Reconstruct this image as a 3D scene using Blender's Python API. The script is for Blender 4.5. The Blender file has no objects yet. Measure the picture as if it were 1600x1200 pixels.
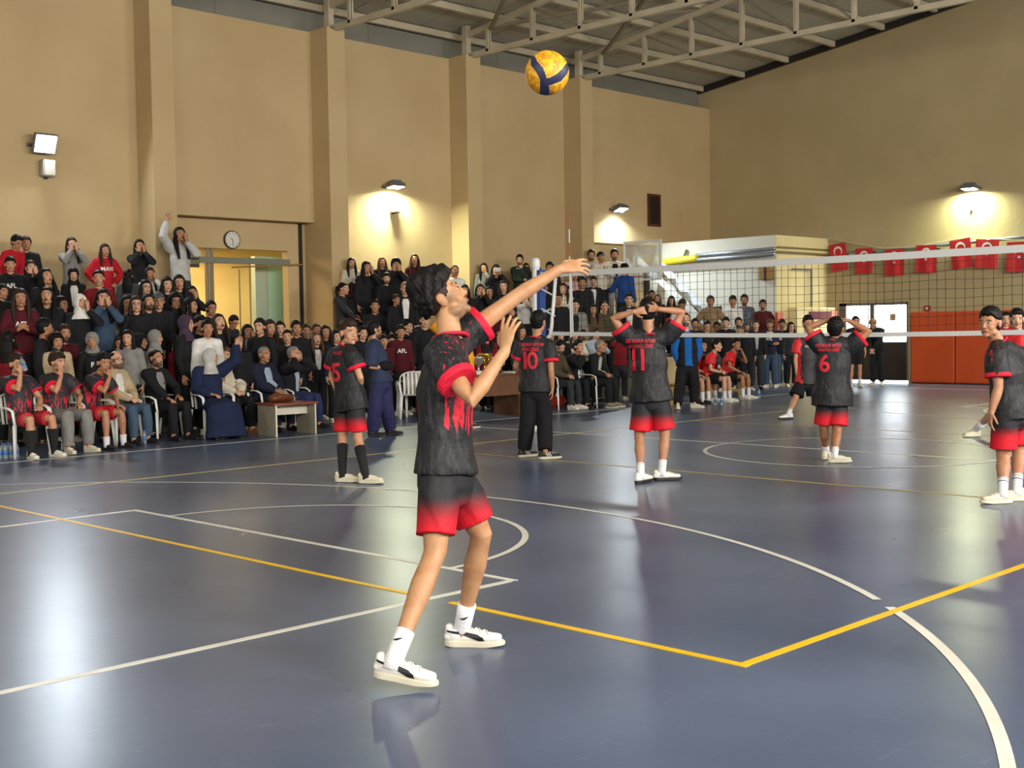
import bpy, bmesh, math, random
import numpy as np
from mathutils import Vector, Matrix, noise
from mathutils.bvhtree import BVHTree
random.seed(7)
SC = bpy.context.scene
COL = SC.collection
PI = math.pi
# ------------------------------------------------------------------ camera
CAMH = 1.565
F_PX = 1938.0
_v1 = np.array([-1150-800, 600-545, -F_PX]); _v2 = np.array([2730-800, 600-483, -F_PX])
_X = _v2/np.linalg.norm(_v2); _Y = _v1/np.linalg.norm(_v1)
_Z = np.cross(_X, _Y); _Z /= np.linalg.norm(_Z); _Y = np.cross(_Z, _X)
RW = np.array([_X, _Y, _Z])                       # world = RW @ camera space
cam_d = bpy.data.cameras.new('camera'); cam = bpy.data.objects.new('camera', cam_d)
COL.objects.link(cam); SC.camera = cam
cam_d.sensor_width = 36.0; cam_d.lens = F_PX/1600*36; cam_d.clip_end = 200; cam_d.clip_start = 0.1
M4 = Matrix([list(RW[i])+[0] for i in range(3)]+[[0, 0, 0, 1]])
cam.matrix_world = Matrix.Translation((0, 0, CAMH)) @ M4
cR = Vector(RW[:, 0]); cU = Vector(RW[:, 1]); cF = -Vector(RW[:, 2])
# ------------------------------------------------------------------ light and exposure
SC.view_settings.view_transform = 'Standard'; SC.view_settings.look = 'None'
SC.view_settings.gamma = 1.0; SC.view_settings.use_curve_mapping = False
SC.view_settings.exposure = -0.2
w = bpy.data.worlds.new('world'); SC.world = w; w.use_nodes = True
w.node_tree.nodes['Background'].inputs[0].default_value = (0.75, 0.85, 1.0, 1)
w.node_tree.nodes['Background'].inputs[1].default_value = 2.2

def area(name, loc, target, sx, sy, power, color, spread=PI):
    d = bpy.data.lights.new(name, 'AREA'); d.shape = 'RECTANGLE'; d.size = sx; d.size_y = sy
    d.energy = power; d.color = color; d.spread = spread
    o = bpy.data.objects.new(name, d); COL.objects.link(o); o.location = loc
    o.rotation_euler = (Vector(target)-Vector(loc)).to_track_quat('-Z', 'Y').to_euler()
    return o
WARM = (1.0, 0.86, 0.66); COOL = (0.86, 0.93, 1.0); DAY = (1.0, 0.96, 0.88)
for i, x in enumerate((-1.5, 5.5, 12.5, 19.5)):  # added area lights out of view along the side wall, no windows there
    area('unseen_fill', (x, -5.7, 5.4), (x+3.0, 14, 2.0), 4.6, 1.8, 1380, (1.0, 0.96, 0.90))
area('unseen_fill', (-4.7, 4, 5.0), (10, 10, 2.0), 6, 2.2, 560, (0.97, 0.96, 0.92))  # unseen fill lights added behind the camera
area('unseen_fill', (-4.7, 15, 5.0), (10, 14, 2.0), 5, 2.0, 330, (0.97, 0.96, 0.92))

# ------------------------------------------------------------------ pixel helpers (1600x1200 frame)
def ray(px, py):
    d = RW @ np.array([px-800, 600-py, -F_PX]); return Vector(d).normalized()
ORG = Vector((0, 0, CAMH))
def at_z(px, py, z=0.0):
    d = ray(px, py); return ORG + d*((z-CAMH)/d.z)
def at_x(px, py, x):
    d = ray(px, py); return ORG + d*(x/d.x)
def at_y(px, py, y):
    d = ray(px, py); return ORG + d*(y/d.y)
def at_d(px, py, dep):
    d = ray(px, py); return ORG + d*(dep/d.dot(cF))

# ------------------------------------------------------------------ materials
def srgb(r, g, b):
    f = lambda c: (c/255/12.92) if c <= 10 else ((c/255+0.055)/1.055)**2.4
    return (f(r), f(g), f(b), 1)
_mc = {}
def N(nt, t, **kw):
    n = nt.nodes.new(t)
    for k, v in kw.items():
        setattr(n, k, v)
    return n
def mat(name, col, rough=0.6, metal=0.0, bump=0.0, bscale=60, vary=0.0, vscale=3.0, emit=None, estr=0, spec=0.5, alpha=None, trans=0, coat=0, sheen=0):
    if name in _mc: return _mc[name]
    m = bpy.data.materials.new(name); m.use_nodes = True; nt = m.node_tree; b = nt.nodes['Principled BSDF']
    b.inputs['Base Color'].default_value = col; b.inputs['Roughness'].default_value = rough
    b.inputs['Metallic'].default_value = metal; b.inputs['Specular IOR Level'].default_value = spec
    b.inputs['Transmission Weight'].default_value = trans; b.inputs['Coat Weight'].default_value = coat
    b.inputs['Sheen Weight'].default_value = sheen
    if alpha is not None: b.inputs['Alpha'].default_value = alpha
    if emit: b.inputs['Emission Color'].default_value = emit; b.inputs['Emission Strength'].default_value = estr
    if vary or bump:
        tc = N(nt, 'ShaderNodeTexCoord')
    if vary:
        nz = N(nt, 'ShaderNodeTexNoise'); nz.inputs['Scale'].default_value = vscale; nz.inputs['Detail'].default_value = 5
        nt.links.new(tc.outputs['Object'], nz.inputs['Vector'])
        mr = N(nt, 'ShaderNodeMapRange'); mr.inputs['From Min'].default_value = .3; mr.inputs['From Max'].default_value = .7
        mr.inputs['To Min'].default_value = 1-vary; mr.inputs['To Max'].default_value = 1+vary
        nt.links.new(nz.outputs['Fac'], mr.inputs['Value'])
        mx = N(nt, 'ShaderNodeVectorMath', operation='SCALE'); mx.inputs[0].default_value = col[:3]
        nt.links.new(mr.outputs[0], mx.inputs['Scale']); nt.links.new(mx.outputs[0], b.inputs['Base Color'])
    if bump:
        nz = N(nt, 'ShaderNodeTexNoise'); nz.inputs['Scale'].default_value = bscale; nz.inputs['Detail'].default_value = 3
        nt.links.new(tc.outputs['Object'], nz.inputs['Vector'])
        bp = N(nt, 'ShaderNodeBump'); bp.inputs['Strength'].default_value = bump; bp.inputs['Distance'].default_value = 0.02
        nt.links.new(nz.outputs['Fac'], bp.inputs['Height']); nt.links.new(bp.outputs[0], b.inputs['Normal'])
    _mc[name] = m
    return m

# ------------------------------------------------------------------ mesh accumulator
class Acc:
    def __init__(s): s.v = []; s.f = []
    def add(s, V, Fc):
        o = len(s.v); s.v.extend([tuple(p) for p in V]); s.f.extend([tuple(i+o for i in q) for q in Fc]); return s
    def box(s, a, b):
        x0, y0, z0 = a; x1, y1, z1 = b
        V = [(x0, y0, z0), (x1, y0, z0), (x1, y1, z0), (x0, y1, z0), (x0, y0, z1), (x1, y0, z1), (x1, y1, z1), (x0, y1, z1)]
        return s.add(V, [(0, 3, 2, 1), (4, 5, 6, 7), (0, 1, 5, 4), (1, 2, 6, 5), (2, 3, 7, 6), (3, 0, 4, 7)])
    def bar(s, p, q, w, h=None, up=(0, 0, 1)):
        p = Vector(p); q = Vector(q); t = (q-p).normalized(); h = h or w
        u = t.cross(Vector(up))
        if u.length < 1e-3: u = t.cross(Vector((1, 0, 0)))
        u.normalize(); v = u.cross(t)
        V = []
        for c in (p, q):
            for a, b in ((-1, -1), (1, -1), (1, 1), (-1, 1)): V.append(c+u*(a*w/2)+v*(b*h/2))
        return s.add(V, [(0, 1, 2, 3), (7, 6, 5, 4), (0, 4, 5, 1), (1, 5, 6, 2), (2, 6, 7, 3), (3, 7, 4, 0)])
    def tube(s, pts, rads, n=10, ref=None, caps=(1, 1)):
        pts = [Vector(p) for p in pts]; m = len(pts)
        if not isinstance(rads, (list, tuple)): rads = [rads]*m
        rads = [(r, r) if not isinstance(r, (tuple, list)) else r for r in rads]
        T = []
        for i in range(m):
            a = pts[max(i-1, 0)]; b = pts[min(i+1, m-1)]; T.append((b-a).normalized())
        refs = ref if isinstance(ref, list) else [ref]*m
        u0 = None; rings = []
        for i in range(m):
            t = T[i]
            if refs[i] is not None: u = Vector(refs[i]); u = (u-t*u.dot(t))
            else:
                if u0 is None:
                    u0 = Vector((1, 0, 0)) if abs(t.x) < .8 else Vector((0, 1, 0))
                u = u0-t*u0.dot(t)
            u.normalize(); u0 = u; v = t.cross(u)
            rings.append((pts[i], u, v, rads[i], t))
        out = []
        def ring(c, u, v, ru, rv):
            return [c+u*(math.cos(2*PI*k/n)*ru)+v*(math.sin(2*PI*k/n)*rv) for k in range(n)]
        L = []
        c, u, v, r, t = rings[0]; rm = min(r)
        if caps[0]:
            for fr, k in ((.85, .5), (.55, .84)): L.append(ring(c-t*rm*fr, u, v, r[0]*k, r[1]*k))
        for (c, u, v, r, t) in rings: L.append(ring(c, u, v, r[0], r[1]))
        c, u, v, r, t = rings[-1]; rm = min(r)
        if caps[1]:
            for fr, k in ((.55, .84), (.85, .5)): L.append(ring(c+t*rm*fr, u, v, r[0]*k, r[1]*k))
        V = [p for R_ in L for p in R_]; Fc = []
        for i in range(len(L)-1):
            for k in range(n):
                a = i*n+k; b = i*n+(k+1) % n
                Fc.append((a, b, b+n, a+n))
        Fc.append(tuple(reversed(range(n)))); Fc.append(tuple(range((len(L)-1)*n, len(L)*n)))
        return s.add(V, Fc)
    def ell(s, c, r, rot=None, n=14, m=9):
        c = Vector(c)
        if not isinstance(r, (tuple, list)): r = (r, r, r)
        V = [Vector((0, 0, r[2]))]
        for i in range(1, m):
            a = PI*i/m
            for k in range(n):
                b = 2*PI*k/n
                V.append(Vector((r[0]*math.sin(a)*math.cos(b), r[1]*math.sin(a)*math.sin(b), r[2]*math.cos(a))))
        V.append(Vector((0, 0, -r[2]))); Fc = []
        for k in range(n): Fc.append((0, 1+k, 1+(k+1) % n))
        for i in range(m-2):
            for k in range(n):
                a = 1+i*n+k; b = 1+i*n+(k+1) % n; Fc.append((a, a+n, b+n, b))
        e = len(V)-1
        for k in range(n): Fc.append((e, e-n+(k+1) % n, e-n+k))
        if rot is not None: V = [rot @ v for v in V]
        return s.add([v+c for v in V], Fc)
    def cyl(s, p, q, r, n=12, r2=None):
        return s.tube([p, q], [r, r2 if r2 is not None else r], n=n, caps=(0, 0))
    def xf(s, M):
        s.v = [tuple(M @ Vector(p)) for p in s.v]; return s

def mesh(acc, name='mesh', smooth=True):
    me = bpy.data.meshes.new(name); me.from_pydata(acc.v, [], acc.f); me.validate(); me.update()
    if smooth: me.shade_smooth()
    return me
def obj(name, me, m=None, parent=None, smooth=False, kind=None, loc=None):
    if isinstance(me, Acc): me = mesh(me, name, smooth)
    o = bpy.data.objects.new(name, me); COL.objects.link(o)
    if m is not None:
        if not me.materials: me.materials.append(None)
        o.material_slots[0].link = 'OBJECT'; o.material_slots[0].material = m
    if parent: o.parent = parent
    if kind: o['kind'] = kind
    if loc is not None: o.location = loc
    return o
def thing(name, label, cat, loc=(0, 0, 0), rz=0, group=None):
    o = bpy.data.objects.new(name, None); COL.objects.link(o); o.location = loc; o.rotation_euler = (0, 0, rz)
    o.empty_display_size = .1
    o['label'] = label; o['category'] = cat
    if group: o['group'] = group
    return o
def tag(o, label, cat, group=None):
    o['label'] = label; o['category'] = cat
    if group: o['group'] = group
    return o
def dup(root, label, loc, rz=None, group=None):
    def cp(o, par):
        c = o.copy(); COL.objects.link(c); c.parent = par
        for ch in [x for x in KIDS.get(o.name, [])]: cp(ch, c)
        return c
    KIDS = {}
    stack = list(root.children_recursive)
    for ch in stack: KIDS.setdefault(ch.parent.name, []).append(ch)
    r = cp(root, None); r.location = loc; r['label'] = label
    if rz is not None: r.rotation_euler = (0, 0, rz)
    if group: r['group'] = group
    return r
def struct(name, acc, m, parent=None, smooth=False):
    return obj(name, acc, m, parent, smooth, kind=None if parent else 'structure')

def remesh(acc, vox, smooth=2, name='body', fac=0.6):
    me0 = bpy.data.meshes.new('tmp'); me0.from_pydata(acc.v, [], acc.f); me0.update()
    o = bpy.data.objects.new('tmp', me0); COL.objects.link(o)
    md = o.modifiers.new('r', 'REMESH'); md.mode = 'VOXEL'; md.voxel_size = vox; md.use_smooth_shade = True
    if smooth:
        sm = o.modifiers.new('s', 'SMOOTH'); sm.factor = fac; sm.iterations = smooth
    dg = bpy.context.evaluated_depsgraph_get()
    me = bpy.data.meshes.new_from_object(o.evaluated_get(dg)); me.name = name
    bpy.data.objects.remove(o); bpy.data.meshes.remove(me0)
    me.shade_smooth()
    return me
# ================================================================== ROOM
XB, YW = 29.9, 21.5            # back wall, bleacher-side wall
XN, YN = -5.0, -6.1            # walls behind and to the side of the viewer
BLX = 13.67                    # centre line
def noise_paint(name, c1, c2, rough=0.75, scale=0.6, bump=0.15):
    if name in _mc: return _mc[name]
    m = bpy.data.materials.new(name); m.use_nodes = True; nt = m.node_tree; b = nt.nodes['Principled BSDF']
    tc = N(nt, 'ShaderNodeTexCoord'); n1 = N(nt, 'ShaderNodeTexNoise'); n1.inputs['Scale'].default_value = scale; n1.inputs['Detail'].default_value = 6
    nt.links.new(tc.outputs['Object'], n1.inputs['Vector'])
    cr = N(nt, 'ShaderNodeValToRGB'); cr.color_ramp.elements[0].position = .35; cr.color_ramp.elements[0].color = c1
    cr.color_ramp.elements[1].position = .7; cr.color_ramp.elements[1].color = c2
    nt.links.new(n1.outputs['Fac'], cr.inputs['Fac']); nt.links.new(cr.outputs['Color'], b.inputs['Base Color'])
    n2 = N(nt, 'ShaderNodeTexNoise'); n2.inputs['Scale'].default_value = 9; n2.inputs['Detail'].default_value = 8
    nt.links.new(tc.outputs['Object'], n2.inputs['Vector'])
    bp = N(nt, 'ShaderNodeBump'); bp.inputs['Strength'].default_value = bump; bp.inputs['Distance'].default_value = .03
    nt.links.new(n2.outputs['Fac'], bp.inputs['Height']); nt.links.new(bp.outputs[0], b.inputs['Normal'])
    b.inputs['Roughness'].default_value = rough; b.inputs['Specular IOR Level'].default_value = .25
    _mc[name] = m; return m
m_wall = noise_paint('wall_paint', srgb(184, 160, 118), srgb(193, 170, 128))
m_wall_dimmed = noise_paint('wall_paint_dimmed', srgb(168, 150, 112), srgb(177, 159, 121))  # wall paint darkened, the back wall's weaker light put into the colour
m_cream = noise_paint('cream_paint', srgb(214, 196, 146), srgb(222, 206, 158))
m_whitew = noise_paint('off_white_paint', srgb(205, 203, 190), srgb(214, 212, 200))
m_yellow_room = noise_paint('corridor_paint', srgb(226, 190, 120), srgb(232, 198, 130))
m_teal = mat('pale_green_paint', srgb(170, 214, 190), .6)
m_darkmet = mat('dark_metal', srgb(40, 38, 34), .5, .3)
m_band = mat('grey_sheet_metal', srgb(126, 124, 112), .6, .0, vary=.12, vscale=.7)
m_steel = mat('painted_steel', srgb(190, 178, 152), .5, .0, vary=.12, vscale=2)
m_steel2 = mat('painted_steel_dark', srgb(130, 121, 100), .6)
m_conc = mat('concrete', srgb(120, 115, 105), .85, bump=.3, bscale=20, vary=.15)
m_white_pl = mat('white_plastic', srgb(226, 226, 220), .35)
m_wht = mat('white_paint_metal', srgb(215, 216, 214), .4)
m_black = mat('black_matte', srgb(22, 22, 24), .7)
m_greybox = mat('grey_box', srgb(150, 144, 134), .5)

# floor: blue sports vinyl with scuffs
def floor_mat():
    m = bpy.data.materials.new('blue_court_vinyl'); m.use_nodes = True; nt = m.node_tree; b = nt.nodes['Principled BSDF']; L = nt.links.new
    tc = N(nt, 'ShaderNodeTexCoord')
    n1 = N(nt, 'ShaderNodeTexNoise'); n1.inputs['Scale'].default_value = .5; n1.inputs['Detail'].default_value = 6; n1.inputs['Roughness'].default_value = .5
    L(tc.outputs['Object'], n1.inputs['Vector'])
    cr = N(nt, 'ShaderNodeValToRGB'); e = cr.color_ramp.elements
    e[0].position = .32; e[0].color = srgb(66, 79, 104); e[1].position = .68; e[1].color = srgb(88, 101, 126)
    L(n1.outputs['Fac'], cr.inputs['Fac'])
    def scuff(scale, sx, sy, rot, lo, hi):
        mp = N(nt, 'ShaderNodeMapping'); mp.inputs['Scale'].default_value = (sx, sy, 1); mp.inputs['Rotation'].default_value = (0, 0, rot)
        L(tc.outputs['Object'], mp.inputs['Vector'])
        nn = N(nt, 'ShaderNodeTexNoise'); nn.inputs['Scale'].default_value = scale; nn.inputs['Detail'].default_value = 4; nn.inputs['Distortion'].default_value = .6
        L(mp.outputs[0], nn.inputs['Vector'])
        r = N(nt, 'ShaderNodeMapRange'); r.inputs['From Min'].default_value = lo; r.inputs['From Max'].default_value = hi
        L(nn.outputs['Fac'], r.inputs['Value']); return r.outputs[0]
    s1 = scuff(5, 1, 9, .6, .66, .78); s2 = scuff(6, 8, 1, .3, .67, .8); s3 = scuff(4, 1, 7, 2.2, .28, .16)
    ad = N(nt, 'ShaderNodeMath', operation='MAXIMUM'); L(s1, ad.inputs[0]); L(s2, ad.inputs[1])
    mx = N(nt, 'ShaderNodeMix', data_type='RGBA'); L(cr.outputs['Color'], mx.inputs[6]); mx.inputs[7].default_value = srgb(128, 136, 150)
    sc = N(nt, 'ShaderNodeMath', operation='MULTIPLY'); sc.inputs[1].default_value = .55; L(ad.outputs[0], sc.inputs[0]); L(sc.outputs[0], mx.inputs[0])
    mx2 = N(nt, 'ShaderNodeMix', data_type='RGBA'); L(mx.outputs[2], mx2.inputs[6]); mx2.inputs[7].default_value = srgb(40, 48, 74)
    sc2 = N(nt, 'ShaderNodeMath', operation='MULTIPLY'); sc2.inputs[1].default_value = .35; L(s3, sc2.inputs[0]); L(sc2.outputs[0], mx2.inputs[0])
    L(mx2.outputs[2], b.inputs['Base Color'])
    nr = N(nt, 'ShaderNodeTexNoise'); nr.inputs['Scale'].default_value = .8; nr.inputs['Detail'].default_value = 4; L(tc.outputs['Object'], nr.inputs['Vector'])
    rr = N(nt, 'ShaderNodeMapRange'); rr.inputs['To Min'].default_value = .24; rr.inputs['To Max'].default_value = .34; L(nr.outputs['Fac'], rr.inputs['Value']); L(rr.outputs[0], b.inputs['Roughness'])
    nb = N(nt, 'ShaderNodeTexNoise'); nb.inputs['Scale'].default_value = 7; nb.inputs['Detail'].default_value = 6; L(tc.outputs['Object'], nb.inputs['Vector'])
    bp = N(nt, 'ShaderNodeBump'); bp.inputs['Strength'].default_value = .12; bp.inputs['Distance'].default_value = .01
    L(nb.outputs['Fac'], bp.inputs['Height']); L(bp.outputs[0], b.inputs['Normal'])
    b.inputs['Specular IOR Level'].default_value = .5
    return m
floor = struct('floor', Acc().box((XN-.3, YN-.3, -.2), (XB+.3, 25.5, 0)), floor_mat())
m_wline = mat('white_court_paint', srgb(214, 212, 200), .4, vary=.08, vscale=6, bump=.1)
m_yline = mat('yellow_court_paint', srgb(228, 184, 22), .4, vary=.08, vscale=6, bump=.1)
m_cline = mat('faded_yellow_court_paint', srgb(176, 160, 96), .4, vary=.1, vscale=5)
def line(p, q, w, m, name='court_line', z=.002):
    p = Vector((*p, 0)); q = Vector((*q, 0)); t = (q-p).normalized(); u = Vector((-t.y, t.x, 0))*w/2
    a = Acc(); V = [p-u, q-u, q+u, p+u]
    a.add([v+Vector((0, 0, .0003)) for v in V]+[v+Vector((0, 0, z)) for v in V], [(3, 2, 1, 0), (4, 5, 6, 7), (0, 1, 5, 4), (1, 2, 6, 5), (2, 3, 7, 6), (3, 0, 4, 7)])
    return obj(name, a, m, floor)
def arc(c, r, a0, a1, w, m, name='court_line', n=72, z=.0025):
    V = []; Fc = []
    for i in range(n+1):
        t = math.radians(a0+(a1-a0)*i/n); d = Vector((math.cos(t), math.sin(t), 0))
        for rr in (r-w/2, r+w/2): V.append(Vector((c[0], c[1], z))+d*rr)
    for i in range(n): Fc.append((2*i, 2*i+1, 2*i+3, 2*i+2))
    return obj(name, Acc().add(V, Fc), m, floor)
CY = 7.8
W = .05
line((-.33, CY+7.55), (27.67, CY+7.55), W, m_wline, 'sideline'); line((-.33, CY-7.5), (27.67, CY-7.5), W, m_wline, 'sideline')
line((27.67, CY-7.5), (27.67, CY+7.55), W, m_wline, 'baseline'); line((BLX, CY-7.5), (BLX, CY+7.55), W, m_wline, 'centre_line')
arc((BLX+.03, 7.75), 1.8, 0, 360, W, m_wline, 'centre_circle', z=.003)
for sx in (0, 1):
    fx = (lambda x: x) if sx == 0 else (lambda x: 27.34-x)
    b0, b1 = (-.33, 5.42)
    line((fx(b0), 5.42), (fx(b1), 5.42), W, m_wline, 'key_line', .0026); line((fx(b0), 10.18), (fx(b1), 10.18), W, m_wline, 'key_line', .0026)
    line((fx(b1), 5.395), (fx(b1), 10.205), W, m_wline, 'free_throw_line', .0024)
    a = (-90, 90) if sx == 0 else (90, 270)
    arc((fx(5.4), CY), 1.8, a[0], a[1], W, m_wline, 'free_throw_arc')
    if sx == 0:
        arc((1.27, 7.83), 6.72, -78, -42.2, W*1.1, m_wline, 'three_point_arc'); arc((1.27, 7.83), 6.72, -40.6, 78, W, m_wline, 'three_point_arc')
    else: arc((fx(1.27), 7.83), 6.72, 102, 258, W, m_wline, 'three_point_arc')
y0, y1 = 3.25, 12.35
line((4.74, y0-.03), (4.74, 5.25), W, m_yline, 'volleyball_line', .0031); line((4.74, 5.6), (4.74, 18), W*.9, m_yline, 'volleyball_line', .0031)
line((4.74, y0), (22.6, y0), W, m_yline, 'volleyball_line', .0028); line((-.3, y1), (22.6, y1), W*.8, m_cline, 'volleyball_line', .0034)
line((10.72, y0), (10.72, y1), W*.85, m_cline, 'attack_line', .0032); line((16.62, y0), (16.62, y1), W*.85, m_cline, 'attack_line', .0032)
line((22.6, y0), (22.6, y1), W*.85, m_cline, 'volleyball_line', .0032)

# --- bleacher side wall: upper skin, recesses, pillars
WT = 7.85
a = Acc()
a.box((XN, YW, 3.87), (11.76, YW+.25, WT)).box((XN, YW, 0), (11.76, YW+.25, 3.87))
a.box((11.76, YW, 3.87), (15.75, YW+.25, WT)); a.box((15.75, YW, 0), (24.0, YW+.25, WT)); a.box((24.0, YW, 3.8), (XB, YW+.25, WT))
struct('wall_left', a, m_wall)
# recessed wall with the corridor opening
YR = YW+.35
a = Acc(); a.box((11.7, YR, 3.28), (15.75, YR+.2, 4.1)).box((11.7, YR, 0), (12.2, YR+.2, 3.28)).box((15.3, YR, 0), (15.75, YR+.2, 3.28))
a.box((11.5, YW+.25, 3.9), (15.9, YR, 4.0)).box((24, YR, 0), (XB, YR+.2, 4.0)).box((23.9, YW+.25, 3.82), (XB, YR, 3.9)).box((11.6, YW+.25, 0), (11.76, YR+.2, 3.9)).box((15.75, YW+.25, 0), (15.85, YR+.2, 3.9)).box((23.9, YW+.25, 0), (24.0, YR+.2, 3.82))
struct('wall_left_recess', a, m_wall)
obj('dark_joint', Acc().box((15.58, YR-.03, 0), (15.66, YR, 3.86)), m_darkmet, kind='structure').name = 'trim_1'
a = Acc(); a.box((9.5, 24.8, 0), (18.5, 25, 4)).box((9.4, YR+.2, 0), (9.5, 25, 4)).box((18.5, YR+.2, 0), (18.6, 25, 4)).box((9.4, YR+.2, 3.6), (18.6, 25, 3.7))
struct('wall_corridor', a, m_yellow_room)
area('corridor_lamp', (13.2, 23.2, 3.5), (13.2, 23.2, 0), 4.5, 1.0, 200, (1, .80, .48))
area('corridor_lamp', (17.0, 22.9, 3.3), (17.0, 22.9, 0), 1.5, 1.0, 40, (.75, 1.0, .9))
# corridor partition, green-lit bay, posts
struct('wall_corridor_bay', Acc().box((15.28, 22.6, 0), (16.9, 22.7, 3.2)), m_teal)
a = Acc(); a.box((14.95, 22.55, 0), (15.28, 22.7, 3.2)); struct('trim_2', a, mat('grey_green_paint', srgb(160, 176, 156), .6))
a = Acc(); a.box((13.36, YR+.02, 0), (13.41, YR+.1, 3.27)).box((13.46, YR+.02, 0), (13.52, YR+.1, 3.27)); struct('trim_3', a, m_steel2)
a = Acc(); a.box((12.2, YR-.06, 2.98), (15.32, YR+.05, 3.1)); struct('trim_4', a, mat('grey_rail', srgb(118, 120, 104), .5))
a = Acc(); a.tube([(13.9, YR-.06, 2.9), (15.6, YR-.06, 3.0)], .018); a.tube([(14.05, YR-.08, 1.2), (14.05, YR-.08, 2.85)], .015).tube([(14.3, YR-.08, 1.2), (14.3, YR-.08, 2.95)], .015)
p = tag(obj('water_pipe', a, mat('rusty_pipe', srgb(150, 118, 74), .6), smooth=True), 'thin rusty water pipes crossing the corridor opening', 'pipe')
pil = mat('pillar_paint', srgb(188, 161, 116), .75)
for i, x in enumerate((7.78, 11.72, 15.75, 19.68, 23.6)):
    if i == 0: continue
    o = struct('pillar', Acc().box((x, 20.92, 0), (x+.46, YW, WT+.02)), m_wall)
# clock, exit sign, dark window
t = thing('wall_clock', 'round white-faced wall clock above the corridor opening', 'clock', (13.93, YR, 3.46), 0)
obj('rim', Acc().tube([(0, 0, 0), (0, -.05, 0)], .185, 28, caps=(0, 0)), mat('clock_rim', srgb(70, 62, 52), .4), t, True)
obj('dial', Acc().tube([(0, -.05, 0), (0, -.056, 0)], .165, 28, caps=(0, 0)), mat('clock_dial', srgb(212, 208, 198), .4), t)
for k in range(12):
    an = k*PI/6; obj('hour_mark', Acc().bar((math.sin(an)*.115, -.06, math.cos(an)*.115), (math.sin(an)*.145, -.06, math.cos(an)*.145), .02, .004), m_black, t)
obj('hand', Acc().bar((0, -.064, 0), (.005, -.064, -.11), .014, .004), m_black, t)
obj('hand', Acc().bar((0, -.066, 0), (-.06, -.066, .03), .018, .004), m_black, t)
t = thing('exit_sign', 'small dark green exit sign with an arrow beside the corridor opening', 'sign', (12.96, YR-.06, 2.98))
obj('board', Acc().box((-.17, -.03, -.1), (.17, 0, .1)), mat('sign_dark', srgb(52, 48, 24), .4), t)
def text_mesh(s, size, grid=None, bold=.0, align='CENTER', sp=1.0, xs=1.0):
    cu = bpy.data.curves.new('txt', 'FONT'); cu.body = s; cu.size = size; cu.align_x = align; cu.align_y = 'CENTER'; cu.offset = bold; cu.resolution_u = 3; cu.space_character = sp
    o = bpy.data.objects.new('txt', cu); COL.objects.link(o)
    me = bpy.data.meshes.new_from_object(o.evaluated_get(bpy.context.evaluated_depsgraph_get()))
    bpy.data.objects.remove(o); bpy.data.curves.remove(cu)
    bm = bmesh.new(); bm.from_mesh(me); bpy.data.meshes.remove(me)
    if grid:
        cx_ = [v.co.x for v in bm.verts] or [0]; ys = [v.co.y for v in bm.verts] or [0]
        for ax, lo, hi in ((0, min(cx_), max(cx_)), (1, min(ys), max(ys))):
            k = lo+grid
            while k < hi:
                co = Vector((0, 0, 0)); co[ax] = k; no = Vector((0, 0, 0)); no[ax] = 1
                bmesh.ops.bisect_plane(bm, geom=bm.verts[:]+bm.edges[:]+bm.faces[:], plane_co=co, plane_no=no)
                k += grid
    bm.verts.ensure_lookup_table(); bm.verts.index_update()
    V = [Vector((v.co.x*xs, v.co.y, v.co.z)) for v in bm.verts]; Fc = [tuple(v.index for v in f.verts) for f in bm.faces]; bm.free()
    return V, Fc
m_signlit = mat('sign_print', srgb(190, 190, 120), .5)
V, Fc = text_mesh('EXIT', .1)
obj('lettering', Acc().add([(v.x+.06, -.033, v.y) for v in V], Fc), m_signlit, t)
obj('arrow', Acc().add([(-.13, -.033, 0), (-.09, -.033, .04), (-.09, -.033, -.04)], [(0, 1, 2)]), m_signlit, t)
a = Acc(); a.box((26.97, YW-.04, 4.33), (27.04, YW, 5.22)).box((27.46, YW-.04, 4.33), (27.53, YW, 5.22)).box((27.04, YW-.04, 5.15), (27.46, YW, 5.22)).box((27.04, YW-.04, 4.33), (27.46, YW, 4.4))
wn = struct('window_1', a, mat('red_brown_frame', srgb(84, 36, 26), .5))
obj('pane', Acc().box((27.04, YW-.02, 4.4), (27.46, YW-.012, 5.15)), mat('dark_glass', srgb(24, 24, 22), .15), wn)

# --- grey sheet band above the wall, roof, ledge
a = Acc(); a.box((XN, 21.87, WT-.1), (XB, 21.95, 8.6)).box((XN, YW, WT), (XB, 21.9, WT+.01))
struct('trim_5', a, m_band)
RS = .13; RZ = lambda y: 8.5+RS*(21.9-y) if y > 7.9 else 8.5+RS*(y+6.1)
def roofmat():
    m = bpy.data.materials.new('roof_sheet'); m.use_nodes = True; nt = m.node_tree; b = nt.nodes['Principled BSDF']; L = nt.links.new
    tc = N(nt, 'ShaderNodeTexCoord'); sp = N(nt, 'ShaderNodeSeparateXYZ'); L(tc.outputs['Object'], sp.inputs[0])
    nz = N(nt, 'ShaderNodeTexNoise'); nz.inputs['Scale'].default_value = .5; nz.inputs['Detail'].default_value = 5; L(tc.outputs['Object'], nz.inputs['Vector'])
    cr = N(nt, 'ShaderNodeValToRGB'); cr.color_ramp.elements[0].color = srgb(158, 154, 138); cr.color_ramp.elements[1].color = srgb(178, 173, 158)
    L(nz.outputs['Fac'], cr.inputs['Fac']); L(cr.outputs['Color'], b.inputs['Base Color']); b.inputs['Roughness'].default_value = .6
    return m
m_roof = roofmat()
a = Acc()
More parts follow.
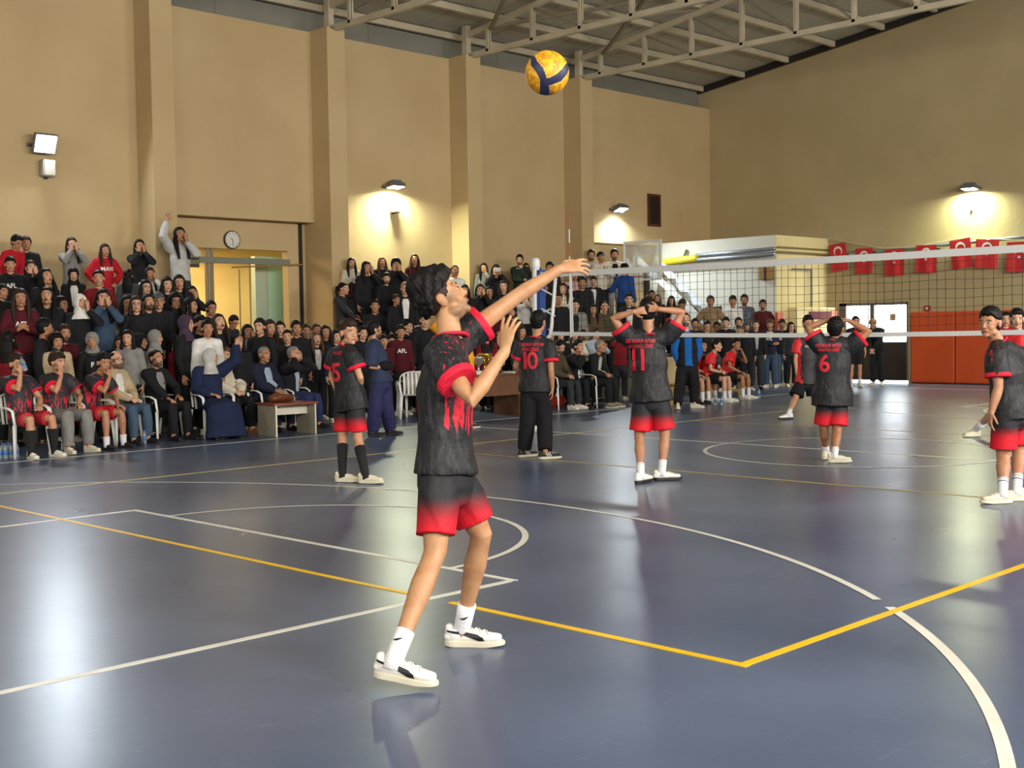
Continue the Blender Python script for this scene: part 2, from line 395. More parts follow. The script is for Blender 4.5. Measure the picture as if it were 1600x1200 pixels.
for (ya, yb) in ((7.9, 22.2), (-6.4, 7.9)):
    x = XN
    while x < XB:   # sheets with a raised rib at each lap
        x2 = min(x+1.0, XB)
        za, zb = RZ(ya+1e-4 if ya > 0 else ya), RZ(yb-1e-4)
        if ya > 0: za = RZ(7.9001)
        a.add([(x, ya, za), (x2-.03, ya, za), (x2-.03, yb, zb), (x, yb, zb), (x, ya, za+.05), (x2, ya, za+.05), (x2, yb, zb+.05), (x, yb, zb+.05)], [(0, 1, 2, 3), (4, 7, 6, 5), (0, 4, 5, 1), (3, 2, 6, 7), (0, 3, 7, 4), (1, 5, 6, 2)])
        x = x2
ceiling = struct('ceiling', a, m_roof)
y = 21.68
while y > -6:
    z = RZ(y)-.09
    obj('purlin', Acc().box((XN, y-.05, z-.07), (XB, y+.05, z+.07)), m_steel, ceiling); y -= 1.43
# trusses over the pillars
for i, x in enumerate((11.95, 15.97, 19.9, 23.8)):
    t = thing('roof_truss', ('steel roof truss nearest the viewer, over the first pillar', 'steel roof truss over the pillar right of the wall clock', 'steel roof truss over the third pillar, behind the ball', 'steel roof truss farthest back, ending at the pillar behind the net antenna')[i], 'truss', (x, 7.9, 7.87))
    y_l, y_r = 13.1, -13.6
    obj('bottom_chord', Acc().box((-.05, y_r, -.06), (.05, y_l, .06)), m_steel, t)
    zt = lambda yy: RZ(yy+7.9)-7.87-.26
    obj('top_chord', Acc().bar((0, 13.4, zt(13.4)), (0, 0.01, zt(.01)), .09, .12), m_steel, t); obj('top_chord', Acc().bar((0, 0, zt(0.01)), (0, -13.6, zt(-13.6)), .09, .12), m_steel, t)
    ys = [12.5-1.4*k for k in range(19)]
    for k, yy in enumerate(ys):
        obj('post', Acc().box((-.05, yy-.04, 0), (-.015, yy+.04, zt(yy))).box((.015, yy-.04, 0), (.05, yy+.04, zt(yy))), m_steel, t)
    for k in range(len(ys)-1):
        ya, yb = ys[k], ys[k+1]
        if ya > 0: obj('diagonal', Acc().bar((0, ya, zt(ya)-.03), (0, yb, .04), .045, .045), m_steel2, t)
        else: obj('diagonal', Acc().bar((0, ya, .04), (0, yb, zt(yb)-.03), .045, .045), m_steel2, t)
    obj('post', Acc().box((-.07, 13.15, -.0), (.07, 13.3, .7)), m_steel, t); obj('base_plate', Acc().box((-.12, 12.95, -.03), (.12, 13.6, 0)), m_steel2, t)
# side columns of the gable row and wind bracing between trusses
for i, (xa, xb) in enumerate(((11.95, 15.97), (15.97, 19.9), (19.9, 23.8))):
    a = Acc(); a.bar((xa, 20.3, RZ(20.3)-.3), (xb, 14.7, RZ(14.7)-.3), .07, .07); a.bar((xb, 20.3, RZ(20.3)-.34), (xa, 14.7, RZ(14.7)-.34), .07, .07)
    a.bar((xa, 17.5, 8.0), (xb, 17.5, 8.9), .05, .05)
    tag(obj('roof_brace', a, m_steel2), ('crossed steel roof braces over the first wall bay', 'crossed steel roof braces over the second wall bay', 'crossed steel roof braces near the ball')[i], 'brace')
for xx in (13.7, 17.6, 21.6, 25.6):
    struct('column_gable', Acc().box((xx, 21.86, WT), (xx+.02, 21.88, 8.55)), m_steel2)

# --- back wall with door opening, other walls
a = Acc(); D0, D1 = 15.33, 17.32
a.box((XB, YN, 0), (XB+.25, D0, 8.0)).box((XB, D1, 0), (XB+.25, 25.2, 8.0)).box((XB, D0, 2.1), (XB+.25, D1, 8.0))
V = [(XB, YN, 8.0), (XB, 22.2, 8.0), (XB, 22.2, RZ(22.1)), (XB, 7.9, RZ(7.91)), (XB, -6.4, 8.48)]
a.add(V+[(p[0]+.25, p[1], p[2]) for p in V], [(0, 1, 2, 3, 4), (9, 8, 7, 6, 5), (0, 5, 6, 1), (1, 6, 7, 2), (2, 7, 8, 3), (3, 8, 9, 4), (4, 9, 5, 0)])
struct('wall_back', a, m_wall_dimmed)
struct('wall_right', Acc().box((XN, YN-.25, 0), (XB, YN, 9)), m_wall_dimmed)
struct('wall_front', Acc().box((XN-.25, YN, 0), (XN, 25.2, 10.5)), m_wall_dimmed)
struct('trim_6', Acc().bar((XB-.05, 21.9, RZ(21.9)-.1), (XB-.05, 7.9, RZ(7.91)-.1), .1, .16), m_darkmet)
# door with barred glass, red-brown lower panels
m_dframe = mat('door_frame_grey', srgb(92, 88, 84), .45); m_dpanel = mat('door_panel_brown', srgb(38, 26, 26), .45)
dr = struct('door_1', Acc().box((XB+.02, D0, .06), (XB+.1, D0+.06, 2.1)).box((XB+.02, D1-.2, .06), (XB+.1, D1, 2.1)).box((XB+.02, D0, 2.03), (XB+.1, D1, 2.1)).box((XB+.02, 16.3, .06), (XB+.1, 16.42, 2.05)), m_dframe)
glass = mat('frosted_daylight_glass', srgb(235, 238, 240), .3, emit=(.86, .93, 1, 1), estr=13)
obj('pane', Acc().box((XB+.08, D0+.06, 1.1), (XB+.09, 16.3, 2.03)), glass, dr); obj('pane', Acc().box((XB+.08, 16.42, 1.1), (XB+.09, D1-.2, 2.03)), glass, dr)
obj('lower_panel', Acc().box((XB+.03, D0+.03, .07), (XB+.09, 16.3, 1.06)), m_dpanel, dr); obj('lower_panel', Acc().box((XB+.03, 16.42, .07), (XB+.09, D1-.1, 1.06)), m_dpanel, dr)
for k in range(16):
    yy = D0+.12+k*.115
    if 16.28 < yy < 16.44: continue
    obj('bar', Acc().box((XB+.055, yy-.01, 1.1), (XB+.067, yy+.01, 2.03)), m_wht, dr)
obj('notice', Acc().box((XB+.04, 15.7, 1.62), (XB+.05, 15.86, 1.8)), mat('notice_paper', srgb(196, 160, 130), .7), dr)
obj('threshold_gap', Acc().box((XB+.1, D0, 0), (XB+.12, D1, .055)), glass, dr)
# daylight court outside the door
struct('ground_outside', Acc().box((XB+.25, 12, -.2), (XB+6, 20, -.02)), m_conc)
# orange wall pads
m_or = mat('orange_pad_vinyl', srgb(190, 70, 20), .5, bump=.25, bscale=5)
for k, (ya, yb, lb) in enumerate(((14.05, 15.22, 'orange vinyl wall pad directly beside the barred door'), (12.86, 14.03, 'orange vinyl wall pad, second to the right of the barred door'), (11.7, 12.84, 'orange vinyl wall pad behind the red players at the right edge'), (10.5, 11.68, 'orange vinyl wall pad farthest right'))):
    t = thing('wall_pad', lb, 'wall pad', (XB, (ya+yb)/2, 0))
    hw = (yb-ya)/2
    bm = bmesh.new(); bmesh.ops.create_cube(bm, size=1); bmesh.ops.scale(bm, vec=(.09, hw*2, 1.8), verts=bm.verts); bmesh.ops.translate(bm, vec=(-.046, 0, .93), verts=bm.verts)
    bmesh.ops.bevel(bm, geom=bm.edges[:], offset=.025, segments=3, affect='EDGES')
    me = bpy.data.meshes.new('pad'); bm.to_mesh(me); bm.free()
    obj('padding', me, m_or, t); obj('edge_strip', Acc().box((-.03, -hw, .005), (0, hw, .03)), m_darkmet, t)
# --- box room in the far corner (off-white front, cream side)
XBX, YBX = 27.39, 17.65
a = Acc(); a.box((XBX, YBX+.02, 0), (XBX+.15, YR, 3.86)); struct('wall_box_room', a, m_whitew)
a = Acc(); a.box((XBX, YBX, 0), (XB, YBX+.02, 3.86)).box((XBX+.2, YBX+.2, 3.78), (XB, YR, 3.84)); struct('wall_box_room_side', a, m_cream)
struct('trim_7', Acc().box((27.9, YBX-.28, 0), (29.85, YBX, 2.0)), m_cream)
t = thing('duct', 'long silver duct pipe along the white room, with a yellow sleeve end', 'pipe', (XBX, 19, 3.34))
obj('pipe', Acc().tube([(-.12, -1.35, .03), (-.12, 1.1, .0)], .055, 12), mat('silver_duct', srgb(176, 186, 200), .25, .8), t, True)
obj('pipe', Acc().tube([(-.1, -1.35, .17), (-.1, 1.1, .12)], .045, 12), mat('silver_duct'  , srgb(176, 186, 200), .25, .8), t, True)
obj('sleeve', Acc().tube([(-.12, 1.1, .05), (-.12, 2.3, -.02)], .1, 12), mat('yellow_sleeve', srgb(214, 196, 50), .4), t, True)
obj('bracket', Acc().bar((-.12, 1.6, -.15), (-.05, 1.45, .3), .05), mat('bronze', srgb(96, 84, 50), .5), t)
struct('trim_8', Acc().box((XBX-.12, 17.9, 3.12), (XBX, 21.0, 3.19)), m_darkmet)
a = Acc(); a.tube([(XBX-.05, YBX-.07, 3.42), (XB-.02, YBX-.05, 3.42)], .03).tube([(XBX-.05, YBX-.07, 3.55), (XB-.02, YBX-.05, 3.55)], .02)
tag(obj('pipe', a, mat('brown_pipe', srgb(120, 104, 60), .5), smooth=True), 'pair of brown pipes turning the corner of the white room', 'pipe')
t = thing('roller_bracket', 'brown wooden block mounted under the pipes at the room corner', 'block', (XBX, YBX+.1, 2.9))
obj('block', Acc().box((-.14, -.02, -.18), (0, .32, .14)), mat('ochre_wood', srgb(140, 104, 40), .6), t)
obj('strap', Acc().box((-.15, .12, -.18), (-.14, .18, .14)), m_darkmet, t)
a = Acc(); a.tube([(28.9, YBX-.1, 3.0), (28.9, YBX-.1, 2.05)], .03).bar((28.0, YBX-.08, 3.0), (28.95, YBX-.08, 3.0), .04)
tag(obj('drain_pipe', a, mat('grey_pipe', srgb(120, 124, 112), .5)), 'grey drain pipe down the cream side wall', 'pipe')
# pipe along the back wall
a = Acc(); a.tube([(XB-.1, 17.5, 3.38), (XB-.1, 8, 3.72)], .045, 10)
tag(obj('pipe', a, mat('silver_duct', (0, 0, 0, 1)), smooth=True), 'straight silver pipe on the back wall behind the flags', 'pipe')
a = Acc(); a.tube([(XB-.16, 17.5, 3.3), (XB-.16, 14.4, 3.42)], .035, 10)
tag(obj('pipe', a, mat('bronze', (0, 0, 0, 1)), smooth=True), 'short bronze pipe below the silver one by the first flags', 'pipe')
t = thing('fire_alarm', 'small red fire call box above the orange pads', 'alarm', (XB, 14.79, 1.92))
obj('case', Acc().box((-.05, -.07, -.07), (0, .07, .07)), mat('alarm_red', srgb(150, 30, 24), .4), t); obj('glass', Acc().box((-.055, -.035, -.03), (-.05, .035, .03)), m_whitew, t)
# --- bleachers
a = Acc(); TI = [(17.95, .4), (18.75, .8), (19.55, 1.2), (20.3, 1.6)]
for (xa, xb) in ((XN, 12.9), (16.0, 27.2)):
    for k, (yy, zz) in enumerate(TI):
        a.box((xa, yy, 0 if k == 0 else TI[k-1][1]), (xb, YW, zz)) if xb < 20 or True else None
a.box((26.2, 17.4, 0), (27.3, 17.95, .4)).box((15.0, 19.55, 0), (16.0, 20.9, 1.2)).box((15.0, 20.3, 1.2), (16.0, 20.9, 1.6)); struct('trim_9', a, m_conc).name = 'bleacher_steps'
# --- stair to the box room (white stringers)
t = thing('staircase', 'white steel staircase rising to the platform behind the net', 'staircase', (26.4, 19.6, 0))
A0 = at_x(993, 402, 26.6)-Vector((26.4, 19.6, 0)); A1 = at_x(1092, 496, 26.6)-Vector((26.4, 19.6, 0))
B0 = at_x(1024, 404, 27.2)-Vector((26.4, 19.6, 0)); B1 = at_x(1092, 478, 27.2)-Vector((26.4, 19.6, 0))
def ext(p, q):  # run the stringer down to the floor
    d = (q-p); return p + d*((.02-p.z)/d.z)
obj('stringer', Acc().bar(A0, ext(A0, A1), .05, .16), m_wht, t); obj('stringer', Acc().bar(B0, ext(B0, B1), .05, .2), mat('pale_blue_white', srgb(214, 222, 236), .4), t)
for k in range(9):
    p = A0.lerp(ext(A0, A1), (k+.5)/9); q = B0.lerp(ext(B0, B1), (k+.5)/9)
    obj('tread', Acc().bar(p-Vector((0, 0, .02)), q-Vector((0, 0, .02)), .2, .025), m_steel, t)
# --- wall floodlights and boxes
m_lamp = mat('lamp_glass', (1, 1, 1, 1), .3, emit=(.85, .94, 1, 1), estr=60)
m_lamp2 = mat('lamp_glass_green', (1, 1, 1, 1), .3, emit=(.93, 1, .72, 1), estr=40)
m_cast = mat('cast_aluminium', srgb(120, 124, 128), .4, .6)
def flood(loc, tilt, label, col, power, axis='y', w=.36, h=.26, ml=m_lamp, spot=2.6):
    t = thing('floodlight', label, 'lamp', loc, 0 if axis == 'y' else -PI/2)
    R = Matrix.Rotation(tilt, 4, 'X')          # 0 = facing into the hall, positive tips the face down
    O = Matrix.Translation((0, -.24, 0)) @ R
    a = Acc(); a.box((-w/2, -.04, -h/2), (w/2, .05, h/2)); a.box((-w/2+.05, .05, -h/2+.05), (w/2-.05, .11, h/2-.05)); a.xf(O); obj('housing', a, m_cast, t)
    a = Acc(); a.box((-w/2+.02, -.046, -h/2+.02), (w/2-.02, -.04, h/2-.02)); a.xf(O); obj('glass', a, ml, t)
    a = Acc(); a.bar((-w/2-.01, 0, -.02), (-w/2-.01, -.24, 0), .02, .03).bar((w/2+.01, 0, -.02), (w/2+.01, -.24, 0), .02, .03).box((-w/2-.02, -.015, -.05), (w/2+.02, 0, .02)); obj('bracket', a, m_cast, t)
    d = bpy.data.lights.new('flood', 'AREA'); d.shape = 'RECTANGLE'; d.size = w-.04; d.size_y = h-.04; d.energy = power; d.color = col; d.spread = spot
    l = bpy.data.objects.new('lamp_light', d); COL.objects.link(l); l.parent = t
    l.matrix_local = O @ Matrix.Translation((0, -.06, 0)) @ Matrix.Rotation(-PI/2, 4, 'X')
    return t
L1 = at_y(70, 224, YW-.24); flood((L1.x, YW, L1.z), .42, 'blazing square floodlight at the left edge of the wall', (.82, .92, 1), 105, w=.4, h=.34, spot=3.1)
L2 = at_y(618, 290, YW-.24); flood((L2.x, YW, L2.z), 1.42, 'down-tilted floodlight between the second and third pillars', (.92, 1, .72), 210, ml=m_lamp2, spot=2.9)
L3 = at_y(970, 326, YW-.24); flood((L3.x, YW, L3.z), 1.2, 'down-tilted white floodlight near the dark window', (.82, .93, 1), 150, spot=2.6)
L4 = at_x(1515, 293, XB-.24); flood((XB, L4.y, L4.z), 1.45, 'greenish floodlight on the back wall above the flags', (.90, 1, .66), 190, 'x', ml=m_lamp2, spot=3.0)
def spk(px, py, label, wall='y', s=1.0):
    p = at_y(px, py, YW-.1) if wall == 'y' else at_x(px, py, XB-.1)
    t = thing('wall_speaker', label, 'speaker', (p.x, YW, p.z) if wall == 'y' else (XB, p.y, p.z), 0 if wall == 'y' else -PI/2)
    bm = bmesh.new(); bmesh.ops.create_cube(bm, size=1); bmesh.ops.scale(bm, vec=(.2*s, .16*s, .26*s), verts=bm.verts); bmesh.ops.translate(bm, vec=(0, -.1*s, 0), verts=bm.verts); bmesh.ops.bevel(bm, geom=bm.edges[:], offset=.015*s, segments=2, affect='EDGES')
    me = bpy.data.meshes.new('cab'); bm.to_mesh(me); bm.free(); obj('cabinet', me, m_greybox, t)
    obj('grille', Acc().box((-.08*s, -.185*s, -.11*s), (.08*s, -.178*s, .11*s)), mat('grille_grey', srgb(170, 160, 146), .6), t)
    obj('bracket', Acc().box((-.03*s, -.03, -.16*s), (.03*s, 0, -.1*s)), m_darkmet, t)
spk(74, 263, 'grey wall speaker under the left-edge floodlight', s=1.15); spk(618, 323, 'grey wall speaker under the second floodlight'); spk(1515, 326, 'tiny grey box under the back-wall floodlight', 'x', .35)

# cloths and panels on the box room walls
p0, p1 = at_y(1249, 487, YBX), at_y(1283, 499, YBX)
t = tag(obj('banner', Acc().box((p0.x, YBX-.32, p1.z), (p1.x, YBX-.29, p0.z)), mat('maroon_cloth', srgb(96, 22, 30), .8, bump=.3, bscale=8)), 'dark red cloth hung on the cream wall near number 13', 'banner')
t = tag(obj('poster', Acc().box((p1.x+.02, YBX-.31, p1.z-.05), (p1.x+.34, YBX-.29, p0.z+.02)), mat('pink_poster', srgb(206, 120, 100), .7)), 'pink poster to the right of the dark red cloth', 'poster')
q0, q1 = at_x(1087, 480, XBX), at_x(1126, 494, XBX)
t = thing('notice_board', 'black panel on the white wall behind the tan sweater', 'board', (XBX, (q0.y+q1.y)/2, (q0.z+q1.z)/2)); hw_, hh_ = abs(q0.y-q1.y)/2, abs(q0.z-q1.z)/2
obj('board', Acc().box((-.03, -hw_, -hh_), (0, hw_, hh_)), m_black, t); obj('frame', Acc().box((-.035, -hw_-.02, -hh_-.02), (-.0, -hw_, hh_+.02)).box((-.035, hw_, -hh_-.02), (0, hw_+.02, hh_+.02)), m_darkmet, t)
q0 = at_y(1214, 488, 17.3); t = tag(obj('pad_small', Acc().box((q0.x, 17.28, 1.15), (q0.x+.3, 17.36, q0.z)), m_or), 'narrow orange pad standing behind the blue jeans spectators', 'pad')
# ================================================================== PEOPLE
def V3(*a): return Vector(a)
def skin_mat(name, col, beard=0.0, lip=(.33, .10, .08)):
    if name in _mc: return _mc[name]
    m = bpy.data.materials.new(name); m.use_nodes = True; nt = m.node_tree; b = nt.nodes['Principled BSDF']; L = nt.links.new
    at = N(nt, 'ShaderNodeAttribute'); at.attribute_name = 'face'; sp = N(nt, 'ShaderNodeSeparateColor'); L(at.outputs['Color'], sp.inputs[0])
    tc = N(nt, 'ShaderNodeTexCoord'); nz = N(nt, 'ShaderNodeTexNoise'); nz.inputs['Scale'].default_value = 14; nz.inputs['Detail'].default_value = 4; L(tc.outputs['Object'], nz.inputs['Vector'])
    m0 = N(nt, 'ShaderNodeMix', data_type='RGBA'); m0.inputs[6].default_value = col; m0.inputs[7].default_value = (col[0]*.82, col[1]*.68, col[2]*.6, 1); 
    mr = N(nt, 'ShaderNodeMapRange'); mr.inputs['From Min'].default_value = .45; mr.inputs['From Max'].default_value = .75; L(nz.outputs['Fac'], mr.inputs['Value']); L(mr.outputs[0], m0.inputs[0])
    m1 = N(nt, 'ShaderNodeMix', data_type='RGBA'); L(m0.outputs[2], m1.inputs[6]); m1.inputs[7].default_value = (*lip, 1); L(sp.outputs[1], m1.inputs[0])
    m3 = N(nt, 'ShaderNodeMix', data_type='RGBA'); L(m1.outputs[2], m3.inputs[6]); m3.inputs[7].default_value = (.045, .03, .022, 1)
    mb = N(nt, 'ShaderNodeMath', operation='MULTIPLY'); mb.inputs[1].default_value = beard; L(sp.outputs[2], mb.inputs[0]); L(mb.outputs[0], m3.inputs[0])
    m2 = N(nt, 'ShaderNodeMix', data_type='RGBA'); L(m3.outputs[2], m2.inputs[6]); m2.inputs[7].default_value = (.022, .014, .010, 1); L(sp.outputs[0], m2.inputs[0])
    L(m2.outputs[2], b.inputs['Base Color']); b.inputs['Roughness'].default_value = .5; b.inputs['Specular IOR Level'].default_value = .4
    b.inputs['Subsurface Weight'].default_value = 0.0
    _mc[name] = m; return m
TONES = [srgb(192, 144, 112), srgb(174, 126, 94), srgb(204, 160, 132), srgb(160, 112, 80)]
SK = [skin_mat('skin_%d' % i, c) for i, c in enumerate(TONES)]
SKB = [skin_mat('skin_bearded_%d' % i, c, .85) for i, c in enumerate(TONES)]
SKS = skin_mat('skin_stubble', srgb(178, 134, 96), .5)
def cloth(name, rgb, rough=.85, bump=.35, bscale=22, vary=.14):
    return mat('cloth_'+name, srgb(*rgb), rough, bump=bump, bscale=bscale, vary=vary, vscale=9, sheen=.0, spec=.25)
def hair_mat(name, rgb):
    if name in _mc: return _mc[name]
    m = mat(name, srgb(*rgb), .55, spec=.18)
    nt = m.node_tree; b = nt.nodes['Principled BSDF']; L = nt.links.new
    tc = N(nt, 'ShaderNodeTexCoord'); mp = N(nt, 'ShaderNodeMapping'); mp.inputs['Scale'].default_value = (90, 90, 8); L(tc.outputs['Object'], mp.inputs['Vector'])
    nz = N(nt, 'ShaderNodeTexNoise'); nz.inputs['Scale'].default_value = 1; nz.inputs['Detail'].default_value = 3; L(mp.outputs[0], nz.inputs['Vector'])
    bp = N(nt, 'ShaderNodeBump'); bp.inputs['Strength'].default_value = .7; bp.inputs['Distance'].default_value = .01; L(nz.outputs['Fac'], bp.inputs['Height']); L(bp.outputs[0], b.inputs['Normal'])
    return m
HM = dict(k=hair_mat('hair_black', (16, 13, 13)), d=hair_mat('hair_dark_brown', (46, 32, 26)), b=hair_mat('hair_brown', (86, 58, 40)), l=hair_mat('hair_light_brown', (140, 106, 72)), g=hair_mat('hair_grey', (120, 116, 112)))

def ik(a, b, l1, l2, hint):
    d = b-a; Ld = d.length; mx = (l1+l2)*.995
    if Ld > mx: b = a+d*(mx/Ld); d = b-a; Ld = mx
    t = d.normalized(); x = (l1*l1-l2*l2+Ld*Ld)/(2*Ld); h = math.sqrt(max(l1*l1-x*x, 0))
    hint = Vector(hint); p = hint-t*hint.dot(t); p.normalize()
    return a+t*x+p*h, b

def head_M(c, fwd=(0, -1, 0), up=(0, 0, 1)):
    f = Vector(fwd).normalized(); u = Vector(up); u = (u-f*u.dot(f)).normalized(); y = -f; x = y.cross(u)
    M = Matrix((( x.x, y.x, u.x, c[0]), (x.y, y.y, u.y, c[1]), (x.z, y.z, u.z, c[2]), (0, 0, 0, 1)))
    return M @ Matrix.Diagonal((1.08, 1.08, 1.08, 1))
def head_geo(A, H, k=1.0, fine=False):
    B = Acc(); n, m = (20, 14) if fine else (12, 8)
    B.ell((0, .012, .034), (.076*k, .094, .084), n=n, m=m); B.ell((0, -.022, -.042), (.055*k, .064, .070), n=n, m=m)
    B.ell((0, -.03, .0), (.066*k, .062, .06), n=n, m=m)
    for s in (-1, 1):
        B.ell((s*.031*k, -.050, -.026), (.029, .029, .036), n=n, m=m)
        B.ell((s*.079*k, .012, -.002), (.010, .021, .033), n=n, m=m)
        if fine: B.ell((s*.084*k, .020, .008), (.006, .018, .024), n=n, m=m)
        B.ell((s*.045*k, -.01, -.068), (.018, .035, .024), n=n, m=m)
    B.ell((0, -.068, -.090), (.026, .020, .019), n=n, m=m)
    B.tube([(0, -.086, .018), (0, -.096, -.010), (0, -.101, -.025)], [.008, .010, .0125], 10)
    B.ell((0, -.090, -.029), (.018, .010, .0085), n=n, m=m)
    B.ell((0, -.082, -.057), (.026, .014, .012), n=n, m=m)
    B.tube([(-.048, -.070, .030), (0, -.086, .028), (.048, -.070, .030)], [.011, .012, .011], 10)
    A.add([H @ Vector(v) for v in B.v], B.f)
def paint_face(me, H, fine, mouth_open=0.0, eyes=True, s=1.0):
    nv = len(me.vertices); co = np.empty(nv*3); me.vertices.foreach_get('co', co); co = co.reshape(-1, 3)
    Hi = np.array(H.inverted()); q = co @ Hi[:3, :3].T + Hi[:3, 3]
    col = np.zeros((nv, 4)); col[:, 3] = 1
    x, y, z = q[:, 0], q[:, 1], q[:, 2]; fr = y < -.02; w = .55 if fine else 1.0
    def blob(cx, cz, rx, rz, sl=0.0):
        return np.clip(1.6-1.3*np.sqrt(((np.abs(x)-cx)/rx)**2+((z-cz-sl*(np.abs(x)-cx))/rz)**2), 0, 1)*fr
    dark = blob(.034, .033, .021, .0052 if fine else .0085, -.12)
    if eyes: dark = np.maximum(dark, blob(.033, .006, .0145 if fine else .015, .0065 if fine else .0095)*(.35 if fine else .8))
    if not fine: dark = np.maximum(dark, blob(0, -.0365, .014, .005)*.3)
    if mouth_open: dark = np.maximum(dark, np.clip(1.7-1.3*np.sqrt((x/.016)**2+((z+.058)/(.009+mouth_open))**2), 0, 1)*fr)
    col[:, 0] = dark*0
    col[:, 1] = 0
    hd = (z > -.13) & (z < .2) & (np.abs(x) < .13)
    jaw = np.clip((-.045-z)/.015, 0, 1)*np.clip((.02-y)/.02, 0, 1)*(np.clip((z+.135)/.02, 0, 1)); side = np.clip((np.abs(x)-.052)/.012, 0, 1)*np.clip((.03-z)/.03, 0, 1)*np.clip((.012-y)/.02, 0, 1)*(z > -.11)
    mous = np.clip(1.5-1.2*np.sqrt((x/.028)**2+((z+.042)/.007)**2), 0, 1)*fr
    col[:, 2] = np.clip(np.maximum(np.maximum(jaw, side), mous), 0, 1)*hd*(1-col[:, 1])
    col[~hd, 0:3] = 0
    at = me.color_attributes.new('face', 'FLOAT_COLOR', 'POINT'); at.data.foreach_set('color', col.reshape(-1).astype(np.float32))

def face_decals(me, H, mouth=0.0):
    bv = BVHTree.FromPolygons([tuple(v.co) for v in me.vertices], [tuple(p.vertices) for p in me.polygons])
    R3 = H.to_3x3(); dv = (R3 @ V3(0, 1, 0)).normalized()
    def proj(pts2, off):
        out = []
        for x, z in pts2:
            p = H @ V3(x, -.22, z); h = bv.ray_cast(p, dv, .3); out.append((h[0] if h[0] is not None else H @ V3(x, -.085, z))-dv*off)
        return out
    def blob(cx, cz, rx, rz, off, pw=1.0, tilt=0.0, n=10):
        V = proj([(cx+rx*(-1+2*i/n), cz+tilt*(-1+2*i/n)+q*rz*max(.12, math.sin(PI*min(max(i/n, .02), .98)))**pw) for i in range(n+1) for q in (-1, 0, 1)], off)
        return V, [(3*i+j, 3*i+j+1, 3*i+3+j+1, 3*i+3+j) for i in range(n) for j in (0, 1)]
    def grid(cx, cz, rx, rz, off, rows, dark, pw=.7, tilt=0.0, n=12):
        qs = [-1+2*k/rows for k in range(rows+1)]; m = rows+1
        V = proj([(cx+rx*(-1+2*i/n), cz+tilt*(-1+2*i/n)+q*rz*max(.12, math.sin(PI*min(max(i/n, .02), .98)))**pw) for i in range(n+1) for q in qs], off)
        me = mesh(Acc().add(V, [(m*i+j, m*i+j+1, m*i+m+j+1, m*i+m+j) for i in range(n) for j in range(rows)]), 'x', True)
        if dark:
            k = 0
            for i in range(n):
                for j in range(rows):
                    if dark((i+.5)/n*2-1, (j+.5)/rows*2-1): me.polygons[k].material_index = 1
                    k += 1
        return me
    out = []
    for s in (-1, 1):
        b = grid(s*.034, .030, .019, .0042, .0022, 2, None, .5, -.0022*s); b.materials.append(m_brow); out.append(('eyebrow', b))
        e = grid(s*.0325, .0082, .0155, .0066, .0022, 5, lambda u, v: abs(u) < .42 or v > .5, .6, 0, 14); e.materials.append(m_ewh); e.materials.append(m_pupil); out.append(('eye', e))
    if mouth: l = grid(0, -.058-mouth*.5, .022, .010+mouth, .0022, 6, lambda u, v: abs(u) < .75 and abs(v) < .62, .8)
    else: l = grid(0, -.057, .023, .0082, .0026, 7, lambda u, v: abs(v) < .1, .6)
    l.materials.append(m_lip); l.materials.append(m_pupil); out.append(('lips', l))
    return out
m_brow = mat('brow_dark', srgb(30, 20, 16), .8); m_lip = mat('lip_rose', srgb(150, 86, 76), .5); m_pupil = mat('pupil_dark', srgb(22, 15, 12), .3); m_ewh = mat('eye_white_flat', srgb(196, 186, 178), .5)
def add_face(t, F4):
    for nm, me in F4: obj(nm, me, None, t)
def hand_geo(A, w, d, n, side, s=1.0, curl=.35, spread=.16, fat=1.0, thumb=.8):
    w = Vector(w); d = Vector(d).normalized(); n = Vector(n); n = (n-d*n.dot(d)).normalized(); a = d.cross(n)*side   # a points to the thumb
    P = lambda q, r, t: w+d*(q*s)+a*(r*s)+n*(t*s)
    A.tube([P(-.02, 0, 0), P(.02, .002, .001), P(.055, .001, .001), P(.088, 0, .002)], [(.022*s*fat, .019*s*fat), (.029*s*fat, .017*s*fat), (.038*s*fat, .0145*s*fat), (.037*s*fat, .012*s*fat)], 12, ref=a)
    for k, (off, ln) in enumerate(((.030, .070), (.0105, .079), (-.010, .073), (-.029, .057))):
        b = P(.082, off, .001); ang = curl*(.75+.12*k); fd = (d+a*(spread*(off/.03))).normalized(); pts = [b-fd*.012*s, b]; cur = 0
        for j, fr in enumerate((.45, .31, .24)):
            cur += ang; dd = fd*math.cos(cur)+n*math.sin(cur); pts.append(pts[-1]+dd*(ln*fr*s))
        r = .0092*s*fat; A.tube(pts, [r, r, r*.95, r*.9, r*.78], 8)
    b = P(.018, .022, .006); t1 = (d*.62+a*thumb+n*.25).normalized(); t2 = (d*.9+a*thumb*.45+n*(.25+curl*.6)).normalized()
    A.tube([P(.005, .008, .0), b, b+t1*.036*s, b+t1*.036*s+t2*.03*s, b+t1*.036*s+t2*.052*s], [.013*s*fat, .0135*s*fat, .0115*s*fat, .0105*s*fat, .0085*s*fat], 8)

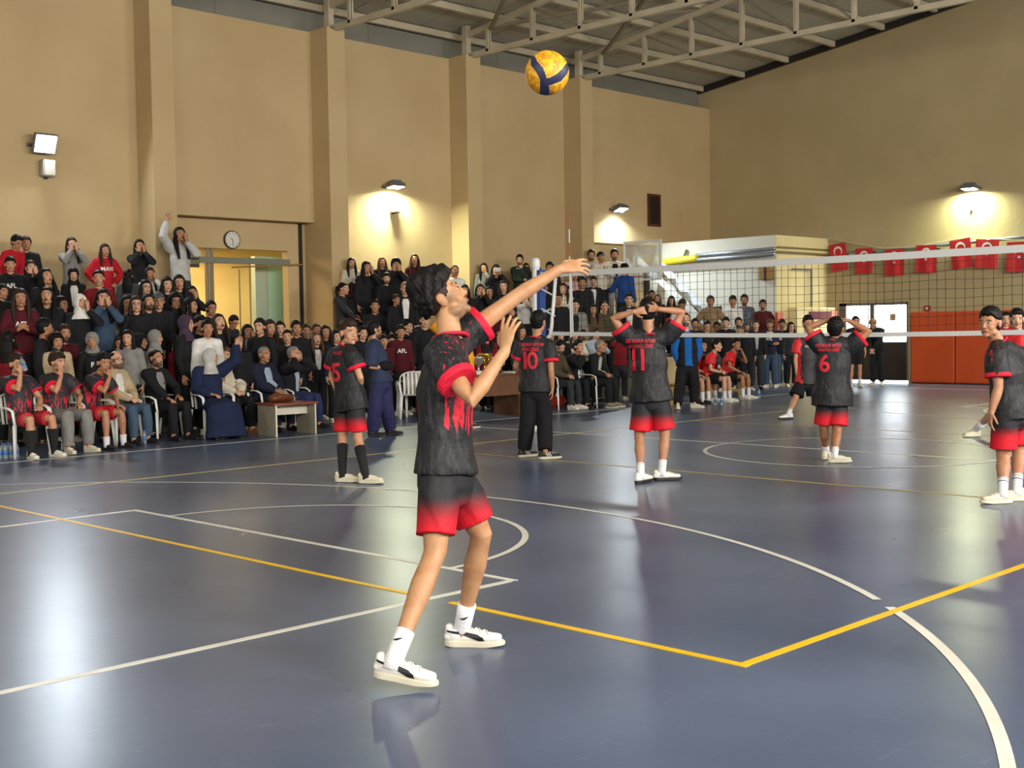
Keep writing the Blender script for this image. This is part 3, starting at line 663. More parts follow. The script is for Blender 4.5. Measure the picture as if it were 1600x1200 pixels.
def body_geo(J, s=1.0, k=1.0, fine=False, fat=1.0):
    A = Acc(); px = (J['hpL']-J['hpR']).normalized(); cx = (J['shL']-J['shR']).normalized(); n = 20 if fine else 12
    pel, che, nek = J['pel'], J['che'], J['nek']; up0 = (che-pel).normalized()
    mx = (px+cx).normalized()
    A.tube([pel-up0*.07*s, pel, pel.lerp(che, .5), che, che.lerp(nek, .55), nek-(nek-che).normalized()*.01], [(.13*s*k, .10*s*k), (.16*s*k, .112*s*k), (.135*s*k, .096*s*k), (.152*s*k, .108*s*k), (.15*s*k, .092*s*k), (.07*s, .06*s)], n, ref=[px, px, mx, cx, cx, cx])
    H = J['H']; hb = H @ V3(0, .018, -.055); hc = H @ V3(0, .02, -.0)
    A.tube([nek-(nek-che).normalized()*.05*s, nek.lerp(hb, .35), hb, hc], [.064*s*(.6+.4*k), .056*s*(.6+.4*k), .054*s*(.6+.4*k), .05*s], n)
    head_geo(A, H, 1.0, fine)
    for q, sg in (('L', 1), ('R', -1)):
        sh, el, wr = J['sh'+q], J['el'+q], J['wr'+q]
        A.tube([nek.lerp(sh, .25)-V3(0, 0, .01), nek.lerp(sh, .7), sh], [.05*s, .05*s, .054*s*k], n)
        A.tube([sh, sh.lerp(el, .35), sh.lerp(el, .75), el, el.lerp(wr, .28), el.lerp(wr, .7), wr], [.055*s*k, .050*s*k, .042*s*k, .039*s*k, .041*s*k, .031*s*k, .0245*s], n)
        hd = J.get('hand'+q)
        if hd is None:
            d = (wr-el).normalized(); nn = -px*sg if abs(d.z) > .6 else V3(0, 0, -1); hd = (d, nn, .35, .12)
        hand_geo(A, wr, hd[0], hd[1], sg*hd[4] if len(hd) > 4 else -sg, s, hd[2], hd[3], fat)
        hp, kn, an = J['hp'+q], J['kn'+q], J['an'+q]
        A.tube([hp+up0*.02, hp.lerp(kn, .3), hp.lerp(kn, .75), kn, kn.lerp(an, .12), kn.lerp(an, .32), kn.lerp(an, .7), an], [.088*s*k, .084*s*k, .064*s*k, .056*s*k, .052*s*k, .058*s*k, .040*s*k, .034*s], n)
        fd = J['ft'+q]; z = V3(0, 0, 1)
        A.tube([an-fd*.03*s-V3(0, 0, .045*s), an+fd*.06*s-V3(0, 0, .048*s), an+fd*.13*s-V3(0, 0, .055*s)], [(.022*s, .02*s), (.026*s, .02*s), (.024*s, .012*s)], 10, ref=fd.cross(z))
        A.tube([an, an-V3(0, 0, .04*s)], .034*s, 10)
    return A
def top_geo(J, s=1.0, k=1.0, g=.02, sleeve=1.0, hem=.09, fine=False, flare=0.0, sl_r=0.0, collar=.0):
    """sleeve: fraction of the arm covered (1 = to the wrist, <.5 = short)."""
    A = Acc(); px = (J['hpL']-J['hpR']).normalized(); cx = (J['shL']-J['shR']).normalized(); n = 24 if fine else 14
    pel, che, nek = J['pel'], J['che'], J['nek']; up0 = (che-pel).normalized(); mx = (px+cx).normalized(); g = g*s; k2 = s*k
    A.tube([pel-up0*hem*s, pel-up0*.02*s, pel.lerp(che, .3), pel.lerp(che, .65), che, che.lerp(nek, .5), nek.lerp(che, .12)], [(.17*k2+g+flare, .122*k2+g+flare), (.170*k2+g+flare*.95, .12*k2+g+flare*.8), (.152*k2+g+flare*.5, .108*k2+g+flare*.3), (.15*k2+g, .108*k2+g), (.160*k2+g, .116*k2+g), (.158*k2+g*.6, .100*k2+g*.5), (.075*s+g*.4, .068*s+g*.4)], n, ref=[px, px, mx, mx, cx, cx, cx], caps=(0, 0))
    A.tube([J['shR'].lerp(nek, .1)-V3(0, 0, .02), nek.lerp(che, .22), J['shL'].lerp(nek, .1)-V3(0, 0, .02)], [.06*k2+g*.7, (.075*k2+g*.7), .06*k2+g*.7], n)
    cuffs = []
    for q in 'LR':
        sh, el, wr = J['sh'+q], J['el'+q], J['wr'+q]
        A.tube([nek.lerp(sh, .2)-V3(0, 0, .014), nek.lerp(sh, .7), sh], [.057*s+g*.6, .057*s+g*.7, .058*k2+g*.8], n)
        if not isinstance(sleeve, tuple) and sleeve >= 1:
            A.tube([sh, sh.lerp(el, .4), el, el.lerp(wr, .5), wr-(wr-el)*.02], [.060*k2+g+sl_r, .052*k2+g+sl_r, .046*k2+g+sl_r, .038*k2+g+sl_r, .031*s+g*.5+sl_r*.5], n, caps=(1, 0))
        else:
            fr_ = sleeve if not isinstance(sleeve, tuple) else sleeve['LR'.index(q)]; e = sh.lerp(el, fr_); r = .060*k2+g*1.2+sl_r
            A.tube([sh, sh.lerp(el, fr_*.5), e], [.061*k2+g, r, r], n, caps=(1, 0)); cuffs.append((e, (el-sh).normalized(), r))
    if collar:
        H = J['H']; hb = H @ V3(0, .018, -.055)
        A.tube([nek-(nek-che).normalized()*.03*s, nek.lerp(hb, collar)], [.085*s, .074*s], n, caps=(0, 0))
    return A, cuffs
def bottom_geo(J, s=1.0, k=1.0, g=.016, leg=1.0, fine=False, wide=0.0):
    """leg: 1 = to the ankle, <.5 = shorts."""
    A = Acc(); px = (J['hpL']-J['hpR']).normalized(); pel, che = J['pel'], J['che']; up0 = (che-pel).normalized(); n = 22 if fine else 12; g *= s; k2 = s*k
    A.tube([pel-up0*.10*s, pel-up0*.02*s, pel+up0*.10*s], [(.15*k2+g*.8, .118*k2+g*.8), (.168*k2+g*.6, .118*k2+g*.6), (.14*k2+g*.4, .102*k2+g*.4)], n, ref=px, caps=(1, 0))
    for q in 'LR':
        hp, kn, an = J['hp'+q], J['kn'+q], J['an'+q]
        A.ell(hp-up0*.015*s, .094*k2+g*.6)
        if leg >= 1:
            A.tube([hp-up0*.03, hp.lerp(kn, .35), kn, kn.lerp(an, .4), an+(kn-an)*.04], [.090*k2+g*.5, .088*k2+g*.7+wide*.4, .064*k2+g+wide*.7, .060*k2+g+wide, .046*s+g+wide], n, caps=(1, 0))
        else:
            e = hp.lerp(kn, leg); A.tube([hp-up0*.03, hp.lerp(kn, leg*.5), e], [.090*k2+g*.6, .092*k2+g*.9+wide*.5, .088*k2+g*1.6+wide], n, caps=(1, 0))
    return A
def ruffle(me, amp, fr=(9, 9, 5), seed=0.0, amp2=0.0, fr2=30):
    nv = len(me.vertices); co = np.empty(nv*3); no = np.empty(nv*3); me.vertices.foreach_get('co', co); me.vertices.foreach_get('normal', no)
    co = co.reshape(-1, 3); no = no.reshape(-1, 3); d = np.zeros(nv)
    rs = np.random.RandomState(int(seed)+3)
    for i in range(7):   # sum of warped sines: cheap cloth folds
        k = rs.uniform(-1, 1, 3)*np.array(fr)*rs.uniform(1.2, 4.0); w = co @ k + 2.0*np.sin(co @ (rs.uniform(-1, 1, 3)*9)+rs.uniform(0, 6)); d += (1-2*np.abs(np.sin(w*.5+rs.uniform(0, 6))))/(i+1.5)
    d = np.clip(d, -.45, 1.3); co += no*(d*amp)[:, None]; me.vertices.foreach_set('co', co.reshape(-1)); me.update()

def sstep(a, b, x):
    t = np.clip((x-a)/(b-a), 0, 1); return t*t*(3-2*t)
def cap_acc(thr, thick=.012, top=0.0, noise_a=.003, n=40, m=26, front=0.0, seed=0, wave=0.0, jag=0.0):
    """scalp shell: thr = hairline heights at five depths from the brow to the nape"""
    A = Acc().ell((0, .012, .036), (.0775, .0955, .086), n=n, m=m)
    V = np.array(A.v); c = np.array([0, .012, .036]); d = V-c; r = np.linalg.norm(d, axis=1)[:, None]; u = d/r
    zt = np.interp(V[:, 1], [-.09, -.055, -.028, .03, .065], thr); zt = zt+jag*(np.sin(V[:, 0]*150+seed)+np.sin(V[:, 0]*290+seed*2)*.6)*(V[:, 1] < -.02); cov = sstep(-.006, .012, V[:, 2]-zt)
    rs = np.random.RandomState(seed)
    nz = sum(np.sin(V @ (rs.normal(0, 1, 3)*rs.uniform(60, 220)) + rs.uniform(0, 6)) for _ in range(6))/3
    tt = thick+top*sstep(.06, .12, V[:, 2])+front*sstep(-.02, -.07, V[:, 1])*sstep(.05, .09, V[:, 2])+wave*nz+noise_a*nz
    V = V+u*((tt*cov-.016*(1-cov)))[:, None]
    A.v = [tuple(p) for p in V]; return A
def _long(A, ln=.34, w=.10, r=.03, fwd=-.06, back=True, open_=1.0):
    if back: A.tube([(0, .045, .05), (0, .082, -.04), (0, .098, -.16), (0, .10, -ln)], [(.07, .04), (.088, .045), (w, .042), (w*.85, .026)], 18, ref=(1, 0, 0))
    for s in (-1, 1):
        A.tube([(s*.045, -.03, .098), (s*.078, -.012, .04), (s*.088, -.008, -.05), (s*.094, -.03, -.15), (s*.082, fwd, -ln*.92)], [.018, .022, r, r*1.15, r*.6], 10)
    return A
HAIRM = {}
def build_hair():
    S = lambda *a, **k: cap_acc(*a, **k)
    short = [.078, .064, .022, -.01, -.06]; fem = [.080, .066, .034, -.01, -.06]
    def nape(a, dz=0.0, r=1.0):
        a.ell((0, .040, -.026+dz), (.067*r, .058*r, .052), n=20, m=12); a.ell((0, .050, .0), (.074*r, .056, .05), n=20, m=12); return a
    HAIRM['short'] = remesh(nape(S(short, .010, .010, seed=1, jag=.004, noise_a=.004)), .006, 1, 'hair')
    HAIRM['fringe'] = remesh(nape(S([.064, .060, .036, .012, -.05], .010, .018, jag=.007, front=.010, seed=2, noise_a=.004)), .006, 1, 'hair')
    HAIRM['quiff'] = remesh(nape(S([.080, .068, .038, .014, -.05], .009, .024, front=.014, seed=3, noise_a=.005, jag=.005)), .006, 1, 'hair')
    HAIRM['curly'] = remesh(S([.056, .052, .030, .0, -.05], .020, .012, seed=4, wave=.007, n=46, m=30), .007, 0, 'hair')
    HAIRM['buzz'] = remesh(nape(S([.082, .068, .03, .0, -.05], .006, .0, noise_a=.0008, seed=5), 0, .96), .006, 2, 'hair')
    HAIRM['receding'] = remesh(nape(S([.108, .094, .040, .0, -.05], .008, .0, noise_a=.001, seed=6), 0, .98), .006, 2, 'hair')
    HAIRM['bald'] = mesh(S([.2, .16, .05, .03, .0], .004, -.01, noise_a=.0008, seed=7), 'hair')
    a = _long(S(fem, .012, .004, seed=8, n=30, m=20)); HAIRM['long'] = remesh(a, .009, 2, 'hair')
    a = _long(S(fem, .014, .006, seed=9, n=30, m=20), .42, .105, .032); HAIRM['verylong'] = remesh(a, .009, 2, 'hair')
    a = _long(S(fem, .018, .008, seed=10, n=30, m=20), .36, .135, .042); me = remesh(a, .009, 1, 'hair'); ruffle(me, .006, (26, 26, 34), 5); HAIRM['wavy'] = me
    a = _long(S(fem, .014, .006, seed=11, n=30, m=20), .17, .09, .028, -.01); HAIRM['bob'] = remesh(a, .009, 2, 'hair')
    a = S(fem, .010, .002, seed=12, n=30, m=20); a.tube([(0, .10, .05), (0, .145, .04), (0, .15, -.05), (0, .13, -.2)], [.02, .03, .034, .014], 10); HAIRM['ponytail'] = remesh(a, .009, 2, 'hair')
    a = S(fem, .010, .002, seed=13, n=30, m=20); a.ell((0, .115, .05), .036); HAIRM['bun'] = remesh(a, .009, 2, 'hair')
    # head scarf
    a = Acc().ell((0, .008, .012), (.094, .115, .122), n=34, m=26); V = []
    for p in a.v:
        x, y, z = p
        q = (x/.057)**2+((z+.012)/.083)**2
        if y < -.02 and q < 1.25:
            f = .80 if q < 1 else .80+.2*(q-1)/.25
            p = (x*(.9), y*f*.9, z)
        V.append(p)
    a.v = V; HAIRM['_sc'] = None
    h = Acc(); h.add(a.v, a.f); h.tube([(0, .01, -.085), (0, .012, -.14), (0, .01, -.20), (0, .01, -.235)], [(.078, .085), (.095, .092), (.155, .115), (.165, .12)], 22, ref=(1, 0, 0), caps=(1, 0))
    me = remesh(h, .008, 2, 'head_scarf'); ruffle(me, .003, (20, 20, 16), 2); HAIRM['scarf'] = me
    a = S(short, .012, .004, seed=14); a.tube([(0, -.06, .072), (0, -.11, .066), (0, -.16, .055)], [(.062, .006), (.06, .005), (.045, .004)], 14, ref=(1, 0, 0)); HAIRM['cap'] = remesh(a, .006, 1, 'cap')
    a = S([.068, .06, -.02, -.06, -.12], .024, .012, seed=15, noise_a=.001); a.tube([(0, .03, -.09), (0, .05, -.17)], [(.095, .08), (.13, .10)], 18, ref=(1, 0, 0)); HAIRM['hood'] = remesh(a, .009, 2, 'hood')
build_hair()
# --- shoes (toe to -Y, sole on z=0, ankle above the origin)
def shoe_parts():
    out = [(-.001, .085, .030), (.036, .055, .034), (.04, 0, .034), (.046, -.06, .034), (.05, -.11, .03), (.042, -.16, .028), (.02, -.195, .028), (-.01, -.2, .028), (-.034, -.175, .028), (-.042, -.12, .03), (-.038, -.05, .034), (-.036, 0, .034), (-.034, .055, .034)]
    ol = [V3(x, y, 0) for x, y, z in out]; n = len(ol)
    def sub(P):  # smooth closed outline
        R_ = []
        for i in range(n):
            a, b, c, d = P[i-1], P[i], P[(i+1) % n], P[(i+2) % n]
            for t in (0, .33, .66):
                R_.append(.5*((2*b)+(c-a)*t+(2*a-5*b+4*c-d)*t*t+(3*b-a-3*c+d)*t*t*t))
        return R_
    o2 = sub(ol); A = Acc(); V = []
    for sc, z in ((.93, .0), (1, .004), (1.0, .024), (.96, .030)):
        for p in o2: V.append(V3(p.x*sc, (p.y+.055)*sc-.055, z+(.008*max(0, (-p.y-.12)/.08) if z < .01 else 0)))
    m = len(o2); Fc = [(i+m*j, (i+1) % m+m*j, (i+1) % m+m*(j+1), i+m*(j+1)) for j in range(3) for i in range(m)]
    Fc += [tuple(reversed(range(m))), tuple(range(3*m, 4*m))]; A.add(V, Fc); sole = mesh(A, 'sole', False)
    U = Acc(); U.tube([(0, .062, .045), (0, .0, .045), (.002, -.06, .045), (.004, -.12, .042), (.003, -.168, .040)], [(.031, .026), (.034, .03), (.038, .028), (.042, .024), (.036, .020)], 16, ref=(1, 0, 0))
    U.tube([(0, .055, .05), (0, .060, .088)], [(.030, .026), (.027, .020)], 14, ref=(1, 0, 0)); U.tube([(0, .03, .05), (0, .03, .082)], [(.037, .05), (.036, .048)], 16, ref=(1, 0, 0), caps=(1, 0))
    U.tube([(0, -.02, .06), (0, -.075, .062), (.002, -.12, .052)], [(.030, .026), (.028, .018), (.028, .014)], 14, ref=(1, 0, 0)); U.tube([(0, -.01, .07), (0, -.012, .112)], [(.026, .016), (.024, .007)], 12, ref=(1, 0, 0))
    up = remesh(U, .0042, 2, 'shoe')
    Lc = Acc(); bv = BVHTree.FromPolygons([tuple(v.co) for v in up.vertices], [tuple(p.vertices) for p in up.polygons])
    for i in range(6):
        y = -.028-i*.018; pts = []
        for x in (-.024, -.012, 0, .012, .024):
            h = bv.ray_cast(V3(x, y+(x*.3 if i % 2 else -x*.3), .2), V3(0, 0, -1)); pts.append(h[0]+V3(0, 0, .003) if h[0] else V3(x, y, .07))
        Lc.tube(pts, .0035, 6)
    lace = mesh(Lc, 'lace', True)
    # flowing side stripe
    St = Acc()
    for sx in (-1, 1):
        V = []; n2 = 16; Fc = []
        for i in range(n2+1):
            t = i/n2; y = .068-.175*t; zc = .076-.042*t+.008*math.sin(t*3); hw = .0045+.016*t**1.6*(1 if t < .93 else .6)
            for q in (-1, -.33, .33, 1):
                z = zc+q*hw; z = max(z, .031); h = bv.ray_cast(V3(sx*.2, y+q*hw*.4, z), V3(-sx, 0, 0)); V.append((h[0]+V3(sx*.003, 0, 0)) if h[0] else V3(sx*.03, y, z))
        for i in range(n2):
            for j in range(3): Fc.append((i*4+j, i*4+j+1, i*4+j+5, i*4+j+4))
        St.add(V, Fc)
    stripe = mesh(St, 'side_stripe', True)
    T3 = Acc()   # three slanted stripes
    for sx in (-1, 1):
        for kx in range(3):
            V = []; y0_ = -.02-kx*.022
            for i in range(6):
                z = .034+i*.0085
                for q in (0, 1):
                    h = bv.ray_cast(V3(sx*.2, y0_+i*.004-q*.009, z), V3(-sx, 0, 0)); V.append((h[0]+V3(sx*.0015, 0, 0)) if h[0] else V3(sx*.035, y0_, z))
            T3.add(V, [(2*i, 2*i+1, 2*i+3, 2*i+2) for i in range(5)])
    return dict(upper=up, sole=sole, lace=lace, stripe=stripe, three=mesh(T3, 'side_stripes', True))
SHOE = shoe_parts()
m_shoeW = mat('shoe_white_leather', srgb(226, 224, 216), .45, bump=.1, bscale=90); m_soleW = mat('shoe_cream_sole', srgb(208, 202, 180), .6); m_shoeK = mat('shoe_black', srgb(24, 24, 26), .5); m_lace = mat('lace_cream', srgb(226, 220, 200), .7)
m_shoeC = mat('shoe_cream', srgb(214, 206, 180), .6); m_shoeBr = mat('shoe_tan', srgb(150, 96, 56), .55); m_shoeG = mat('shoe_grey', srgb(120, 118, 112), .6)
def add_shoe(root, ankle, fd, up, sole, s=1.0, pitch=0.0, extra=None, lace=True):
    """ankle in root space"""
    f = Vector(fd); f.z = 0; f.normalize(); x = (-f).cross(V3(0, 0, 1)); R = Matrix(((x.x, -f.x, 0), (x.y, -f.y, 0), (x.z, 0, 1))).to_4x4()
    M = Matrix.Translation(ankle) @ R @ Matrix.Rotation(pitch, 4, 'X') @ Matrix.Translation((0, -.0, -.085*s)) @ Matrix.Diagonal((s, s, s, 1))
    o = obj('shoe', SHOE['upper'], up, root); o.matrix_local = M
    q = obj('sole', SHOE['sole'], sole, o)
    if lace: obj('laces', SHOE['lace'], m_lace, o)
    if extra: obj('side_stripe', SHOE[extra[0]], extra[1], o)
    return o
def decal(me, V2, F2, org, right, up, dirv, off=.003):
    bv = BVHTree.FromPolygons([tuple(v.co) for v in me.vertices], [tuple(p.vertices) for p in me.polygons])
    org, right, up, dirv = map(Vector, (org, right, up, dirv)); dirv.normalize(); V = []; last = None
    for v in V2:
        p = org+right*v.x+up*v.y; h = bv.ray_cast(p-dirv*.6, dirv, 1.0)
        q = h[0]-dirv*off if h[0] is not None else (p if last is None else Vector(p)+dirv*((last-p).dot(dirv)))
        last = q; V.append(q)
    return Acc().add(V, F2)
# ---------------------------------------------------------------- crowd prototypes
def stand(armL='down', armR='down', yaw=0, pitch=0, lean=0.0, feet=.11, bend=0.0):
    """a standing body facing -Y, 1.75 m tall"""
    J = dict(pel=V3(0, .01, .95), che=V3(0, -lean*.4, 1.25), nek=V3(0, .012-lean, 1.465))
    hd = V3(0, -.018-lean*1.25, 1.635-abs(lean)*.15); p = math.radians(pitch); y = math.radians(yaw)
    J['H'] = head_M(hd, (math.sin(y)*math.cos(p), -math.cos(y)*math.cos(p), math.sin(p)), (0, 0, 1))
    for q, sg in (('L', 1), ('R', -1)):
        J['sh'+q] = V3(sg*.158, .015-lean*.85, 1.405); J['hp'+q] = V3(sg*.088, .01, .91); J['kn'+q] = V3(sg*.10, -.02, .50); J['an'+q] = V3(sg*feet, .03, .09); J['ft'+q] = V3(sg*.25, -1, 0).normalized()
        a = armL if sg > 0 else armR; sh = J['sh'+q]; h = None; T = None; hint = V3(sg*.6, .3, -.6)
        if a == 'down': T = V3(sg*.235, -.035, .88); hint = V3(sg*.3, 1, 0); h = (V3(-sg*.05, -.12, -1), V3(-sg, .1, 0), .35, .1)
        elif a == 'mouth': T = V3(sg*.052, -.155-lean, 1.52); hint = V3(sg*.75, -.1, -1); h = (V3(-sg*.05, .0, 1), V3(-sg*.4, 1, 0), .15, .1)
        elif a == 'clasp': T = V3(sg*.06, -.26-lean, 1.20); hint = V3(sg, .3, -.7); h = (V3(-sg*.7, -.2, .55), V3(-sg*.6, .5, 0), .6, .05)
        elif a == 'clap': T = V3(sg*.055, -.30-lean, 1.28); hint = V3(sg, .3, -.7); h = (V3(-sg*.1, -.5, .8), V3(-sg, 0, 0), .12, .12)
        elif a == 'cross': T = V3(-sg*.12, -.20-lean, 1.17+.03*sg); hint = V3(sg, -.1, -.6); h = (V3(-sg, .15, .15), V3(0, 1, 0), .3, .05)
        elif a == 'hips': T = V3(sg*.185, -.03, .99); hint = V3(sg, .35, .1); h = (V3(-sg*.4, -.8, -.3), V3(-sg*.5, .6, -.6), .5, .08)
        elif a == 'pocket': T = V3(sg*.20, -.10, .93); hint = V3(sg*.6, 1, 0); h = (V3(-sg*.3, -.1, -1), V3(-sg, .3, 0), .2, .03)
        elif a == 'front': T = V3(sg*.035, -.17-lean, .95); hint = V3(sg, .5, 0); h = (V3(-sg*.5, -.1, -.9), V3(-sg*.3, 1, 0), .4, .05)
        elif a == 'phone': T = V3(sg*.07, -.25-lean, 1.55); hint = V3(sg*.7, 0, -1); h = (V3(-sg*.1, -.1, 1), V3(-sg, .2, 0), .5, .08)
        elif a == 'chin': T = V3(sg*.05, -.17-lean, 1.44); hint = V3(sg*.4, -.3, -1); h = (V3(-sg*.25, .25, 1), V3(-sg*.2, 1, 0), .9, .03)
        elif a == 'up': T = V3(sg*.24, -.06, 1.86); hint = V3(sg, -.4, -.3); h = (V3(-sg*.1, -.1, 1), V3(0, -1, 0), .2, .25)
        elif a == 'wave': T = V3(sg*.34, -.20, 1.62); hint = V3(sg, 0, -1); h = (V3(0, 0, 1), V3(0, -1, 0), .1, .3)
        elif a == 'ear': T = V3(sg*.115, -.06-lean, 1.58); hint = V3(sg*.9, -.5, -.7); h = (V3(-sg*.1, .15, 1), V3(-sg, .2, 0), .3, .05)
        elif a == 'out': T = V3(sg*.52, -.16, 1.18); hint = V3(0, .3, -1); h = (V3(sg, -.3, -.2), V3(0, 0, -1), .3, .1)
        el, wr = ik(sh, T, .285, .255, hint); J['el'+q] = el; J['wr'+q] = wr; J['hand'+q] = h
    return J
def sit(armL='lap', armR='lap', yaw=0, pitch=0, lean=0.0, spread=.14, knee=.0, cross=False, slump=0.0):
    """seated on a 0.44 m seat, facing -Y; origin on the floor under the pelvis"""
    J = dict(pel=V3(0, .02+slump, .53), che=V3(0, .04+slump-lean*.5, .83), nek=V3(0, .03-lean, 1.04-abs(lean)*.12))
    hd = J['nek']+V3(0, -.04-lean*.25, .168); p = math.radians(pitch); y = math.radians(yaw)
    J['H'] = head_M(hd, (math.sin(y)*math.cos(p), -math.cos(y)*math.cos(p), math.sin(p)), (0, 0, 1))
    for q, sg in (('L', 1), ('R', -1)):
        J['sh'+q] = J['nek']+V3(sg*.172, .005, -.055); J['hp'+q] = V3(sg*.09, 0, .50); J['kn'+q] = V3(sg*spread, -.42, .50); J['an'+q] = V3(sg*(spread+.01), -.43+knee, .09); J['ft'+q] = V3(sg*.2, -1, 0).normalized()
        a = armL if sg > 0 else armR; sh = J['sh'+q]; h = None; hint = V3(sg*.8, .3, -.4); kn = J['kn'+q]
        if a == 'lap': T = V3(sg*.10, -.25, .66); h = (V3(-sg*.5, -.8, -.1), V3(0, .1, -1), .35, .06)
        elif a == 'knee': T = kn+V3(0, .06, .10); h = (V3(0, -1, -.25), V3(0, .2, -1), .45, .12)
        elif a == 'clasp': T = V3(sg*.045, -.30, .64); h = (V3(-sg*.6, -.7, .0), V3(-sg*.5, .3, -.5), .6, .04)
        elif a == 'chin': T = hd+V3(sg*.045, -.13, -.17); hint = V3(sg*.5, -.5, -1); h = (V3(-sg*.15, .3, 1), V3(-sg*.2, 1, 0), .9, .03)
        elif a == 'face': T = hd+V3(sg*.05, -.15, -.10); hint = V3(sg*.5, -.3, -1); h = (V3(-sg*.2, .2, 1), V3(-sg*.2, 1, 0), .5, .06)
        elif a == 'thigh': T = V3(sg*.17, -.22, .64); hint = V3(sg, .5, 0); h = (V3(-sg*.3, -.8, -.15), V3(0, 0, -1), .3, .1)
        elif a == 'ear': T = hd+V3(sg*.12, -.06, -.07); hint = V3(sg*.9, -.5, -.8); h = (V3(-sg*.1, .15, 1), V3(-sg, .2, 0), .3, .05)
        elif a == 'point': T = sh+V3(sg*.20, -.16, .42); hint = V3(sg, 0, -1); h = (V3(sg*.5, -.2, .8), V3(0, -1, 0), .5, .1)
        el, wr = ik(sh, T, .285, .255, hint); J['el'+q] = el; J['wr'+q] = wr; J['hand'+q] = h
    return J
class Proto: pass
def mkproto(J, vox=.013, sleeve=1.0, hem=.08, loose=.020, leg=1.0, mouth=0.0, fine=False, k=.93, bottom='pants', wide=.012, robe=False):
    P = Proto(); P.J = J; P.H = J['H']; P.fine = fine
    P.body = remesh(body_geo(J, 1.0, .95*k, fine), vox*.7, 1, 'body'); paint_face(P.body, P.H, fine, mouth); P.face = face_decals(P.body, P.H, mouth)
    A, P.cuffs = top_geo(J, 1.0, k, loose, sleeve, hem, fine, sl_r=.006 if sleeve >= 1 else .012)
    P.top = remesh(A, vox, 2, 'top'); ruffle(P.top, .0035, (10, 10, 7), len(P.cuffs)+hem*100)
    if bottom == 'skirt':
        pel = J['pel']; A = Acc()
        if abs(J['knL'].z-J['hpL'].z) < .1:
            A.tube([pel+V3(0, .02, .10), pel, V3(0, -.2, .50), V3(0, -.45, .45), V3(0, -.5, .2), V3(0, -.52, .03)], [(.16, .12), (.2, .15), (.24, .14), (.27, .15), (.3, .16), (.33, .18)], 20, ref=(1, 0, 0), caps=(1, 0))
        else: A.tube([pel+V3(0, 0, .1), pel, V3(0, 0, .5), V3(0, 0, .06)], [(.16, .12), (.2, .16), (.25, .2), (.28, .24)], 20, ref=(1, 0, 0), caps=(1, 0))
        P.bot = remesh(A, vox, 2, 'skirt'); ruffle(P.bot, .006, (14, 14, 3), 4)
    else: P.bot = remesh(bottom_geo(J, 1.0, k, .014, leg, fine, wide), vox, 2, 'trousers'); ruffle(P.bot, .003, (8, 8, 10), 9)
    P.txt = {}; P.leg = leg; P.sleeve = sleeve; P.bk = bottom
    return P
PR = {}
PR['down'] = mkproto(stand()); PR['downR'] = mkproto(stand('pocket', 'down', yaw=28)); PR['look'] = mkproto(stand('down', 'pocket', yaw=0, pitch=14), mouth=.006)
PR['mouth'] = mkproto(stand('mouth', 'mouth', pitch=6)); PR['mouth1'] = mkproto(stand('mouth', 'down', pitch=4)); PR['clasp'] = mkproto(stand('clasp', 'clasp'))
PR['clap'] = mkproto(stand('clap', 'clap', yaw=10)); PR['cross'] = mkproto(stand('cross', 'cross')); PR['hips'] = mkproto(stand('hips', 'hips'), loose=.03)
PR['front'] = mkproto(stand('front', 'front')); PR['phone'] = mkproto(stand('phone', 'phone')); PR['chin'] = mkproto(stand('chin', 'cross'))
PR['up'] = mkproto(stand('mouth', 'up', pitch=12), mouth=.006, loose=.03); PR['wave'] = mkproto(stand('down', 'wave'), loose=.034); PR['leanR'] = mkproto(stand('down', 'pocket', lean=.14, pitch=-25)); PR['out'] = mkproto(stand('out', 'down'))
PR['open'] = mkproto(stand('down', 'down', pitch=16), mouth=.012)
PR['sit1'] = mkproto(sit('lap', 'knee')); PR['sit2'] = mkproto(sit('clasp', 'clasp', lean=.08)); PR['sitm'] = mkproto(sit('face', 'thigh', lean=.05)); PR['sitc'] = mkproto(sit('chin', 'thigh', yaw=12))
TOP = {}
def tmat(c):
    if c == 'striped':
        if 'cloth_striped' in _mc: return _mc['cloth_striped']
        m = cloth('striped', (34, 34, 38)); nt = m.node_tree; b = nt.nodes['Principled BSDF']; tc = N(nt, 'ShaderNodeTexCoord'); sp = N(nt, 'ShaderNodeSeparateXYZ'); nt.links.new(tc.outputs['Object'], sp.inputs[0])
        mo = N(nt, 'ShaderNodeMath', operation='MODULO'); mo.inputs[1].default_value = .075; nt.links.new(sp.outputs['Z'], mo.inputs[0]); gt = N(nt, 'ShaderNodeMath', operation='GREATER_THAN'); gt.inputs[1].default_value = .055; nt.links.new(mo.outputs[0], gt.inputs[0])
        mx = N(nt, 'ShaderNodeMix', data_type='RGBA'); mx.inputs[6].default_value = srgb(34, 34, 38); mx.inputs[7].default_value = srgb(206, 196, 172); nt.links.new(gt.outputs[0], mx.inputs[0]); nt.links.new(mx.outputs[2], b.inputs['Base Color']); return m
    return cloth(c, COLS[c])
COLS = dict(black=(26, 26, 29), navy=(30, 34, 52), maroon=(78, 20, 30), red=(176, 26, 40), darkred=(112, 18, 28), grey=(128, 126, 122), lgrey=(178, 176, 172), white=(214, 212, 206), cream=(206, 196, 176), beige=(176, 156, 124), brown=(86, 68, 50), olive=(72, 66, 48), dgreen=(36, 44, 38), blue=(30, 66, 132), lblue=(160, 172, 190), denim=(58, 76, 98), charcoal=(46, 48, 52), pink=(196, 150, 150), purple=(66, 50, 66), tan=(140, 116, 84), orange=(222, 146, 26), dgrey=(74, 76, 80), jeans=(66, 84, 104), steel=(86, 94, 104))
m_white_print = mat('white_print', srgb(222, 220, 214), .7)
TXT_CACHE = {}
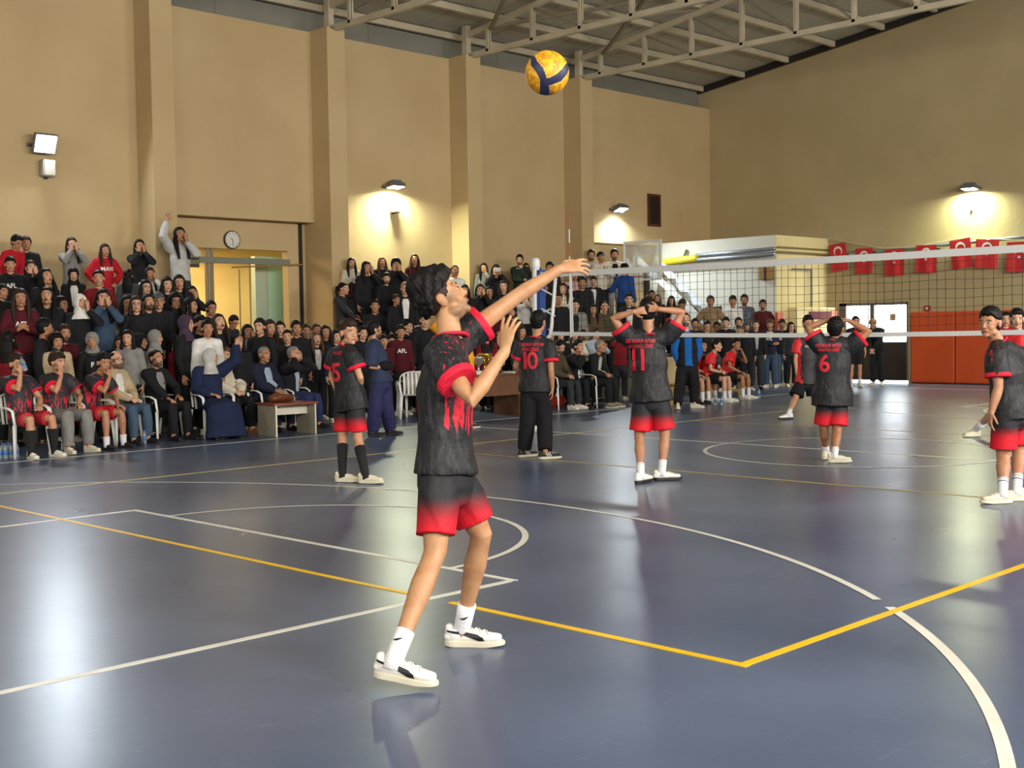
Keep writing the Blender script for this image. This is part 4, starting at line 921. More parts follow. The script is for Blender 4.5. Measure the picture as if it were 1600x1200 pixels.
def letters(P, pose, text, root, size=.11):
    key = (pose, text)
    if key not in TXT_CACHE:
        V, Fc = text_mesh(text, size, .03, .003); TXT_CACHE[key] = mesh(decal(P.top, V, Fc, (0, 0, 1.27 if P.J['pel'].z > .8 else .86), (1, 0, 0), (0, 0, 1), (0, 1, 0), .006), 'lettering', False)
    obj('lettering', TXT_CACHE[key], m_white_print, root)
def glasses_mesh():
    A = Acc()
    for s in (-1, 1):
        pts = [(s*.033+.024*math.cos(t), -.098-.0, .006+.018*math.sin(t)) for t in [2*PI*i/12 for i in range(13)]]; A.tube(pts, .0022, 5)
        A.bar((s*.057, -.096, .01), (s*.08, .0, .01), .004)
    A.bar((-.01, -.1, .01), (.01, -.1, .01), .004); return mesh(A, 'glasses')
GLS = glasses_mesh(); m_gl = mat('glasses_black', srgb(20, 20, 22), .3)
HOODM = mesh(Acc().tube([(.075*math.cos(t), .02+.085*math.sin(t), -.185+.02*math.sin(t)) for t in [2*PI*i/20 for i in range(21)]], .026, 8), 'hood')
INNER = None
def person(P, pose, loc, rz, s, label, hair='short', hm='k', top='black', bot='black', skin=None, group=None, text=None, glasses=False, hood=None, shoes=None, open_=None, hx=1.0, bag=None, sole=None, cat='person'):
    t = thing('person', label, cat, loc, rz, group); t.scale = (s, s, s)
    obj('body', P.body, skin or random.choice(SK), t)
    add_face(t, P.face)
    m = HM[hm] if hm in HM else tmat(hm)
    nm = {'scarf': 'head_scarf', 'cap': 'cap', 'hood': 'hood'}.get(hair, 'hair')
    if hair != 'none':
        h = obj(nm, HAIRM[hair], m, t); h.matrix_local = P.H
        if nm == 'cap': pass
    obj('top', P.top, tmat(top), t); obj('skirt' if P.bk == 'skirt' else ('trousers' if P.leg >= 1 else 'shorts'), P.bot, tmat(bot), t)
    if text: letters(P, pose, text, t)
    if glasses: g = obj('glasses', GLS, m_gl, t); g.matrix_local = P.H
    if hood: g = obj('hood', HOODM, tmat(hood), t); g.matrix_local = Matrix.Translation(P.H.translation)
    if open_:   # the shirt showing in an open jacket
        key = (pose, '_open')
        if key not in TXT_CACHE:
            z0 = P.J['pel'].z+.08; zz = P.J['nek'].z-.03; V = []; Fc = []; nn = 7
            for i in range(nn):
                f = i/(nn-1); z = z0+(zz-z0)*f; hw = .045+.035*f if f < .95 else .05
                for j in range(5): V.append(Vector((-hw+2*hw*j/4, z, 0)))
            for i in range(nn-1):
                for j in range(4): a = i*5+j; Fc.append((a, a+1, a+6, a+5))
            V = [Vector((v.x, v.y, 0)) for v in V]
            TXT_CACHE[key] = mesh(decal(P.top, V, Fc, (0, 0, 0), (1, 0, 0), (0, 0, 1), (0, 1, 0), .005), 'shirt_front', True)
        obj('shirt_front', TXT_CACHE[key], tmat(open_), t)
    if shoes:
        for q in 'LR': add_shoe(t, P.J['an'+q]+V3(0, 0, -.005), P.J['ft'+q], shoes, sole or (m_soleW if shoes is not m_shoeK else m_shoeK), 1.0, lace=shoes in (m_shoeW, m_shoeC, m_shoeG))
    return t
# rows people can stand in: (y, floor height)
ROWS = [(17.1, 0), (17.5, 0), (18.3, .4), (19.1, .8), (19.88, 1.2), (20.68, 1.6)]
ROWS_GAP = [(17.55, 0), (18.0, 0), (18.5, 0), (19.0, 0), (19.5, 0)]
PLACED = []
def crowd_spot(px, py, female, row=None):
    best = None
    for gap in (0, 1):
        for k, (yy, zz) in enumerate(ROWS_GAP if gap else ROWS):
            if row is not None and k != row: continue
            for dy in (0, -.2, .2, -.1, .1):
                y2 = yy+dy; p = at_y(px, py, y2)
                ing = 12.95 < p.x < 15.95 or p.x > 27.0
                if ing != bool(gap): continue
                h = (p.z-zz)+.115
                nom = 1.63 if female else 1.73
                dz = abs(h-nom)
                near = sum(max(0, .5-math.hypot(p.x-q[0], y2-q[1])) for q in PLACED)*1.5
                c = dz*1.0+near+(0 if .8 < h/1.75 < 1.12 else 3)+abs(dy)*.1
                if p.x > 27.05 and y2 > 17.2: c += 5
                if best is None or c < best[0]: best = (c, p.x, y2, zz, h)
    if row is None and (best is None or best[0] > .6):
        for k, (yy, zz) in enumerate(ROWS[1:5]):
            for dy in (0, -.15, .15):
                y2 = yy+.42+dy; p = at_y(px, py, y2)
                if p.x < 15.9 and not p.x < 12.9 or p.x > 27: continue
                h = (p.z-zz)+.115; near = sum(max(0, .5-math.hypot(p.x-q[0], y2-q[1])) for q in PLACED)*1.5
                c = abs(h/1.33*1.75-1.66)+near+.3
                if h/1.33 < .8 or h/1.33 > 1.15: c += 2
                if c < best[0]: best = (c, p.x, y2, zz, -h)
    return best
HCF = {'short': 0, 'fringe': 0, 'quiff': 0, 'curly': 0, 'buzz': 0, 'receding': 0, 'bald': 0, 'cap': 0}
CROWD = """
26 378 40 leanR short.k red black | person in bright red sweatshirt bending down by the wall at the far left
41 382 0 down short.d black black h=black | person in black jacket standing against the wall beside the red sweatshirt
112 383 20 mouth long.d grey black | person in grey hoodie cupping both hands at the mouth against the wall
164 393 15 hips long.d red black t=MAVI h=red | person in red hoodie lettered in dark blue, hands on hips, back row
218 386 20 mouth long.k black black | person with long hair and bare forearms at the mouth beside the pillar
281 367 25 up verylong.k lgrey charcoal r=5 y=20.45 | person in pale grey sweatshirt with one arm raised in front of the pillar
16 415 10 down fringe.k black black t=AFL h=black | person in black sweatshirt with white letters below the red sweatshirt
48 420 20 mouth short.d black black | person in black with hands at the face behind the lettered black sweatshirt
72 433 35 look long.k black black | person with long dark hair gazing up in black, third from the left
115 436 10 down hood.k black black o=white | person in black hooded coat over a white shirt below the grey hoodie
154 435 0 down ponytail.k darkred black | person in dark maroon jacket with tied hair below the red hoodie
201 434 165 down long.k dgrey black | person turned away with long black hair and a grey jacket, upper left stands
234 430 25 mouth1 long.k white black | person with a hand at the mouth and white sleeve below the pillar
261 446 15 down wavy.k black black | person with curly black hair beside the pillar foot, all in black
280 442 10 down long.k black black | person in black crew neck directly below the raised-arm person
4 458 40 down short.k black black | person in black cut by the left frame edge at shoulder height
32 466 10 clasp long.d maroon black t=AFL | person in maroon sweatshirt with hands joined over white letters
73 463 -10 look long.k black black | person with closed eyes and chin raised, long black hair, left stands
96 477 50 down bob.k black black | person in profile with dark bob behind the white head scarf
125 473 30 mouth1 scarf.white black black h=white | person in white head scarf and black sweater with white piping
161 466 15 mouth wavy.k denim black | person with curly hair shouting through both hands in a dark denim jacket
199 475 10 clasp long.k grey black h=white | person in light grey hooded cardigan, long hair, middle of the left stands
213 476 0 down bob.d black black g | person with glasses in black behind the grey cardigan
228 450 20 down bob.k charcoal black g | person with glasses and short dark hair just above the grey knit
232 473 25 look short.k black black | person in black with bare throat beside the grey cap
248 471 0 down cap.dgrey black black g | person in a dark grey cap and glasses
274 471 10 down hood.k black black g | person in black hood and glasses under the pillar
70 513 75 downR short.k black black s=k | person in black sweater standing in profile behind the leftmost seated players
101 522 15 down short.d maroon black | person in maroon sweatshirt behind the beige hooded coat
12 532 170 down long.k darkred black | person seen from behind with long black hair and maroon top at the left edge
89 536 25 down hood.k beige black h=black | person in beige jacket with black hood behind the standing black sweater
144 536 0 down hood.grey black black t=F h=charcoal | person in grey head covering and black padded coat with one white letter
187 540 10 down long.d maroon black t=Fn. | person in maroon sweatshirt with small white letters behind the bald spectator
200 530 -20 down bob.k grey black | person in grey partly hidden behind the maroon sweatshirt with small letters
220 536 70 clap hood.black grey black | person in profile with black hood and grey jacket clapping
243 529 75 down scarf.grey grey black | person in profile wearing a pale grey head scarf
273 538 80 down wavy.k darkred charcoal | person with long curly black hair and dark red sweater standing in profile
297 532 150 down scarf.navy maroon black t=AFL | person in dark navy head scarf and maroon top seen from behind
300 459 15 mouth1 long.k black black | person with a hand at the cheek on the right slope of the left stands
298 478 70 down long.k black black | person in profile with long hair and low-necked black top
330 483 30 down short.k black black g | person with glasses and black sweater at the right end of the left stands
291 506 70 down scarf.purple black black | person in plum purple head scarf in profile
313 507 40 down fringe.k black black | person in black beside the plum head scarf
342 504 25 open long.d black black | person with long brown hair laughing beside the corridor opening
324 514 15 down short.k white black | person in white shirt behind the white hoodie
365 508 50 leanR short.k charcoal black g r=2 | person with glasses and dark blazer leaning down before the yellow corridor
333 531 60 down wavy.k lgrey black h=lgrey | person with long curly hair and white hoodie standing beside the navy robe
373 537 0 down bob.k black black | person with dark bob and black jacket just above the cream puffer coat
387 520 15 mouth1 long.k lgrey black | person with hand at mouth in front of the yellow corridor wall
405 530 60 down long.k striped black | person with fringe in profile wearing a cream-striped dark sweater
406 511 -30 down short.k black black | person with short black hair behind the striped sweater
422 513 20 down wavy.d black black | person with thick wavy hair under the green-lit doorway
438 514 0 down short.k black black | person with short hair under the right side of the green-lit doorway
433 524 30 look long.k charcoal black | person looking up in a charcoal top under the green-lit doorway
436 541 -5 down bob.d pink black g | person with glasses and dusty pink collar behind the navy suit
449 528 0 down bun.k black black | person with tied-up hair between the glasses wearer and the curly hair
463 514 10 down short.k black black | person with a full head of black hair right of the green-lit doorway
466 531 0 down wavy.k black black | person with very wavy black hair and black blazer behind the seated men
479 518 5 down short.d black black | person with short hair looking level right of the doorway
495 518 25 open short.d black black | person with open mouth beside the dark wall joint
495 532 20 look long.b black black o=white | person with long brown hair, black blazer and white collar
509 520 10 down long.k black black | person in black left of the number 25 player
526 528 25 down bob.k navy black | person in navy top directly behind the number 25 player
554 533 30 down short.d maroon black | person in maroon top between the number 25 player and the navy sweater
567 522 30 down short.k black black | person with short dark hair peering past the navy sweater
549 413 20 down long.k cream black | person in cream quilted jacket at the left end of the second stand
573 419 35 mouth1 long.k black black | person with hand at mouth and hair in profile beside the cream jacket
597 412 10 open long.b navy black | person with long auburn hair shouting in a navy jacket
619 415 5 mouth hood.k black black | person in black hoodie with small white print cupping the mouth
648 407 -5 open verylong.d maroon black | person with very long brown hair shouting in a maroon sweater
537 451 60 sit1 ponytail.k charcoal black y=20.4 z=1.2 | person with ponytail against the wall turning to a friend
552 451 150 down bob.d charcoal charcoal | person with number 1 on the back of a dark jersey, second stand
572 443 20 clasp short.k black black | person in black with raised forearm below the hand-at-mouth person
604 437 10 down fringe.k black black | person with fringe in black below the auburn hair
603 459 0 down fringe.k dgreen black | person in dark green bomber with a bag strap, second stand
633 452 10 down short.l black black o=white | person with fair hair and white shirt under an open black jacket
630 480 -5 clasp short.k pink black | person in pale pink shirt in the middle of the second stand
619 474 50 down short.d black black | person in profile behind the pale pink shirt
586 478 0 sit2 short.k black black y=19.55 z=.8 | person in shiny black padded jacket holding a folded coat
664 501 5 down fringe.k black black | person in black to the left of the server's collar
637 511 55 down short.k navy black | person in profile with dark navy jacket above the lettered maroon boy
626 520 10 down fringe.k maroon black t=AFL s=w | person standing tall in maroon sweatshirt lettered in white beside the white chair
600 540 10 front fringe.k maroon black s=w | shorter person in plain maroon sweatshirt with joined hands
612 536 5 front curly.k maroon black t=AFL s=w | person with curly hair in maroon between two other maroon sweatshirts
654 521 0 down long.k black black | person with long hair in shadow left of the server's back
661 529 0 down long.d maroon black | person with a maroon sleeve hidden behind the server's back
711 424 15 open ponytail.b white black | person in white sweater and black jacket shouting against the pale pillar
726 455 5 down long.k black black | person with long black hair below the pale pillar
756 421 0 mouth1 long.k grey black | person in grey with long hair right of the pale pillar
775 423 10 phone long.k black black P | person in black filming with a raised phone
812 407 0 chin short.k dgreen black h=grey | person in dark green puffer over a grey hood, tallest by the wall
822 420 20 down long.d black black | person with long hair behind the dark green puffer
838 423 10 look long.k black black | person in black left of the net post top
859 419 0 down short.k black black | person whose dark hair shows just above the reaching wrist
750 454 15 mouth long.k black black | person with hands at the cheeks below the phone filmer
765 457 5 down bob.k charcoal black | person smiling with dark bob beside the hands-at-cheeks person
787 448 0 down long.d black black | person half hidden above the reaching forearm
818 452 20 clap long.k lgrey black | person in white sweatshirt clapping beneath the reaching arm
850 450 10 down short.k black black | person in dark coat behind the net post
782 489 0 down long.d maroon black | person in dark maroon hoodie beneath the reaching upper arm
800 490 0 down short.k charcoal black | person in charcoal behind the raised right hand
924 399 10 clasp short.d lgrey black | person in pale hoodie, first of three boys under the white wall lamp
939 402 15 clap cap.black cream black r=5 y=20.4 | person in cream shirt with a black cap in the row of three under the lamp
960 396 10 down short.k cream lgrey o=black | person in cream overshirt on black with pale trousers, third under the lamp
976 418 160 out short.k blue black h=blue r=4 | person in bright blue jacket with back turned beside the backboard
910 442 5 down short.k black black | person in black coat right of the net antenna
927 441 0 down fringe.k black black o=white | person with white shirt under black jacket right of the antenna
880 452 0 down long.d cream black | person in cream jacket behind the slim net post
898 430 10 down long.d pink black | person in pale pink jacket behind the net antenna
887 457 20 down fringe.k black black | person in black between the two net posts
872 467 15 down fringe.k black black | person with thick fringe in black beside the lattice of the net post
899 478 0 wave short.k grey black o=black | person in grey plaid coat waving one hand behind the net
927 485 5 down long.k brown black | person in brown knit with long hair behind the net
945 480 -5 down receding.k olive black | person in dark olive jacket behind the net
983 468 0 down short.k black black o=white | person in black blazer and white shirt below the blue jacket
1006 480 0 down long.b charcoal black | person with brown hair just behind the number 11 player's elbow
1018 462 10 down short.k black black | person with dark hair at the foot of the white stairs
1014 471 100 down long.b black black | person with long brown hair in profile above number 11's hands
1027 468 0 down long.b black black | person with reddish brown hair facing the court above number 11
1049 471 -5 down verylong.k black black h=lgrey | person with very long black hair under the stair rail
1066 475 10 leanR fringe.d white black | person in white looking down beside the stair foot
1110 471 -10 hips short.d tan black | person in tan sweater with hands behind, before the white room
1145 471 -5 front fringe.k white black h=white | person in white hoodie before the white room
1163 466 0 cross short.k steel black | person in grey-blue tee holding a paper before the white room
1192 477 0 out short.k maroon black y=17.7 z=.4 | person in maroon top and dark jacket leaning an arm on the pillar edge
1086 507 5 down short.k charcoal black | person in charcoal right of the bearded man in the blue shirt
1105 511 10 down fringe.k black black | person in black puffer, first of the standing row right of the vest
1120 512 0 down short.k black black | person in black coat behind the seated red players
1134 505 -5 down fringe.k black black h=black | person in black with a face covering in the standing row
1154 505 10 down short.k beige black h=beige | person in beige sweatshirt in the standing row
1166 512 20 down cap.dgrey black black | person in cap behind the beige sweatshirt
1181 509 0 down short.d black charcoal o=lgrey s=k | person in black blazer over a light grey shirt in the standing row
1203 508 -10 cross curly.b navy denim h=cream t=AFL s=w | person with fair curls, navy top and arms crossed in the standing row
1222 508 10 down fringe.k navy jeans t=AFL s=w | person in navy lettered sweatshirt and blue jeans in the standing row
1249 508 40 down short.k black black | person in black cap of hair behind the number 13 player
1281 509 -20 wave long.k charcoal black | person with two raised fingers behind the number 13 player
1236 512 30 down bob.k charcoal black s=w | person in charcoal between the blue jeans and number 13
1212 516 0 down short.d dgrey black | person in dark grey half hidden behind the navy sweatshirts
1072 520 -5 down short.k grey black | person in grey behind the vest wearer's shoulder
744 527 15 down long.k black black | person in black behind the trophies
761 526 5 down wavy.k darkred black o=black | person with wavy hair and dark red jacket behind the trophy table
815 520 30 down bob.d charcoal black | person whose face shows at number 10's left shoulder
862 528 -10 clasp bob.k black black | person with joined hands right of number 10's shoulder
876 527 0 down long.k black black | person with long hair and black top right of number 10
898 525 5 clap long.d white black | person in white sweater with a bag strap above the seated officials
911 525 0 clap short.d white black | person in white top clapping above the seated officials
931 523 40 clap short.d lblue black | person in pale blue striped shirt clapping in profile
969 526 170 up long.d darkred charcoal s=w | person in dark red sweater with back turned and an arm raised beside number 11
780 530 20 down long.k black black | person in black standing behind the trophy table's centre
689 530 0 down short.k black black | person in black hidden behind the server's chest
845 530 0 down short.k black black | person in black hidden behind number 10's head
"""
def parse_crowd():
    rows = []
    for ln in CROWD.strip().splitlines():
        a, lb = ln.split(' | '); q = a.split(); px, py, f = float(q[0]), float(q[1]), float(q[2]); pose = q[3]
        hr, hc = q[4].split('.'); top, bot = q[5], q[6]; ex = {}
        for e in q[7:]:
            if '=' in e: k, v = e.split('=', 1); ex[k] = v
            else: ex[e] = True
        rows.append((py, px, f, pose, hr, hc, top, bot, ex, lb.strip()))
    return rows
SHM = dict(w=m_shoeW, k=m_shoeK, c=m_shoeC)
rnd = random.Random(11)
for (py, px, f, pose, hr, hc, top, bot, ex, lb) in sorted(parse_crowd(), key=lambda r: r[0]):
    female = hr not in HCF
    c, x, yy, zz, h = crowd_spot(px, py, female, int(ex['r']) if 'r' in ex else None)
    if 'y' in ex: yy = float(ex['y']); x = at_y(px, py, yy).x; h = at_y(px, py, yy).z+.115-zz
    if 'z' in ex: zz = float(ex['z']); h = at_y(px, py, yy).z+.115-zz
    PLACED.append((x, yy))
    if 'z' in ex and pose.startswith('sit'): h = -h
    if h < 0: h = -h/1.33*1.75; pose = {'mouth': 'sitm', 'mouth1': 'sitm', 'clasp': 'sit2', 'clap': 'sit2', 'cross': 'sit2', 'chin': 'sitc'}.get(pose, 'sit1')
    P = PR[pose]; s = h/1.75; s = min(max(s, .84), 1.1)
    th = math.atan2(-x, yy) + math.radians(f + rnd.uniform(-6, 6))
    # keep the head on its sight line whatever the pose's own head offset is
    ho = P.H.translation; R = Matrix.Rotation(th, 3, 'Z'); off = R @ Vector((ho.x, ho.y, 0))*s
    zfoot = zz
    skin = SK[rnd.randrange(4)] if not (hr in HCF and rnd.random() < .25) else SKB[rnd.randrange(4)]
    if female: skin = SK[(0, 2, 0, 1)[rnd.randrange(4)]]
    t = person(P, pose, (x-off.x, yy-off.y, zfoot), th, s, lb, hr, hc, top, bot, skin, text=ex.get('t'), glasses='g' in ex, hood=ex.get('h'), shoes=SHM.get(ex.get('s')) if 's' in ex else (m_shoeW if zz == 0 and rnd.random() < .6 else (m_shoeK if zz == 0 else None)), open_=ex.get('o'))
    if 'P' in ex:
        ph = tag(obj('phone', Acc().box((-.08, -.006, -.04), (.08, .006, .04)), mat('phone_case', srgb(180, 170, 160), .3)), 'phone held up by the filming person in black', 'phone')
        wr = (P.J['wrL']+P.J['wrR'])/2+V3(0, -.03, .10); ph.matrix_world = t.matrix_basis @ Matrix.Translation(wr)
# ================================================================== PLAYERS (posed one by one)
m_jersey = None
def jersey_mat(name, black=(20, 20, 24), red=(200, 20, 46), streak=.62, side='front', allred=False, ztop=1.0):
    if name in _mc: return _mc[name]
    m = bpy.data.materials.new(name); m.use_nodes = True; nt = m.node_tree; b = nt.nodes['Principled BSDF']; L = nt.links.new
    tc = N(nt, 'ShaderNodeTexCoord'); sp = N(nt, 'ShaderNodeSeparateXYZ'); L(tc.outputs['Object'], sp.inputs[0])
    # woven grey brush marks all over the black cloth
    mp = N(nt, 'ShaderNodeMapping'); mp.inputs['Scale'].default_value = (60, 60, 9); mp.inputs['Rotation'].default_value = (0, .5, 0); L(tc.outputs['Object'], mp.inputs['Vector'])
    n1 = N(nt, 'ShaderNodeTexNoise'); n1.inputs['Scale'].default_value = 1; n1.inputs['Detail'].default_value = 4; n1.inputs['Distortion'].default_value = .8; L(mp.outputs[0], n1.inputs['Vector'])
    r1 = N(nt, 'ShaderNodeMapRange'); r1.inputs['From Min'].default_value = .5; r1.inputs['From Max'].default_value = .68; L(n1.outputs['Fac'], r1.inputs['Value'])
    m1 = N(nt, 'ShaderNodeMix', data_type='RGBA'); m1.inputs[6].default_value = srgb(*black); m1.inputs[7].default_value = srgb(50, 50, 54); L(r1.outputs[0], m1.inputs[0])
    # red brush streaks on the chest
    mp2 = N(nt, 'ShaderNodeMapping'); mp2.inputs['Scale'].default_value = (58, 34, 9); mp2.inputs['Rotation'].default_value = (0, -.45, 0); L(tc.outputs['Object'], mp2.inputs['Vector'])
    n2 = N(nt, 'ShaderNodeTexNoise'); n2.inputs['Scale'].default_value = 1; n2.inputs['Detail'].default_value = 5; n2.inputs['Distortion'].default_value = .5; L(mp2.outputs[0], n2.inputs['Vector'])
    fy = N(nt, 'ShaderNodeMapRange'); fy.inputs['From Min'].default_value = -.01; fy.inputs['From Max'].default_value = -.09; L(sp.outputs['Y'], fy.inputs['Value'])
    fz = N(nt, 'ShaderNodeMapRange'); fz.inputs['From Min'].default_value = .98; fz.inputs['From Max'].default_value = 1.12; L(sp.outputs['Z'], fz.inputs['Value'])
    fu = N(nt, 'ShaderNodeMapRange'); fu.inputs['From Min'].default_value = 1.36; fu.inputs['From Max'].default_value = 1.24; fu.inputs['To Min'].default_value = ztop; L(sp.outputs['Z'], fu.inputs['Value'])
    m0_ = N(nt, 'ShaderNodeMath', operation='MULTIPLY'); L(fy.outputs[0], m0_.inputs[0]); L(fz.outputs[0], m0_.inputs[1])
    mu = N(nt, 'ShaderNodeMath', operation='MULTIPLY'); L(m0_.outputs[0], mu.inputs[0]); L(fu.outputs[0], mu.inputs[1])
    ad = N(nt, 'ShaderNodeMath', operation='MULTIPLY_ADD'); L(mu.outputs[0], ad.inputs[0]); ad.inputs[1].default_value = .5; L(n2.outputs['Fac'], ad.inputs[2])
    r2 = N(nt, 'ShaderNodeMapRange'); r2.inputs['From Min'].default_value = streak+.32; r2.inputs['From Max'].default_value = streak+.36; L(ad.outputs[0], r2.inputs['Value'])
    m2 = N(nt, 'ShaderNodeMix', data_type='RGBA'); L(m1.outputs[2], m2.inputs[6]); m2.inputs[7].default_value = srgb(*red); L(r2.outputs[0], m2.inputs[0])
    L(m2.outputs[2], b.inputs['Base Color']); b.inputs['Roughness'].default_value = .6; b.inputs['Specular IOR Level'].default_value = .35
    nb = N(nt, 'ShaderNodeTexNoise'); nb.inputs['Scale'].default_value = 16; nb.inputs['Detail'].default_value = 3; L(tc.outputs['Object'], nb.inputs['Vector'])
    bp = N(nt, 'ShaderNodeBump'); bp.inputs['Strength'].default_value = .4; bp.inputs['Distance'].default_value = .02; L(nb.outputs['Fac'], bp.inputs['Height']); L(bp.outputs[0], b.inputs['Normal'])
    _mc[name] = m; return m
def shorts_mat(name, z0, z1, black=(30, 30, 34), red=(206, 18, 38)):
    m = bpy.data.materials.new(name); m.use_nodes = True; nt = m.node_tree; b = nt.nodes['Principled BSDF']; L = nt.links.new
    tc = N(nt, 'ShaderNodeTexCoord'); sp = N(nt, 'ShaderNodeSeparateXYZ'); L(tc.outputs['Object'], sp.inputs[0])
    mr = N(nt, 'ShaderNodeMapRange'); mr.interpolation_type = 'SMOOTHSTEP'; mr.inputs['From Min'].default_value = z1; mr.inputs['From Max'].default_value = z0; L(sp.outputs['Z'], mr.inputs['Value'])
    mx = N(nt, 'ShaderNodeMix', data_type='RGBA'); mx.inputs[6].default_value = srgb(*black); mx.inputs[7].default_value = srgb(*red); L(mr.outputs[0], mx.inputs[0])
    L(mx.outputs[2], b.inputs['Base Color']); b.inputs['Roughness'].default_value = .65; b.inputs['Specular IOR Level'].default_value = .3
    return m
m_red = cloth('trim_red', (214, 30, 56), .7); m_numred = mat('print_red', srgb(206, 30, 52), .6)
m_sockW = mat('sock_white', srgb(222, 222, 224), .9, bump=.3, bscale=120); m_sockK = mat('sock_black', srgb(24, 24, 26), .9, bump=.3, bscale=120)
m_eyeW = mat('eye_white', srgb(176, 164, 156), .5); m_iris = mat('iris', srgb(30, 20, 14), .2)
EYE = mesh(Acc().ell((0, 0, 0), .0125, n=14, m=10), 'eye'); IRIS = mesh(Acc().ell((0, -.0085, 0), (.0062, .0046, .0062), n=10, m=8), 'iris')
def hero(label, J, loc, rz, s=1.0, vox=.0085, skin=None, hair='short', hm='k', top=None, bot=None, cuff=m_red, collar=True, hem=.10, sleeve=.62, leg=.86, loose=.026, k=.95, wide=.02, socks=None, sock_h=.09, shoes=(None, None), extra=None, pitch=(0, 0), decals=(), num_side=None, fold=.006, bodyvox=None, jacket=None, fl=0.0, shoe_s=1.0, hair_s=1.0, mouth=0.0, wide_top=1.0, seed=1):
    """J holds world-space joints; they are moved into the person's own frame"""
    loc = Vector(loc); t = thing('person', label, 'person', loc, rz)
    R = Matrix.Rotation(-rz, 3, 'Z'); Q = {}
    for kk, v in J.items():
        if kk == 'H': Q[kk] = Matrix.Rotation(-rz, 4, 'Z') @ Matrix.Translation(-loc) @ v
        elif kk.startswith('ft'): Q[kk] = (R @ Vector(v)).normalized()
        elif kk.startswith('hand'): Q[kk] = (R @ Vector(v[0]), R @ Vector(v[1]))+tuple(v[2:])
        else: Q[kk] = R @ (Vector(v)-loc)
    bm = remesh(body_geo(Q, s, k*.97, True), bodyvox or vox*.8, 2, 'body', .5); paint_face(bm, Q['H'], True, mouth)
    obj('body', bm, skin or SKS, t)
    if HAIRM.get(hair): h = obj('hair', HAIRM[hair], HM[hm], t); h.matrix_local = Q['H'] @ Matrix.Diagonal((hair_s, hair_s, hair_s, 1))
    add_face(t, face_decals(bm, Q['H'], mouth))
    A, cuffs = top_geo(Q, s, k*wide_top, loose, sleeve, hem, True, flare=fl+.012, sl_r=.008)
    tm = remesh(A, vox, 2, 'jersey'); ruffle(tm, fold, (10, 10, 6), seed); obj('jersey' if isinstance(sleeve, tuple) or sleeve < .9 else 'sweater', tm, top or jersey_mat('jersey_black_red'), t)
    if cuff is not None:
        for (e, d, r) in cuffs:
            a = Acc(); a.tube([e-d*.034, e+d*.004], [r+.0035, r+.003], 26, caps=(0, 0)); c = remesh(a, .006, 1, 'cuff'); obj('sleeve_cuff', c, cuff, t)
    if collar and cuff is not None:
        nk, ch = Q['nek'], Q['che']; hb = Q['H'] @ V3(0, .018, -.055); ax = (hb-nk).normalized(); cx = (Q['shL']-Q['shR']).normalized(); cx = (cx-ax*cx.dot(ax)).normalized(); cy = ax.cross(cx)
        pts = [nk+ax*.006*s+cx*(math.cos(a_)*.078*s)+cy*(math.sin(a_)*.073*s)+ax*(-.012*s*(-math.sin(a_)*0)) for a_ in [2*PI*i/28 for i in range(29)]]
        obj('collar', Acc().tube(pts, [(.009, .014)]*29, 8, ref=ax), cuff, t, True)
    B = remesh(bottom_geo(Q, s, k, .018, leg, True, wide), vox, 2, 'bottom'); ruffle(B, fold*.8, (8, 8, 9), 5+seed); obj('shorts' if leg < 1 else 'trousers', B, bot or m_black, t)
    for i, q in enumerate('LR'):
        if socks:
            kn, an = Q['kn'+q], Q['an'+q]; up = (kn-an).normalized(); a = Acc(); a.tube([an-up*.05*s, an, an+up*sock_h*.5, an+up*sock_h], [.0345*s, .039*s, .0405*s+.04*max(0, sock_h-.12), .042*s+.09*max(0, sock_h-.12)], 18, caps=(0, 0))
            so = obj('sock', a, socks, t, True)
            if i == 0: S0 = so
        if shoes[0]: add_shoe(t, Q['an'+q]-V3(0, 0, 0), Q['ft'+q], shoes[0], shoes[1], s*shoe_s, pitch[i], extra)
    for (txt, size, org, face, mm, bold) in decals:
        big = len(txt) <= 2
        # face: 'back' or 'front'; org in the person's frame (x, z)
        V, Fc = text_mesh(txt, size, .02, bold, sp=(.62 if big else 1.0), xs=(.9 if big else .68))
        sg = 1 if face == 'front' else -1
        org3 = V3(Q['che'].x+org[0]*sg, Q['che'].y, org[1]); rt = V3(sg, 0, 0); dv = V3(0, sg, 0)
        
        obj('jersey_print', decal(tm, V, Fc, org3, rt, (0, 0, 1), dv, .0035), mm, t)
    return t, Q
def J_from(D, spec, H, ft, hands={}):
    J = {k: at_d(v[0], v[1], D+(v[2] if len(v) > 2 else 0)) for k, v in spec.items()}
    J['H'] = H; J['ftL'], J['ftR'] = ft; J.update(hands); return J
def feetfix(J, lift=.088):
    return J
RG = Vector((cR.x, cR.y, 0)).normalized(); FG = Vector((cF.x, cF.y, 0)).normalized(); UP = V3(0, 0, 1)
rzdir = lambda d: math.atan2(d.x, -d.y)     # yaw that turns local -Y onto d
def HM_at(px, py, dep, fwd, up=UP): return head_M(at_d(px, py, dep), fwd, up)

